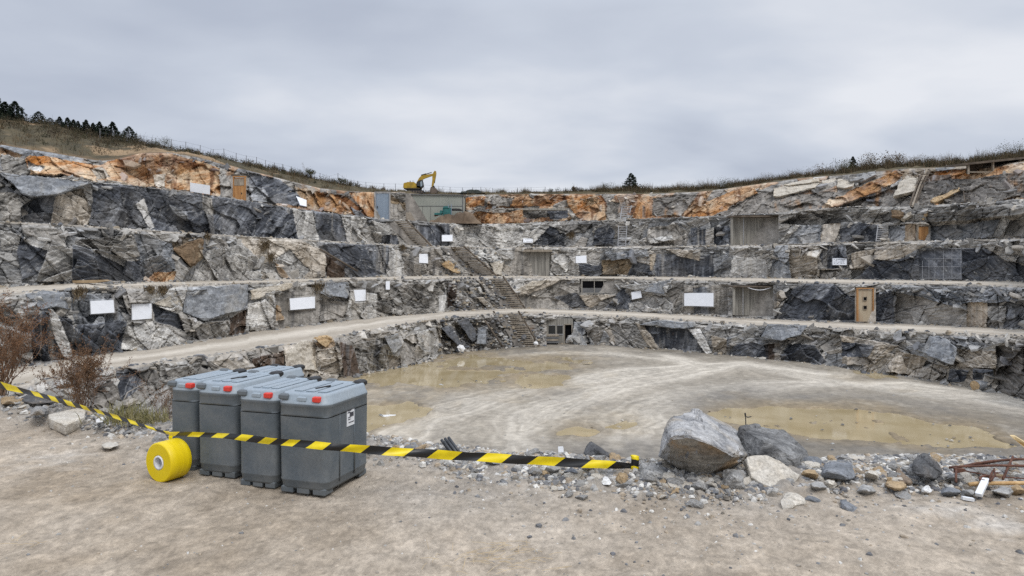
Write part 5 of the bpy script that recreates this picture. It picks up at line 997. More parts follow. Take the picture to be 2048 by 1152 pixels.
ribbon('barrier_tape', [(338, 868, 4, 5.36), (391, 868.5, 4.5, 5.11), (420, 869.5, 5, 5.05), (474, 874, 6.2, 4.89), (554, 883.5, 7, 4.73), (660, 893, 7.7, 4.65), (735, 899.5, 8.2, 4.71), (840, 906.5, 8.9, 4.82), (939, 913, 9, 4.9), (1038, 919, 9, 4.97), (1147, 925.5, 9, 5.05), (1225, 930, 8.5, 5.1), (1262, 932, 4, 5.14)],
       [367, 416, 464, 511, 558, 605, 670, 751, 840, 939, 1038, 1147, 1250], -1.25, 'yellow and black striped tape stretched across the front of the grey bins')
ribbon('barrier_tape', [(-60, 757, 7, 7.3), (0, 770, 6.5, 7.0), (56, 784, 5, 6.8), (122, 802, 4.2, 6.45), (200, 824, 4, 6.05), (283, 850, 3.2, 5.65), (320, 862, 3, 5.5), (338, 867, 3.5, 5.40)],
       [-9, 56, 91, 122, 156, 184, 213, 249, 283, 320], 1.1, 'yellow and black tape running off to the left picture edge over stones')
def tape_post():
    b = G(1272, 963); t = empty('tape_post', b, 'short stake wrapped in bunched yellow and black tape at the tape end', 'stake')
    rings = []; k = 5.15 / F
    for px, py, rx in ((1273, 963, 4), (1272, 955, 6), (1271, 945, 7.5), (1270, 935, 8.5), (1269, 926, 8), (1270, 918, 7.5), (1269, 912, 8), (1266, 910, 5)):
        c = np.array(((px - 1272) * k, 0, (963 - py) * k)); rings.append([c + np.array((rx * k * math.cos(a) * (1 + .18 * math.sin(3 * a + py)), rx * k * .7 * math.sin(a), 0)) for a in np.linspace(0, 6.283, 12, endpoint=False)])
    o = recalc(MB().loft(rings).build('wrapping', M_TAPE, t, True)); st = [((v.co.z / k) / 26 + .05 * math.sin(v.co.x * 90)) + .78 for v in o.data.vertices]
    a = o.data.attributes.new('stripe', 'FLOAT', 'POINT'); a.data.foreach_set('value', np.array(st, np.float32))
    MB().tube([(0, .01, -.15), (-.005, .01, .19)], .009, 8).build('stake', M_BLACK, t)
tape_post()
def tape_roll():
    k = 5.2 / F; c = G(338, 959); t = empty('tape_roll', c, 'fat roll of yellow tape with a white core leaning on the leftmost bin', 'tape roll', None, math.radians(-27))
    R_, W_ = .146, .17; q = np.linspace(0, 6.2832, 48, endpoint=False)
    def ring(r, y): return [(r * math.cos(a), y, R_ + r * math.sin(a)) for a in q]
    prof = [(.052, -.082), (.056, -.086)] + [(lerp(.058, R_ - .006, f), -.088 - .0015 * ((i % 2) * 2 - 1)) for i, f in enumerate(np.linspace(0, 1, 15))] + [(R_, -.080), (R_ + .0012, -.03), (R_, 0.02), (R_ + .001, .05), (R_, .080), (R_ - .006, .088), (.06, .088), (.052, .082)]
    m = MB(); m.loft([ring(r, y) for r, y in prof], False, False); recalc(m.build('tape_winding', M_ROLL, t, True))
    m = MB(); m.loft([ring(.0405, -.090), ring(.051, -.091), ring(.0518, -.084), ring(.0518, .084), ring(.051, .088), ring(.0405, .088), ring(.0395, 0), ring(.0405, -.090)], False, False); recalc(m.build('core', mat_plain('card_core', (.70, .70, .72), (.62, .62, .64), 20, .7), t, True))
    # loose end running up to the stretched tape
    a = np.array(P(341, 868, 5.41)); b = np.array(P(338, 889, 5.18)); b2 = np.array(P(345, 893, 5.17)); a2 = np.array(P(352, 876, 5.40))
    pts = [np.array(P(x, y, d)) for x, y, d in ((352, 864, 5.385), (341, 867, 5.40), (337, 874, 5.36), (339, 884, 5.25), (343, 890, 5.19))]
    vs = []
    for p in pts: vs += [p + np.array((.0, 0, .0)), p + np.array((.022, .01, -.012))]
    inv = Matrix.Translation(t.location) @ Matrix.Rotation(math.radians(-27), 4, 'Z'); inv.invert()
    MB().add([inv @ Vector([float(u) for u in v]) for v in vs], [(2 * i, 2 * i + 1, 2 * i + 3, 2 * i + 2) for i in range(len(pts) - 1)]).build('loose_end', M_YEL, t)
M_ROLL = mat_plain('yellow_roll', (.80, .60, .004), (.72, .53, .004), 3, .42, .06, .002, aniso=(1, 14, 1))
tape_roll()

# ---- scrap
M_RUST = mat_plain('rusty_iron', (.07, .032, .022), (.145, .066, .042), 25, .85, .5, .004); M_WOOD = mat_plain('pale_timber', (.42, .25, .10), (.56, .38, .19), 4, .75, .3, .004, aniso=(6, 1, 6))
M_PIPE = plastic('black_pipe_plastic', (.030, .034, .040), .45, .15); M_WHITE = plastic('white_plastic', (.72, .73, .74), .45, .22)
def rods():
    t = empty('scrap_iron', P(1975, 965, 5.1), 'tangle of rusty iron rods on the brink at the right picture edge', 'scrap iron'); o = np.array(t.location)
    L_ = lambda q: [np.array(P(x, y, d)) - o for x, y, d in q]
    def rod(q, r, n=8): recalc(MB().tube(L_(q), r, n).build('rod', M_RUST, t, True))
    rod([(1898, 935, 5.15), (1925, 933, 5.12), (1990, 931, 5.12), (2070, 932, 5.15), (2160, 934, 5.2)], .0095)
    rod([(1916, 935, 5.14), (1950, 927, 5.16), (1985, 922, 5.2), (2030, 918, 5.25), (2090, 920, 5.3), (2160, 926, 5.3)], .0085)
    rod([(1923, 934, 5.16), (1960, 929, 5.18), (2000, 922, 5.25), (2050, 919, 5.3)], .006)
    rod([(2026, 913, 5.2), (2018, 930, 5.15), (2006, 958, 5.02)], .0085); rod([(1912, 936, 5.1), (1912, 964, 4.98)], .0085)
    rod([(1897, 945, 5.3), (1960, 947, 5.3), (2060, 946, 5.32), (2150, 947, 5.3)], .009)
    rod([(1930, 942, 5.1), (1990, 953, 5.05), (2048, 957, 5.05), (2120, 955, 5.1)], .0045)
    rod([(1978, 961, 4.95), (1984, 945, 5.0), (1988, 937, 5.02), (1990, 950, 4.98), (1980, 962, 4.93)], .008)
    m = MB()
    m.prism(L_([(1909, 936, 5.08), (1930, 938, 5.08), (1933, 943, 5.08), (1912, 947, 5.08)]), (0, .02, 0)); recalc(m.build('bracket', M_RUST, t))
    a = np.linspace(0, 5.6, 22); rod([(1972 + 12 * math.cos(q) , 957 + 5 * math.sin(q), 5.0 - .05 * math.sin(q)) for q in a], .010)
rods()
def stick(name, pts, r, mat, label, cat, n=8, r2=None):
    o_ = P(*pts[0]); tag(recalc(MB().tube([P(*p) - o_ for p in pts], r, n, r2).build(name, mat, None, True)), label, cat).location = o_
stick('timber_pole', [(1938, 969, 4.99), (1955, 967, 4.99), (2060, 966, 5.0), (2170, 968, 5.0)], .014, M_WOOD, 'peeled tan pole lying in front of the rusty rods', 'pole', 10)
def plank(name, a, b, w, th, mat, label, cat, holes=0, up=(0, 0, 1)):
    a = Vector([float(q) for q in a]); b = Vector([float(q) for q in b]); u = (b - a).normalized(); s = u.cross(Vector(up)).normalized(); n = s.cross(u)
    m = MB(); e = .004
    rings = []
    for p, k in ((a, .9), (a + u * .01, 1), (b - u * .01, 1), (b, .9)): rings.append([p - a + s * (sx * w / 2 * k) + n * (sn * th / 2) for sx, sn in ((-1, -1), (1, -1), (1, 1), (-1, 1))])
    m.loft(rings); o = recalc(m.build(name, mat)); o.location = a; return tag(o, label, cat)
plank('white_batten', P(1957, 996, 4.82) + np.array((0, 0, .02)), P(1972, 967, 4.97) + np.array((0, 0, .03)), .042, .022, M_WHITE, 'white perforated batten lying below the peeled pole', 'batten')
plank('tile', P(1924, 999, 4.78) + np.array((0, 0, .012)), P(1947, 1003, 4.77) + np.array((0, 0, .012)), .03, .02, M_WHITE, 'short white tile piece lying left of the white batten', 'tile')
plank('white_stake', P(1124, 925, 5.8), P(1121, 893, 5.85), .045, .02, M_WHITE, 'short wide white stake standing behind the tape', 'stake', up=(0, 1, 0))
plank('white_stake', P(1052, 915, 5.9), P(1055, 897, 5.92), .011, .011, M_WHITE, 'thin short white stake behind the tape, middle of the picture', 'stake', up=(0, 1, 0))
stick('white_strip', [(1704, 915, 5.6), (1730, 924, 5.55), (1760, 931, 5.5), (1793, 936, 5.45)], .010, M_WHITE, 'curved white plastic strip lying across the brink', 'plastic strip', 6)
def pipes():
    t = empty('pipe_bundle', P(915, 905, 5.75), 'bundle of black pipes leaning up behind the tape', 'pipe bundle'); o = np.array(t.location)
    for k, (x, y) in enumerate(((883, 880), (890, 877), (897, 875), (888, 883), (895, 881))):
        a = np.array(P(x, y, 5.72 - .03 * (k > 2))) - o; b = np.array(P(x + 28, y + 38, 5.62 - .03 * (k > 2))) - o
        m = MB(); m.tube([a, b], .0125, 12, cap=True); m2 = recalc(m.build('pipe', M_PIPE, t, True))
        u = (a - b) / np.linalg.norm(a - b); recalc(MB().tube([a + u * .001, a + u * .004], .0098, 12).build('bore', M_GREYL, m2))
pipes()
def hook():
    t = empty('marker_stake', P(1493, 880, 5.95), 'thin black marker stake with a hook, behind the biggest boulder', 'stake'); o = np.array(t.location)
    recalc(MB().tube([np.array(P(1493, 905, 5.95)) - o, np.array(P(1492, 862, 5.95)) - o, np.array(P(1491, 828, 5.95)) - o], .0042, 6).build('rod', M_BLACK, t))
    recalc(MB().tube([np.array(P(1490, 826, 5.95)) - o, np.array(P(1491, 833, 5.95)) - o, np.array(P(1496, 834.5, 5.95)) - o, np.array(P(1503, 833, 5.95)) - o], .007, 6, .004).build('hook', M_BLACK, t))
hook()
def splinter():
    a = [(2021, 872, 5.3), (2030, 872.5, 5.3), (2052, 886, 5.25), (2110, 920, 5.2), (2110, 932, 5.2), (2050, 896, 5.25), (2030, 880, 5.3)]
    p = [P(*q) for q in a]; o_ = p[0]; o = recalc(MB().prism([q - o_ for q in p], (.02, .035, 0)).build('broken_plank', M_WOOD2)); o.location = o_
    tag(o, 'splintered fresh yellow plank end poking in at the right edge', 'plank')
M_WOOD2 = mat_plain('fresh_timber', (.60, .43, .20), (.74, .60, .36), 5, .7, .3, .003, aniso=(1, 1, 8))
splinter()
def bush_thing(name, base_, h, spread, nst, nleaf, lmat, smat, label, seed, lean=0, leaf=.012, group=None, cat='shrub'):
    r = random.Random(seed); t = empty(name, base_, label, cat, group); sm = MB(); lf = MB(); tips = []
    def grow(p, d, ln, rad, lev):
        pts = [p]; q = p
        for k in range(4):
            d = (d + Vector((r.gauss(0, .16), r.gauss(0, .16), r.gauss(.03, .10)))).normalized(); q = q + d * ln / 4; pts.append(q)
            if lev < 2 and k >= 1 and r.random() < .85: grow(q, (d + Vector((r.gauss(0, .6), r.gauss(0, .6), r.gauss(.1, .35)))).normalized(), ln * r.uniform(.35, .6), rad * .6, lev + 1)
        sm.tube(pts, rad, 3, rad * .45, cap=False); tips.append(pts)
    for i in range(nst):
        a = r.uniform(0, 6.283); k = abs(r.gauss(0, .5))
        d = Vector((math.cos(a) * k * spread + lean, math.sin(a) * k * spread * .8, 1)).normalized()
        grow(Vector((r.gauss(0, .06) * spread, r.gauss(0, .05), 0)), d, h * r.uniform(.55, 1.05), .0045 * h / .6, 0)
    for i in range(nleaf):
        pts = r.choice(tips); k = r.choice((1, 2, 2, 3, 3)); p = pts[k].lerp(pts[k + 1], r.random()) + Vector((r.gauss(0, .012), r.gauss(0, .012), r.gauss(0, .012))) * (h / .6)
        u = Vector((r.gauss(0, 1), r.gauss(0, 1), r.gauss(.3, 1))).normalized(); v = u.cross(Vector((r.gauss(0, 1), r.gauss(0, 1), r.gauss(0, 1)))).normalized(); s = leaf * r.uniform(.6, 1.4)
        lf.add([p, p + u * s + v * s * .35, p + u * s * 2, p + u * s - v * s * .35], [(0, 1, 2, 3)])
    sm.build('stem', smat, t); lf.build('foliage', lmat, t); return t
M_TWIG = mat_plain('dry_twig', (.16, .095, .06), (.27, .18, .12), 8, .9); M_DRY = mat_plain('dull_brown_leaf', (.085, .045, .025), (.20, .115, .06), 6, .8, spec=.2)
M_DRY2 = mat_plain('warm_brown_leaf', (.10, .048, .024), (.22, .115, .055), 6, .8, spec=.2)
bush_thing('dry_shrub', P(-2, 800, 8.1), .86, .50, 40, 9500, M_DRY2, M_TWIG, 'tall dry rust-brown shrub cut by the left picture edge', 4, .06, .011)
bush_thing('dry_shrub', P(160, 815, 7.6), .50, .75, 46, 8200, M_DRY, M_TWIG, 'spreading dry brown shrub behind the left stretch of tape', 9, .10, .010)
bush_thing('dry_shrub', P(330, 846, 7.2), .34, .5, 16, 700, M_DRY, M_TWIG, 'low dry brown weed close against the left side of the bins', 12, 0, .008)
M_GRASS = mat_plain('green_blade', (.13, .13, .05), (.36, .31, .16), 9, .7, spec=.3)
def tuft(base_, h, n, w, label, seed, mat, name='grass_tuft'):
    r = random.Random(seed); m = MB()
    for i in range(n):
        a = r.uniform(0, 6.283); k = abs(r.gauss(0, .5)); p = Vector((r.gauss(0, w), r.gauss(0, w * .6), 0)); d = Vector((math.cos(a) * k, math.sin(a) * k, 1)).normalized(); hh = h * r.uniform(.5, 1.1)
        s = d.cross(Vector((r.gauss(0, 1), r.gauss(0, 1), .1))).normalized() * .0035; q = p + d * hh * .55; e = p + d * hh + Vector((math.cos(a), math.sin(a), -.6)) * hh * .25 * k
        m.add([p - s, p + s, q + s * .8, q - s * .8, e], [(0, 1, 2, 3), (3, 2, 4)])
    o = m.build(name, mat); o.location = base_; tag(o, label, 'grass tuft')
tuft(P(250, 845, 6.9), .24, 260, .11, 'green grass tuft behind the tape, left of the dry weed', 3, M_GRASS); tuft(P(308, 850, 6.9), .20, 220, .09, 'yellow-green grass tuft beside the leftmost grey bin', 4, M_GRASS)
stick('dead_branch', [(248, 800, 7.2), (255, 785, 7.25), (268, 778, 7.3), (292, 764, 7.35)], .008, mat_plain('grey_branch', (.34, .31, .27), None, 8, .9), 'bare grey branch leaning out of the green grass', 'branch', 6, .004)
def straw():
    r = random.Random(3); m = MB()
    for px, py, n, sp in ((985, 1115, 34, .16), (885, 1135, 10, .15), (1020, 1090, 14, .12), (30, 1090, 6, .1)):
        c = G(px, py)
        for i in range(n):
            a = r.uniform(-.5, .5) + (0 if r.random() < .7 else 1.4); p = c + np.array((r.gauss(0, sp), r.gauss(0, sp * .5), .012)); l = r.uniform(.04, .15); u = np.array((math.cos(a), math.sin(a), r.uniform(-.03, .12)))
            p[2] += float(gz(p[0], p[1])); m.tube([p, p + u * l * .5 + np.array((0, 0, .006)), p + u * l], .0011, 3, cap=False)
    tag(m.build('straw', mat_plain('straw', (.38, .28, .15), (.50, .39, .23), 8, .9)), 'dry straw wisps on the trampled ground at the bottom', 'straw', kind='stuff')
straw()
# ================================================================ built things in the quarry
M_BOARD = mat_plain('white_board', (.74, .75, .77), (.68, .69, .71), 2, .55); M_TIMB = mat_plain('weathered_timber', (.18, .15, .115), (.36, .31, .245), 1.2, .9, .5, .03, aniso=(5, 5, 1))
M_TIMBD = mat_plain('dark_timber', (.07, .055, .042), (.15, .12, .09), 1.2, .9, .5, .03); M_ORW = mat_plain('orange_timber', (.30, .14, .05), (.46, .25, .10), 1.0, .8, .3, .02, aniso=(6, 6, .5))
M_BLUE = mat_plain('blue_grey_sheet', (.20, .25, .31), (.27, .325, .385), .8, .55, aniso=(1, 1, .3)); M_SHED = mat_plain('pale_green_grey_sheet', (.26, .27, .235), (.33, .335, .29), .35, .7, aniso=(1, 1, .4))
M_CONC = mat_plain('stained_concrete', (.17, .16, .14), (.34, .32, .28), .9, .9, .3, .03, aniso=(3, 3, .25)); M_BEIGE = mat_plain('rust_stained_door', (.42, .35, .25), (.27, .15, .08), .55, .8, aniso=(2.5, 2.5, .5), lo=.45, hi=.8)
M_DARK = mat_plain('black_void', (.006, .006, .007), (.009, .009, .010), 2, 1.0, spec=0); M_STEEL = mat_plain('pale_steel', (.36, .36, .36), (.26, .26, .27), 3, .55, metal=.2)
M_GLASS = mat_plain('window_glass', (.012, .014, .016), (.02, .024, .028), 1, .08, spec=.6); M_GREEN = mat_plain('teal_paint', (.018, .10, .095), (.03, .15, .14), 2, .5)
M_EXY = mat_plain('yellow_paint', (.46, .29, .02), (.27, .17, .02), 1.8, .45); M_EXD = mat_plain('black_paint', (.015, .015, .016), (.03, .028, .026), 2, .6); M_EXB = mat_plain('worn_bucket_steel', (.16, .12, .09), (.09, .07, .055), 2, .7, .3, .02)

def P3(px, py, d): return Vector([float(v) for v in P(px, py, d)])
# ---- white boards
for t, q, lab in SIGNS:
    q = pp(q); cx = sum(a for a, b in q) / 4; cy = sum(b for a, b in q) / 4
    pts = [P3(a, b, base(t, a, b) - .52) for a, b in q]; o_ = sum(pts, Vector()) / 4
    n = (pts[1] - pts[0]).cross(pts[3] - pts[0]).normalized()
    if n.y < 0: n = -n
    m = MB(); m.prism([p - o_ for p in pts], n * .06); e = empty('sign_board', o_, lab, 'sign board', 'white boards fixed to the rock faces')
    recalc(m.build('panel', M_BOARD, e))
    fx = MB()
    for f in (.15, .85):
        p = pts[0].lerp(pts[1], f); q2 = pts[3].lerp(pts[2], f); fx.tube([p - o_ + n * .10, q2 - o_ + n * .10], .045, 5)
    recalc(fx.build('batten', M_STEEL, e))
    if 'notice' in lab:
        ink = MB(); r = random.Random(int(cx)); rows = 4 if 'lines' in lab else 2
        for k in range(rows):
            v = .22 + .56 * k / max(1, rows - 1); u = .10
            while u < .85:
                w = r.uniform(.04, .13)
                if r.random() < (.85 if rows < 3 or k == 0 else .6):
                    top = pts[0].lerp(pts[1], u).lerp(pts[3].lerp(pts[2], u), v); tp2 = pts[0].lerp(pts[1], min(.92, u + w)).lerp(pts[3].lerp(pts[2], min(.92, u + w)), v); dz = Vector((0, 0, .045 if k or rows < 3 else .07))
                    ink.prism([top - o_ - n * .006, tp2 - o_ - n * .006, tp2 - o_ - n * .006 + dz, top - o_ - n * .006 + dz], n * .004)
                u += w + r.uniform(.02, .05)
        ink.build('print', M_INK, e)

def local(e, pts): return [p - Vector(e.location) for p in pts]
def rect(x0, y0, x1, y1, d): return [P3(x0, y0, d), P3(x1, y0, d), P3(x1, y1, d), P3(x0, y1, d)]
def panel(m, x0, y0, x1, y1, d, th, o_): m.prism([p - o_ for p in rect(x0, y0, x1, y1, d)], (0, th, 0))
# ---- doors
def door(name, t, x0, y0, x1, y1, fw, mat, fmat, lab, off=.1, ribs=0, cat='door', extra=None):
    d = base(t, (x0 + x1) / 2, y1 - 2) - off; o_ = P3((x0 + x1) / 2, y1, d); e = empty(name, o_, lab, cat); m = MB(); panel(m, x0 + fw, y0 + fw, x1 - fw, y1, d + .06, .1, o_)
    for k in range(ribs):
        x = x0 + fw + (x1 - x0 - 2 * fw) * (k + .5) / ribs; panel(m, x - .5, y0 + fw, x + .5, y1, d + .01, .05, o_)
    recalc(m.build('leaf', mat, e)); f = MB()
    panel(f, x0, y0, x0 + fw, y1, d - .08, .3, o_); panel(f, x1 - fw, y0, x1, y1, d - .08, .3, o_); panel(f, x0 - .5, y0 - fw, x1 + .5, y0, d - .10, .32, o_)
    recalc(f.build('frame', fmat, e))
    if extra: extra(e, o_, d)
    return e
def ex1(e, o_, d):
    m = MB(); panel(m, 468, 358, 488, 371, d + .02, .05, o_); recalc(m.build('transom', M_TIMB, e))
    m = MB(); panel(m, 482, 385, 483.5, 388, d - .03, .08, o_); recalc(m.build('handle', M_EXD, e))
door('timber_entrance', 4, 465.5, 354, 490.5, 404, 2.2, M_ORW, M_ORW, 'orange-brown timber door in the rust-stained rock at the upper left', .15, 0, 'door', ex1)
def ex2(e, o_, d):
    m = MB(); panel(m, 754, 412, 755.5, 416, d - .05, .1, o_); recalc(m.build('handle', M_EXD, e))
door('metal_entrance', 4, 750, 385, 779.5, 440, 1.6, M_BLUE, M_STEEL, 'tall blue-grey ribbed metal door beside bright orange rock, left of the shed', .5, 7, 'door', ex2)
def ex3(e, o_, d):
    for y in (597.5, 615):
        m = MB(); panel(m, 1727.5, y - 3.2, 1733.5, y + 3.2, d - .03, .08, o_); v = recalc(m.build('vent', M_DARK, e))
        m = MB(); panel(m, 1726.8, y - 4, 1727.5, y + 4, d - .05, .08, o_); panel(m, 1733.5, y - 4, 1734.2, y + 4, d - .05, .08, o_); panel(m, 1727.5, y + 3.2, 1733.5, y + 4, d - .05, .08, o_); recalc(m.build('vent_frame', M_TIMB, v))
door('timber_entrance', 1, 1715, 578, 1748, 643, 2.0, M_BEIGE, M_ORW, 'beige rust-stained door with two small dark holes, on the right', .35, 0, 'door', ex3)
door('wood_panel', 3, 1836, 452, 1859, 485, 1.2, M_ORW, M_TIMB, 'brown wooden panel set in the wall right of the light metal ladder', .15, 0, 'panel')
# ---- boarded openings under lintels
def opening(t, x0, y0, x1, y1, seatoff, lab, pole, rope=False):
    db = base(t, (x0 + x1) / 2, (y0 + y1) / 2); dn = db - .25; o_ = P3((x0 + x1) / 2, y1, db); e = empty('boarded_opening', o_, lab, 'boarded opening')
    bk = db - seatoff - .12; m = MB(); r = random.Random(int(x0)); x = x0 + 2
    while x < x1 - 2:
        w = r.uniform(4, 8); panel(m, x + .25, y0 + 2, min(x1 - 2, x + w) - .25, y1 + 1, bk - r.uniform(0, .08), .08, o_); x += w
    recalc(m.build('boarding', M_CONC, e))
    m = MB(); panel(m, x0 - 2, y0 - 2.2, x1 + 2, y0 + .8, dn - .25, .7 - seatoff, o_); recalc(m.build('lintel', M_TIMBD, e))
    for a, b in ((x0 - 1.5, x0 + 2), (x1 - 2, x1 + 1.5)):
        m = MB(); panel(m, a, y0, b, y1, dn, .4, o_); recalc(m.build('post', M_CONC, e))
    if pole: m = MB(); m.tube([P3(pole, y0, db + .3) - o_, P3(pole, y1, db + .3) - o_], .06, 6); recalc(m.build('pole', M_STEEL, e))
    if rope:
        m = MB(); m.tube([P3(x0 + 22 + (x1 - x0 - 22) * f, y0 - 2 + 14 * 4 * f * (1 - f) * .5 + 2 * f, dn - .2) - o_ for f in np.linspace(0, 1, 14)], .045, 5); recalc(m.build('rope', M_BOARD, e))
opening(3, 1464, 433, 1556, 490, -1.4, 'wide boarded opening under a dark canopy in the upper right wall', 1487)
opening(1, 1468, 574, 1544, 630, -1.2, 'boarded opening with a sagging rope, right of the large white board', 1486, True)
def recess():
    t = 2; d = base(t, 1066, 525); o_ = P3(1066, 552, d); e = empty('boarded_opening', o_, 'boarded recess with slanting streaks and no posts, right of the middle stairway', 'boarded opening'); r = random.Random(2)
    m = MB(); x = 1031
    while x < 1100:
        w = r.uniform(5, 9); panel(m, x + .2, 504, min(1101, x + w) - .2, 553, d + .85 - r.uniform(0, .05), .1, o_); x += w
    recalc(m.build('boarding', M_CONC, e)); m = MB(); panel(m, 1028, 499, 1104, 503.5, d - .2, 1.1, o_); recalc(m.build('lintel', M_TIMB, e))
recess()
# ---- black window
def window():
    t = 1; d = base(t, 1195, 572) + .1; o_ = P3(1195, 586, d); e = empty('window', o_, 'long black window with thin mullions set below the second road', 'window')
    for a, b in ((1165, 1188), (1189.4, 1207), (1208.4, 1226)): m = MB(); panel(m, a, 562, b, 576, d + .1, .06, o_); recalc(m.build('pane', M_DARK, e))
    m = MB()
    for a, b in ((1162.5, 1165), (1188, 1189.4), (1207, 1208.4), (1226, 1228)): panel(m, a, 560, b, 586, d, .3, o_)
    panel(m, 1162.5, 558.5, 1228, 562, d - .05, .35, o_); recalc(m.build('frame', M_CONC, e)); m = MB(); panel(m, 1165, 576, 1226, 586, d + .04, .2, o_); recalc(m.build('apron', M_EXB2, e))
    m = MB(); panel(m, 1161, 585.5, 1229, 587.5, d - .25, .6, o_); recalc(m.build('sill', M_CONC, e))
M_EXB2 = mat_plain('grey_sheet', (.10, .10, .10), (.15, .15, .15), 1, .7)
window()
# ---- the hut in the rock
def hut():
    d = base(0, 1120, 680) + .7; o_ = P3(1120, 690, d); e = empty('hut', o_, 'small grey hut front built into the rock at the pit floor', 'hut')
    m = MB()
    for x0, y0, x1, y1 in ((1093, 637, 1146, 650), (1093, 650, 1097, 669), (1110.5, 650, 1114, 669), (1125.5, 650, 1129.5, 690), (1093, 669, 1125.5, 690), (1143.5, 650, 1147, 690)): panel(m, x0, y0, x1, y1, d, .2, o_)
    for k in range(14): panel(m, 1094 + k * 3.7, 637, 1094.6 + k * 3.7, 649.8, d - .03, .04, o_)
    recalc(m.build('wall', M_CONC, e))
    for a, b in ((1097, 1110.5), (1114, 1125.5)):
        m = MB(); panel(m, a, 650, b, 669, d + .1, .06, o_); w = recalc(m.build('window', M_GLASS, e)); m = MB(); panel(m, a, 650, b, 651.2, d - .04, .1, o_); panel(m, a - .6, 668, b + .6, 669.4, d - .08, .2, o_); recalc(m.build('window_sill', M_STEEL, w))
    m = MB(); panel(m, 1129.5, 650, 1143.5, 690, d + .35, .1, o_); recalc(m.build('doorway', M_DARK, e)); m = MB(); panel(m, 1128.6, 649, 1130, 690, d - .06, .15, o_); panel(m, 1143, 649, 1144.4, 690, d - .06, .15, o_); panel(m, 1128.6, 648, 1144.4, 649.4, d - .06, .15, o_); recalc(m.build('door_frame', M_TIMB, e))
    d2 = d - 1.0; o2 = P3(1102, 687, d2); e2 = empty('plank_stack', o2, 'stack of grey planks standing under the hut windows', 'plank stack')
    for k in range(4): m = MB(); panel(m, 1086 + .4 * (k % 2), 669.5 + 4.4 * k, 1118 - .5 * (k % 3), 673 + 4.4 * k, d2 - .06 * k, .9, o2); recalc(m.build('plank', M_TIMB if k % 2 == 0 else M_EXB2, e2))
    for x in (1089, 1114): m = MB(); panel(m, x, 672, x + 2.2, 688, d2 + .05, .7, o2); recalc(m.build('bearer', M_TIMBD, e2))
hut()
M_WOODM = mat_plain('muted_timber', (.26, .18, .10), (.38, .28, .17), 2, .9)
# ---- stairways on the rock
def stairs(t, a, b, w, n, lab, seed):
    da, db_ = base(t, a[0], a[1]) - .62, base(t, b[0], b[1]) - .62; A, B = P3(a[0], a[1], da), P3(b[0], b[1], db_); e = empty('stairway', B, lab, 'stairway', 'timber stairways down the rock faces'); o_ = B
    sx = Vector((1, 0, 0)) * (w / F * (da + db_) / 2); r = random.Random(seed); u = (B - A).normalized()
    for s in (-.5, .5):
        m = MB(); m.tube([A + sx * s - u * .3 - o_, A.lerp(B, .5) + sx * s * 1.02 - o_ + Vector((0, .05, 0)), B + sx * s + u * .2 - o_], .13, 6); recalc(m.build('rail', M_TIMBD, e))
    for k in range(n):
        p = A.lerp(B, (k + .5) / n); m = MB(); m.box(p - o_ + Vector((r.uniform(-.05, .05), -.04, r.uniform(-.03, .03))), (sx.length * r.uniform(.88, 1.02), .36, .11), ry=r.uniform(-.05, .05), rx=r.uniform(-.1, .25)); m.build('tread', M_TIMB, e)
stairs(3, (794, 442), (843, 492), 40, 14, 'highest stairway flight, starting below the blue-grey metal door', 1)
stairs(2, (905, 495), (975, 558), 50, 17, 'middle stairway flight, running down beside the orange boulder', 2)
stairs(1, (985, 556), (1032, 624), 46, 17, 'stairway flight ending on the lowest road, left of a pale overhanging slab', 3)
stairs(0, (1014, 626), (1056, 696), 50, 18, 'lowest stairway flight, ending on the pit floor left of the hut', 4)
stick('timber_pole', [(969, 640, base(0, 969, 640) - 1.6), (1006, 694, base(0, 1006, 694) - 1.9)], .11, M_TIMBD, 'dark pole leaning beside the lowest stairway flight', 'pole', 6)
stick('timber_pole', [(640, 498, base(2, 640, 498) - 1.1), (715, 542, base(2, 715, 542) - 1.1)], .12, M_TIMBD, 'long dark brown beam slanting across dark slate on the middle left wall', 'beam', 6)
def plank2(): 
    d = toe(2, 165)[0] - .9; o_ = P3(145, 566, d); m = MB(); m.prism([p - o_ for p in [P3(144, 561, d), P3(206, 559.5, d), P3(213, 562, d), P3(188, 566, d), P3(146, 566, d)]], (.1, .5, 0)); o = recalc(m.build('timber_plank', M_WOODM)); o.location = o_; tag(o, 'yellow-brown plank lying at the wall foot on the second road, far left', 'plank')
plank2()
def ladder(t, q, n, mat, lab, off=.25, r_=.05, group='ladders on the rock faces'):
    (a0, a1, b0, b1) = q; da = base(t, (a0[0] + b0[0]) / 2, a0[1]) - off; db_ = base(t, (a1[0] + b1[0]) / 2, a1[1]) - off - .3; A0, A1, B0, B1 = P3(*a0, da), P3(*a1, db_), P3(*b0, da), P3(*b1, db_); e = empty('ladder', A1, lab, 'ladder', group)
    for u, v in ((A0, A1), (B0, B1)): m = MB(); m.tube([u - A1, v - A1], r_, 6); recalc(m.build('rail', mat, e))
    for k in range(n):
        f = (k + .6) / n; m = MB(); m.tube([A0.lerp(A1, f) - A1, B0.lerp(B1, f) - A1], r_ * .75, 5); recalc(m.build('rung', mat, e))
ladder(4, ((1244.5, 411), (1240, 440), (1263, 411), (1256, 440)), 8, M_STEEL, 'upper grey ladder against orange rock, right of the middle of the picture', .9, .075)
ladder(4, ((1235, 392), (1243, 413), (1249, 391), (1256, 412)), 6, M_TIMB, 'grey topmost ladder length just under the grassy rim', .9, .06)
ladder(3, ((1237, 451), (1236, 493), (1254, 451), (1251, 493)), 9, M_STEEL, 'lower grey ladder standing right of a round dark rock', .9, .06)
ladder(3, ((1756, 449), (1752, 483), (1775, 448), (1773, 483)), 8, M_STEEL, 'light metal ladder against black rock at the right', .45, .06)
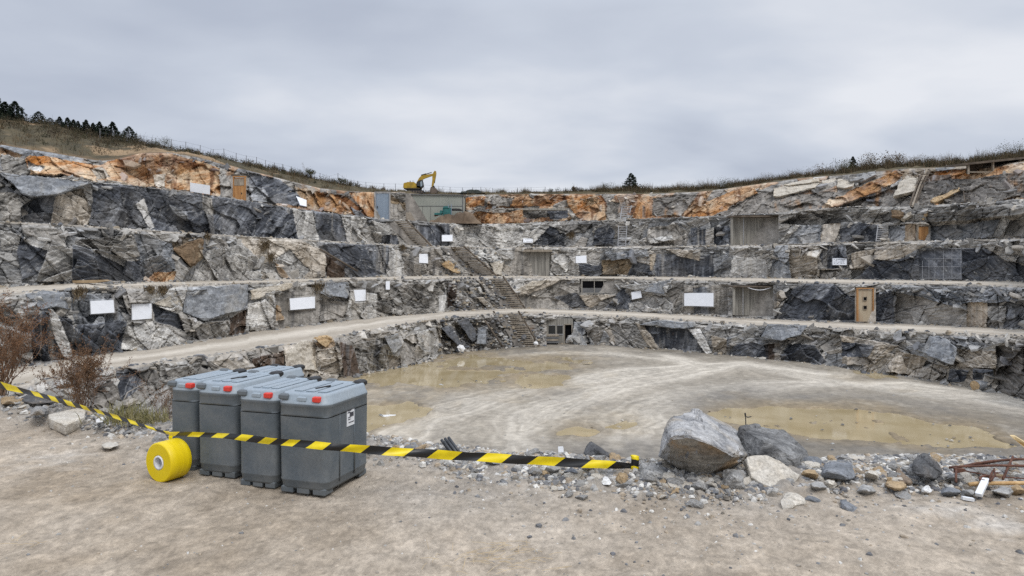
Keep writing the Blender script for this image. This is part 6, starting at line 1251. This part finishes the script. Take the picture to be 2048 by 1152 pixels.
ladder(4, ((1927, 383), (1930, 404), (1950, 383), (1952, 404)), 6, M_TIMBD, 'small dark ladder in grey scree below the open shed', .5, .05)
def chute():
    t = 4; e = empty('timber_rails', P3(1822, 412, base(4, 1822, 412) - 1.0), 'pair of long dark timber rails leaning down the right rim', 'rails'); o_ = Vector(e.location)
    for dx in (-6, 1, 7):
        m = MB(); m.tube([P3(1853 + dx, 338 + abs(dx) * .4, base(4, 1853, 345) - 1.0) - o_, P3(1838 + dx * .9, 372, base(4, 1838, 372) - 1.25) - o_, P3(1824 + dx * .75, 412, base(4, 1824, 412) - 1.1) - o_], .13, 6); recalc(m.build('rail', M_TIMBD if dx != 1 else M_TIMB, e))
    for f in (.12, .3, .48, .66, .84): m = MB(); p = P3(lerp(1853, 1824, f), lerp(340, 412, f), base(4, 1838, 372) - 1.3); m.box(p - o_, (1.0, .1, .1)); m.build('tie', M_TIMBD, e)
chute()
def shed2():
    d0 = base(4, 1990, 338) - 1.1; o_ = P3(1990, 345, d0); e = empty('open_shed', o_, 'low open shed with a sloping roof on the rim at the right edge', 'shed')
    m = MB(); r0 = [P3(1930, 326, d0 - .6), P3(2090, 309, d0 - .6), P3(2090, 313.5, d0 - .6), P3(1930, 330, d0 - .6)]; m.prism([p - o_ for p in r0], (0, 4.2, .25)); recalc(m.build('roof', M_TIMBD, e))
    for x, y0 in ((1938, 329), (1987, 323.5), (2041, 318), (2088, 313)): m = MB(); panel(m, x - 1.4, y0, x + 1.4, 348, d0 - .3, .28, o_); recalc(m.build('post', M_TIMB, e))
    m = MB(); m.prism([p - o_ for p in [P3(1934, 329, d0 + 2.6), P3(2090, 313, d0 + 2.6), P3(2090, 348, d0 + 2.6), P3(1934, 348, d0 + 2.6)]], (0, .15, 0)); recalc(m.build('back_wall', M_TIMBD, e))
    m = MB(); panel(m, 1940, 343, 2040, 345, d0 - .32, .2, o_); recalc(m.build('rail', M_TIMB, e))
shed2()
def grid():
    t = 2; d = base(t, 1880, 530) - .3; o_ = P3(1880, 560, d); m = MB()
    for x, y0, y1 in ((1845, 522, 558), (1858, 514, 558), (1870, 500, 558), (1887, 497, 558), (1904, 497, 558), (1922, 497, 558)): m.tube([P3(x, y0, base(t, x, y0) - .27) - o_, P3(x, y1, base(t, x, y1) - .27) - o_], .022, 4)
    for y, x0, x1 in ((497.5, 1868, 1947), (517.5, 1846, 1923), (533.5, 1832, 1923), (556.5, 1838, 1923)): m.tube([P3(x0, y, base(t, x0, y) - .28) - o_, P3(x1, y, base(t, x1, y) - .28) - o_], .022, 4)
    o = m.build('wire_grid', M_STEEL); o.location = o_; tag(o, 'pale square wire grid fixed over the big dark rock face', 'wire grid')
grid()
def ledge_():
    t = 4; d = base(t, 1030, 420) - .9; o_ = P3(1030, 418, d); m = MB(); panel(m, 905, 416.5, 1134, 420, d, 1.4, o_); o = recalc(m.build('concrete_beam', M_CONC)); o.location = o_; tag(o, 'long thin concrete ledge across rusty rock right of the shed', 'ledge')
ledge_()
# ---- big shed on the upper bench and the machine before it
def shed():
    d = float(DB4[int(np.argmin(np.abs(PXC - 875)))]) + .3; o_ = P3(875, 446, d); e = empty('metal_shed', o_, 'pale green-grey sheet metal shed below the excavator', 'shed')
    m = MB(); m.prism([p - o_ for p in [P3(823, 389, d), P3(926, 391, d), P3(926, 447, d), P3(826, 447, d)]], (0, 5, 0))
    for k in range(34): x = 826 + k * 2.95; panel(m, x, 392, x + .35, 412, d - .025, .03, o_)
    recalc(m.build('wall', M_SHED, e)); m = MB(); panel(m, 824, 411.6, 926, 412.6, d - .05, .06, o_); panel(m, 924.6, 391, 926.4, 446, d - .06, .07, o_); panel(m, 845, 413, 845.5, 446, d - .04, .05, o_); panel(m, 861, 413, 861.5, 446, d - .04, .05, o_); panel(m, 890, 413, 890.5, 446, d - .04, .05, o_); recalc(m.build('trim', M_EXB2, e))
    m = MB(); m.prism([p - o_ for p in [P3(822, 387.5, d - .25), P3(927, 389.5, d - .25), P3(927, 391.2, d - .25), P3(822, 389.2, d - .25)]], (0, 5.5, .15)); recalc(m.build('roof', M_EXB2, e))
    d2 = d - 1.6; o2 = P3(905, 436, d2); e2 = empty('crushing_machine', o2, 'small teal crushing machine with posts in front of the metal shed', 'machine'); k = d2 / F
    def b_(n, x0, y0, x1, y1, dy, th, mat=M_GREEN): m = MB(); m.box(P3((x0 + x1) / 2, (y0 + y1) / 2, d2 + dy) - o2, ((x1 - x0) * k, th, (y1 - y0) * k), bev=.02); recalc(m.build(n, mat, e2))
    b_('body', 886, 416, 903, 430, 0, 1.0); b_('hopper', 888, 413, 899, 417, 0, 1.2); b_('motor', 880, 421, 888, 427, -.1, .6); b_('chute', 869, 426, 884, 430, 0, .7)
    for x, y0, y1 in ((886.5, 414, 437), (892, 424, 437), (897, 409, 416), (902.5, 408, 433)): m = MB(); m.tube([P3(x, y0, d2 - .6) - o2, P3(x, y1, d2 - .6) - o2], .05, 6); recalc(m.build('post', M_GREEN if y0 > 409 else M_BLUE, e2))
    m = MB(); m.prism([p - o2 for p in [P3(898, 417, d2), P3(918, 417, d2), P3(926, 420, d2), P3(922, 421.5, d2), P3(902, 421, d2)]], (0, .7, 0)); recalc(m.build('conveyor', M_EXD, e2)); m = MB(); m.prism([p - o2 for p in [P3(868, 430, d2), P3(888, 425, d2), P3(888, 427, d2), P3(869, 433, d2)]], (0, .5, 0)); recalc(m.build('belt', M_RUST, e2))
shed()
def heap(cx, cy, w, h, d, c1, c2, lab, seed, skew=0.0):
    k = d / F; nx, ny = 70, 24; vs = []; cc = []
    for i in range(nx):
        for j in range(ny):
            u = i / (nx - 1) * 2 - 1; v = j / (ny - 1) * 2 - 1; s = max(0, 1 - abs(u - skew * (1 - abs(u))) ** 1.5 - v * v)
            x = u * w / 2 * k; y = v * 1.7; z = h * k * s ** .8 + (.5 * float(fbm(np.array(x * 1.1), np.array(y * 1.1), seed, 5, .62))) * min(1, s * 3) - .1
            vs.append((x, y, z)); q = float(np.clip(.5 + .6 * fbm(np.array(x * .8), np.array(y * .8), seed + 1, 4), 0, 1)); cc.append(tuple(lerp(np.array(c1), np.array(c2), q)))
    o = mesh_np('spoil_heap', np.array(vs), grid_faces(nx, ny), MRUB, np.array(cc)); o.location = [float(q) for q in P(cx, cy, d)]; tag(o, lab, 'spoil heap')
dS = float(DB4[int(np.argmin(np.abs(PXC - 875)))])
heap(908, 447, 112, 25, dS - 1.9, (.075, .052, .035), (.21, .155, .105), 'brown spoil heap in front of the metal shed under the teal machine', 5, .35)
heap(803, 446, 58, 40, dS - 1.0, (.09, .068, .048), (.27, .235, .19), 'brown and grey spoil heap between the blue door and the metal shed', 6, -.1)
pT = hillpt(940, .8)
heap(940, 387, 62, 7.5, pT[1], (.012, .015, .012), (.035, .040, .032), 'long low dark covered stack on the rim right of the excavator', 9)
COL.objects[-1]['category'] = 'covered stack'; COL.objects[-1].name = 'covered_stack'
# ---- excavator
def excavator():
    pb = hillpt(832, .7); d = pb[1]; k = d / F; o_ = Vector((0, 0, 0)); base_ = P3(832, 387, d); e = empty('excavator', base_, 'yellow excavator with a raised arm standing on the rim above the shed', 'excavator', rz=0)
    X = lambda px: (px - 832) * k
    Zc = lambda py: (387 - py) * k
    def pr(name, poly, y0, y1, mat, par=e, bev=0):
        m = MB(); m.prism([(X(a), y0, Zc(b)) for a, b in poly], (0, y1 - y0, 0)); return recalc(m.build(name, mat, par))
    for y in (-1.15, .65):
        tr = pr('track', [(814, 385), (816, 382), (820, 381), (845, 381), (849, 383), (850, 386), (847, 388), (817, 388)], y, y + .5, M_EXD)
        m = MB()
        for i in range(6): m.tube([(X(819 + i * 5.2), y - .02, Zc(385)), (X(819 + i * 5.2), y + .52, Zc(385))], .16, 10)
        recalc(m.build('roller', M_EXB, tr))
    pr('undercarriage', [(823, 383), (841, 383), (838, 378.5), (826, 378.5)], -.7, .7, M_EXD)
    b = pr('body', [(808, 376.5), (809, 368), (812, 366.5), (832, 367), (834, 373), (843, 374), (843, 377.5), (810, 377.5)], -1.0, 1.0, M_EXY)
    pr('counterweight_band', [(808.2, 377.6), (842, 377.6), (841, 379), (811, 379)], -.98, .98, M_EXD, b); pr('engine_hood', [(813, 366.6), (815, 364.8), (829, 364.8), (830, 366.8)], -.6, .8, M_EXY, b)
    m = MB(); m.tube([(X(819.8), .3, Zc(366)), (X(819.8), .3, Zc(361))], .07, 8); recalc(m.build('exhaust', M_EXD, b))
    m = MB(); m.tube([(X(826), -.9, Zc(366)), (X(826), -.9, Zc(363)), (X(829), -.9, Zc(363)), (X(830), -.9, Zc(367))], .025, 5); recalc(m.build('handrail', M_EXD, b))
    c = pr('cab', [(834.5, 377), (835, 366), (840, 362), (845.5, 361.5), (847.5, 366), (847.5, 374), (844, 377.5)], -1.0, -.1, M_EXD); pr('window', [(843, 375), (842, 366), (844.5, 363), (846.3, 367), (846.3, 372.5)], -1.02, -1.0, mat_plain('cab_glass', (.30, .36, .40), (.22, .27, .30), 2, .1), c); pr('window', [(836.5, 373), (837, 367), (840.5, 364), (841, 373)], -1.02, -1.0, M_GLASS, c)
    bm_ = pr('boom', [(831.5, 372), (833, 365), (838, 356), (842, 352), (847, 350), (866, 347.2), (867, 350.5), (860, 353), (850, 356.5), (845, 359), (840, 366), (836, 373)], -.02, .42, M_EXY)
    st = pr('stick', [(864.5, 352), (866.5, 345), (869.3, 341), (872, 342.5), (872.5, 347), (871, 356), (866.5, 371.5), (863.5, 374), (863, 372), (864.5, 360)], .03, .37, M_EXY)
    m = MB(); m.tube([(X(842), .2, Zc(350.5)), (X(852), .2, Zc(347.8))], .13, 8); m.tube([(X(852), .2, Zc(347.8)), (X(863), .2, Zc(344.5))], .07, 8); recalc(m.build('hydraulic_cylinder', M_EXD, bm_))
    m = MB(); m.tube([(X(839), -.06, Zc(372)), (X(845), -.06, Zc(360))], .09, 8); m.tube([(X(839), .46, Zc(372)), (X(845), .46, Zc(360))], .09, 8); recalc(m.build('hydraulic_cylinder', M_EXD, bm_))
    m = MB(); m.tube([(X(871.5), .2, Zc(348)), (X(868.5), .2, Zc(366))], .08, 8); recalc(m.build('hydraulic_cylinder', M_EXD, st))
    bk = pr('bucket', [(862, 374), (868, 374.5), (873, 377.5), (875, 381), (873.5, 386), (870, 388), (862.5, 387.5), (860, 381)], -.32, .72, M_EXB)
    m = MB()
    for i in range(5): m.box((X(873.5), -.28 + i * .24, Zc(387)), (.22, .07, .10), ry=.6)
    recalc(m.build('tooth', M_EXB, bk)); pr('linkage', [(863.5, 371), (867, 370.5), (870, 374), (868.5, 376), (864, 375)], .08, .32, M_EXD, st)
excavator()
# ---- fence along the left rim
def fence():
    posts = [(200,232,252),(228,240,262),(254,246,268),(280,268,287),(312,275,294),(343,281,301),(372,287,307),(400,292,311),(426,298,315),(448,297,319),(472,306,324),(492,312,329),(513,314,333),(531,320,336),(549,325,340),(565,328,343),(583,332,347),(600,338,351),(614,341,354),(640,348,361),(658,352,365),(676,347,368),(695,359,371),(715,361,374),(732,363,376),(768,366,380),(791,369,384),(848,371,386),(900,375,387),(925,376,387),(945,376,387),(962,377,388),(985,377,387),(1008,377,387),(1035,376,386),(1062,376,386),(1090,375,385)]
    e = empty('wire_fence', hillpt(600, .93), 'long wire fence on thin posts along the left rim', 'fence'); o_ = Vector(e.location); tops = []
    for px, y0, y1 in posts:
        p = Vector([float(q) for q in hillpt(px, .93)]); h = (y1 - y0) / F * p.y * 1.0; p.z -= .2; q = p + Vector((R.uniform(-.05, .05), 0, h + .2)); MB().tube([p - o_, q - o_], .045, 5).build('post', M_STEELD, e); tops.append((p, q))
    for f in (.97, .62, .3):
        m = MB()
        for (a, b), (c, d) in zip(tops[:-1], tops[1:]): m.tube([a.lerp(b, f) - o_, (a.lerp(b, f) + c.lerp(d, f)) / 2 - o_ - Vector((0, 0, .03)), c.lerp(d, f) - o_], .012, 3, cap=False)
        m.build('wire', M_STEELD, e)
M_STEELD = mat_plain('grey_steel', (.16, .16, .17), (.22, .22, .23), 3, .6)
fence()
# ================================================================ growth on the rim
M_NEEDLE = mat_plain('dark_needles', (.010, .017, .012), (.028, .040, .026), 2.5, .8, spec=.2); M_BARK = mat_plain('bark', (.06, .045, .035), (.11, .085, .065), 4, .9)
M_SCRUB = mat_plain('scrub_leaf', (.045, .048, .022), (.10, .095, .045), 1.2, .85, spec=.2); M_SCRUBB = mat_plain('brown_scrub', (.085, .060, .035), (.165, .125, .075), 1.2, .9, spec=.2)
def conifer(base_, h, w, label, seed, group='dark conifers on the left hill', nb=17):
    r = random.Random(seed); t = empty('conifer', base_, label, 'tree', group); MB().tube([(0, 0, -.2), (r.uniform(-.05, .05) * h, 0, h * .5), (0, 0, h)], .030 * h, 6, .006 * h).build('trunk', M_BARK, t); m = MB()
    ph = [r.uniform(0, 6.283) for _ in range(4)]
    for _ in range(nb * 95):                          # sprays of needles filling an uneven cone
        f = r.random() ** 1.25; a = r.uniform(0, 6.283); lob = 1 + .28 * math.sin(3 * a + ph[0] + f * 9) + .22 * math.sin(f * 26 + ph[1] + 2 * math.sin(a)); z = h * (.02 + .96 * f)
        rad = w / 2 * (1 - f) ** .75 * lob * (.12 + .88 * r.random() ** .7) + .015 * w; c = Vector((math.cos(a) * rad, math.sin(a) * rad, z - .10 * rad)); s = .078 * h * (1.1 - .5 * f) * r.uniform(.6, 1.4)
        u = Vector((math.cos(a), math.sin(a), r.uniform(-.6, .5))).normalized(); v = u.cross(Vector((r.gauss(0, 1), r.gauss(0, 1), r.gauss(0, 1)))).normalized()
        m.add([c - u * s * .5, c + v * s * .4, c + u * s, c - v * s * .4], [(0, 1, 2, 3)])
    m.build('crown', M_NEEDLE, t); return t
TREES = [(-14, 262, 62, 40, 'tall dark conifer cut by the left picture edge'), (10, 250, 42, 26, 'ragged dark conifer just inside the left edge, before the taller one'), (30, 254, 46, 30, 'tallest dark conifer fully in view at the far left'), (77, 252, 29, 28, 'broad bushy conifer standing alone, second from the left group'), (100, 256, 18, 20, 'lowest round conifer left of the dense row'),
         (119, 262, 26, 15, 'first slim conifer of the dense row'), (135, 266, 29, 16, 'second conifer of the dense row, pointed'), (147, 268, 28, 14, 'third conifer of the dense row, beside the pointed one'), (156, 270, 27, 14, 'conifer in the middle of the dense row'), (172, 272, 32, 17, 'highest conifer of the dense row'), (186, 275, 29, 15, 'conifer right of the highest one in the dense row'), (199, 277, 33, 18, 'next to last tall conifer of the dense row'), (212, 278, 25, 16, 'short conifer before the end of the dense row'), (225, 281, 36, 24, 'wide last conifer of the dense row'), (258, 288, 34, 34, 'broad conifer standing alone right of the dense row')]
for i, (px, py, h, w, lab) in enumerate(TREES):
    p = hillpt(px, 1.0); k = p[1] / F; top = py - h; gp = HY - F * (p[2] - ZC) / p[1]; conifer(p - np.array((0, 0, .15)), max(gp - top, h * .8) * k * 1.12, w * k * 1.45, lab, 30 + i)
def shrub(px, f, h, w, label, seed, mat, n=420, name='shrub', group='shrubs on the rim', leaf=.034):
    p = hillpt(px, f); k = p[1] / F; h *= k; w *= k; r = random.Random(seed); t = empty(name, p - np.array((0, 0, .1)), label, 'shrub', group); st = MB(); m = MB()
    lob = [(r.uniform(-.5, .5) * w * .75, r.uniform(-.3, .3) * w, h * r.uniform(.3, .72), w * r.uniform(.18, .34)) for _ in range(8)]
    for a, b, c, q in lob: st.tube([(0, 0, 0), (a * .5, b * .5, c * .55), (a, b, c)], .02 * h + .01, 4, .008)
    for _ in range(7): a, b, c, q = r.choice(lob); st.tube([(a, b, c), (a + r.gauss(0, .2) * w, b, h * r.uniform(.85, 1.2))], .012, 3, .005)
    for _ in range(n):
        a, b, c, q = r.choice(lob); d = Vector((r.gauss(0, 1), r.gauss(0, 1), r.gauss(0, .9))).normalized() * q * r.random() ** .4; o = Vector((a, b, c)) + d
        if o.z < 0: continue
        s = leaf * h * r.uniform(.6, 1.5); u = Vector((r.gauss(0, 1), r.gauss(0, 1), r.gauss(0, 1))).normalized(); v = u.cross(Vector((r.gauss(0, 1), r.gauss(0, 1), r.gauss(0, 1)))).normalized()
        m.add([o, o + u * s + v * s * .5, o + u * s * 2, o + u * s - v * s * .5], [(0, 1, 2, 3)])
    st.build('stem', M_BARK, t); m.build('foliage', mat, t); return t
SH = [(325, .93, 20, 34, 'dark rounded shrub at the fence, right of the conifers', 'g'), (590, .9, 16, 18, 'small dark shrub at the fence above the dark slope', 'g'), (622, .9, 20, 20, 'green shrub beside the bare sapling on the left rim', 'g'), (684, .85, 18, 16, 'low green shrub at the end of the left slope', 'g'), (745, .85, 8, 14, 'brown shrub near the blue-grey metal door top', 'b'), (765, .85, 9, 10, 'tiny brown tuft-like shrub left of the excavator', 'b'),
      (996, .8, 10, 18, 'small dark shrub on the flat rim right of the excavator', 'g'), (1150, .85, 18, 10, 'thin twiggy shrub on the middle rim', 'b'), (1214, .85, 20, 26, 'ragged green shrub left of the dark round bush', 'g'), (1320, .85, 14, 16, 'thin brown shrub right of the dark round bush', 'b'), (1378, .9, 16, 40, 'brown shrub above the grey rock, middle of the right rim', 'b'), (1452, .9, 22, 38, 'brown-green shrub above the long rust slope', 'g'),
      (1540, .8, 20, 44, 'brown shrub above the longest pale slab', 'b'), (1598, .75, 22, 40, 'brown twiggy shrub above the thin pale slab', 'b'), (1640, .75, 34, 36, 'tall brown shrub above the pale slabs', 'b'), (1690, .8, 30, 46, 'spreading brown-green shrub left of the small evergreen', 'g'), (1750, .8, 42, 52, 'large brown shrub above the tipped grey-brown slab', 'b'), (1798, .8, 34, 40, 'brown shrub above the rust-red slope', 'b'), (1838, .85, 24, 36, 'low brown shrub over the head of the timber rails', 'b'), (1880, .9, 22, 40, 'low brown shrub left of the open shed', 'b'), (1965, .95, 22, 46, 'brown shrub behind the open shed roof', 'b'), (2020, .95, 34, 60, 'big dark shrub behind the open shed at the right edge', 'g')]
for i, (px, f, h, w, lab, c) in enumerate(SH): shrub(px, f * .95, h * (.85 if px > 900 else 1.1), w * 1.15, lab, 70 + i, M_SCRUB if c == 'g' else M_SCRUBB, 1000)
conifer(hillpt(1262, .85), 34 * hillpt(1262, .85)[1] / F, 38 * hillpt(1262, .85)[1] / F, 'dark round evergreen bush on the middle rim', 99, 'evergreens on the right rim', 14)
conifer(hillpt(1706, .9), 30 * hillpt(1706, .9)[1] / F, 22 * hillpt(1706, .9)[1] / F, 'small dark evergreen among brown shrubs on the right rim', 98, 'evergreens on the right rim', 11)
def sapling():
    p = hillpt(612, .9); k = p[1] / F; e = empty('bare_sapling', p, 'bare pale twiggy sapling behind the fence on the left rim', 'tree'); m = MB(); r = random.Random(4); h = 30 * k
    def gr(q, d, l, rad, lev):
        e_ = q + d * l; m.tube([q, e_], rad, 3, rad * .6, cap=False)
        if lev < 4:
            for _ in range(3): gr(q.lerp(e_, r.uniform(.5, 1)), (d + Vector((r.gauss(0, .55), r.gauss(0, .4), r.gauss(.1, .3)))).normalized(), l * r.uniform(.5, .75), rad * .62, lev + 1)
    gr(Vector((0, 0, 0)), Vector((0, 0, 1)), h * .42, .03, 0); m.build('branch', mat_plain('pale_twig', (.36, .34, .32), None, 8, .9), e)
sapling()
# tussocks hanging on the ledges
def tus(t, px, py, h, w, lab, seed, mat=None):
    d = base(t, px, py) - .9; k = d / F; r = random.Random(seed); m = MB(); o_ = P(px, py, d)
    for _ in range(170):
        a = r.uniform(0, 6.283); q = abs(r.gauss(0, .5)); p = Vector((r.gauss(0, w * k * .22), r.gauss(0, .15), r.gauss(0, h * k * .15))); u = Vector((math.cos(a) * q, math.sin(a) * q - .2, r.choice((1, 1, .5, -.7)))).normalized(); l = h * k * r.uniform(.3, .6); s = u.cross(Vector((r.gauss(0, 1), r.gauss(0, 1), .2))).normalized() * .035
        m.add([p - s, p + s, p + u * l], [(0, 1, 2)])
    o = m.build('tussock', mat or M_SCRUBB); o.location = [float(v) for v in o_]; tag(o, lab, 'tussock', 'dry tussocks on the ledges')
for i, a in enumerate([(1, 160, 586, 26, 26, 'dry tussock under the second road left of the wide white board'), (1, 300, 580, 20, 26, 'pair-like dry tussock above the nearly square white board'), (1, 326, 582, 20, 18, 'dry tussock on the rock right of the nearly square board top'), (1, 637, 575, 24, 26, 'dark dry tussock beside the jutting blue-grey slab'), (2, 414, 474, 18, 22, 'dry tussock at a ledge above the brown hanging slab'), (2, 531, 492, 30, 22, 'largest dry tussock on cream rock of the middle left wall'), (2, 543, 515, 22, 18, 'dry tussock hanging below the largest one on cream rock'), (2, 806, 496, 14, 16, 'dry tussock on the ledge above the square white board'), (3, 1143, 472, 18, 16, 'round brown tussock on grey rock right of the smallest notice'), (2, 910, 498, 10, 30, 'dry tussock at the head of the middle stairway'), (4, 1180, 402, 16, 34, 'dark brown tussock in rusty rock left of the upper ladder')]): tus(*a[:6], 140 + i)
# ---- grass: nobody could count it
MGR = mat_attr('rim_grass', 3, 12, 0, .01, .85, 1.15)
def grass():
    r = np.random.default_rng(4); n = 48000
    vs = np.zeros((n * 3, 3)); cs = np.zeros((n * 3, 3)); k = 0; tones = np.array([(.065, .052, .028), (.115, .088, .05), (.16, .12, .07), (.045, .045, .022), (.13, .08, .044)])
    clump = np.where(r.random(900) < .5, r.uniform(-40, 2100, 900), r.uniform(1180, 2100, 900)); cf = r.uniform(.0, 1.02, 900); cs_ = r.uniform(.35, 1.7, 900) * (1 + .6 * (r.random(900) < .15))
    for i in range(n):
        j = r.integers(900); px = clump[j] + r.normal(0, 5); f = np.clip(cf[j] + r.normal(0, .06), .02, 1.05) if r.random() < .5 else np.clip(1 - abs(r.normal(0, .25)), .05, 1.03)
        if 700 < px < 1000 and r.random() < .6: continue
        if px > 1100 and f < .45: continue
        if 130 < px < 520 and f < .72 and r.random() < .8: continue
        p = hillpt(px, min(f, 1.0)); h = (.30 + .40 * r.random()) * cs_[j] * (1.3 if px > 1180 else .75); a = r.uniform(0, 6.28); w = .028
        tip = p + np.array((r.normal(0, .28) * h, r.normal(0, .28) * h, h)); s = np.array((math.cos(a) * w, math.sin(a) * w, 0)); p = p - np.array((0, 0, .05))
        vs[k * 3:k * 3 + 3] = (p - s, p + s, tip); cs[k * 3:k * 3 + 3] = tones[r.integers(5)] * r.uniform(.7, 1.2); k += 1
    f = np.arange(k * 3).reshape(-1, 3); tag(mesh_np('grass', vs[:k * 3], f, MGR, cs[:k * 3]), 'dry brown and green grass covering the hill above the rim', 'grass', kind='stuff')
grass()
def scrub():
    r = random.Random(12); m = MB(); m.cc = (0, 0, 0); tones = [(.030,.032,.016), (.048,.045,.022), (.062,.048,.028), (.075,.060,.034), (.040,.030,.020)]
    for _ in range(620):
        u = r.random()
        if u < .55: px = r.uniform(-40, 720); f = min(1, max(.1, r.gauss(.85, .2))) if px > 280 or r.random() < .7 else r.uniform(.15, .9); h = r.uniform(.35, 1.1) * (1.2 if px < 300 else .75)
        else: px = r.uniform(1080, 2090); f = r.uniform(.5, 1.0); h = r.uniform(.4, 1.25) * (1.0 if px > 1400 else .6)
        p = hillpt(px, f); c = r.choice(tones); k0 = r.uniform(.8, 1.3); m.cc = tuple(q * k0 for q in c); n = int(46 * h + 12)
        for _ in range(n):
            a = r.uniform(0, 6.283); q = r.random() ** .5 * h * .8; z = h * r.random() ** 1.2 * (1 - (q / h) ** 2 * .7); o = Vector((p[0] + math.cos(a) * q, p[1] + math.sin(a) * q, p[2] + z)); s = r.uniform(.05, .12); d = Vector((r.gauss(0, .7), r.gauss(0, .7), r.gauss(.5, .8))).normalized(); v = d.cross(Vector((r.gauss(0, 1), r.gauss(0, 1), r.gauss(0, 1)))).normalized()
            m.add([o, o + d * s + v * s * .4, o + d * s * 2.2, o + d * s - v * s * .4], [(0, 1, 2, 3)])
        for _ in range(5):
            a = r.uniform(0, 6.283); b = Vector((p[0], p[1], p[2])); e = b + Vector((math.cos(a) * h * .5, math.sin(a) * h * .5, h * r.uniform(.8, 1.5))); m.tube([b, e], .012, 3, .005, cap=False)
    tag(m.build('undergrowth', MGR), 'low dark scrub and bramble mass over the slopes behind the rim', 'undergrowth', kind='stuff')
scrub()
# ================================================================ sky, sun, camera
SUN_EL, SUN_AZ = math.radians(52), math.radians(150)   # azimuth clockwise from +Y: behind the viewer, to the right
def world():
    w = bpy.data.worlds.new('World'); SC.world = w; w.use_nodes = True
    N, L = w.node_tree.nodes, w.node_tree.links; bg = N['Background']; out = N['World Output']
    sky = N.new('ShaderNodeTexSky'); sky.sky_type = 'NISHITA'; sky.sun_disc = False; sky.sun_elevation = SUN_EL; sky.sun_rotation = SUN_AZ
    L.new(sky.outputs[0], bg.inputs['Color']); bg.inputs['Strength'].default_value = .05
    tc = N.new('ShaderNodeTexCoord'); sp = N.new('ShaderNodeSeparateXYZ'); L.new(tc.outputs['Generated'], sp.inputs[0])
    # cloud deck: the direction cut with a flat layer, so that clouds shrink towards the horizon
    mz = N.new('ShaderNodeMath'); mz.operation = 'ADD'; L.new(sp.outputs['Z'], mz.inputs[0]); mz.inputs[1].default_value = .22
    dv = N.new('ShaderNodeVectorMath'); dv.operation = 'DIVIDE'; cb = N.new('ShaderNodeCombineXYZ')
    L.new(tc.outputs['Generated'], dv.inputs[0])
    for k in range(3): L.new(mz.outputs[0], cb.inputs[k])
    L.new(cb.outputs[0], dv.inputs[1])
    mp = N.new('ShaderNodeMapping'); mp.inputs['Scale'].default_value = (.62, .80, .0); mp.inputs['Location'].default_value = CLOUD_LOC; mp.inputs['Rotation'].default_value = (0, 0, -.25)
    L.new(dv.outputs[0], mp.inputs['Vector'])
    n = noise_node(N, L, 1.05, 4, .42, mp.outputs[0], .5); n2 = noise_node(N, L, 3.0, 6, .5, mp.outputs[0], .2)
    a = N.new('ShaderNodeMath'); a.operation = 'MULTIPLY_ADD'; L.new(n2.outputs[0], a.inputs[0]); a.inputs[1].default_value = .30; L.new(n.outputs[0], a.inputs[2])
    r = N.new('ShaderNodeValToRGB'); e = r.color_ramp.elements
    e[0].position = .50; e[0].color = (.49, .54, .645, 1); e[1].position = .80; e[1].color = (.83, .855, .91, 1)
    m = e.new(.645); m.color = (.615, .665, .76, 1)
    L.new(a.outputs[0], r.inputs[0])
    up = maprange(N, L, sp.outputs['Z'], .34, .9, 1.0, 2.5)
    sc = mulcol(N, L, r.outputs[0], up)
    bg2 = N.new('ShaderNodeBackground'); L.new(sc, bg2.inputs['Color']); bg2.inputs['Strength'].default_value = 1.0
    mix = N.new('ShaderNodeMixShader'); mix.inputs[0].default_value = .94; L.new(bg.outputs[0], mix.inputs[1]); L.new(bg2.outputs[0], mix.inputs[2]); L.new(mix.outputs[0], out.inputs['Surface'])
CLOUD_LOC = (.9, .3, 0)
world()
sl = bpy.data.lights.new('sun', 'SUN'); sl.energy = 1.5; sl.angle = math.radians(22); sl.color = (1, .965, .92)
so = bpy.data.objects.new('sun', sl); COL.objects.link(so)
dirv = Vector((math.sin(SUN_AZ) * math.cos(SUN_EL), math.cos(SUN_AZ) * math.cos(SUN_EL), math.sin(SUN_EL)))
so.rotation_euler = dirv.to_track_quat('Z', 'Y').to_euler(); so.location = (0, -10, 30)
cam = bpy.data.cameras.new('camera'); co = bpy.data.objects.new('camera', cam); COL.objects.link(co); SC.camera = co
cam.sensor_width = 36; cam.lens = 36 * F / 2048; cam.shift_y = -(576 - HY) / 2048; cam.clip_start = .05; cam.clip_end = 5000
co.location = (0, 0, ZC); co.rotation_euler = (math.pi / 2, 0, 0)
SC.view_settings.view_transform = 'Standard'; SC.view_settings.look = 'None'; SC.view_settings.gamma = 1; SC.view_settings.exposure = 0.0
SC.view_settings.use_curve_mapping = False
SC.cycles.max_bounces = 6; SC.cycles.diffuse_bounces = 3; SC.cycles.glossy_bounces = 3
SC.cycles.use_denoising = False
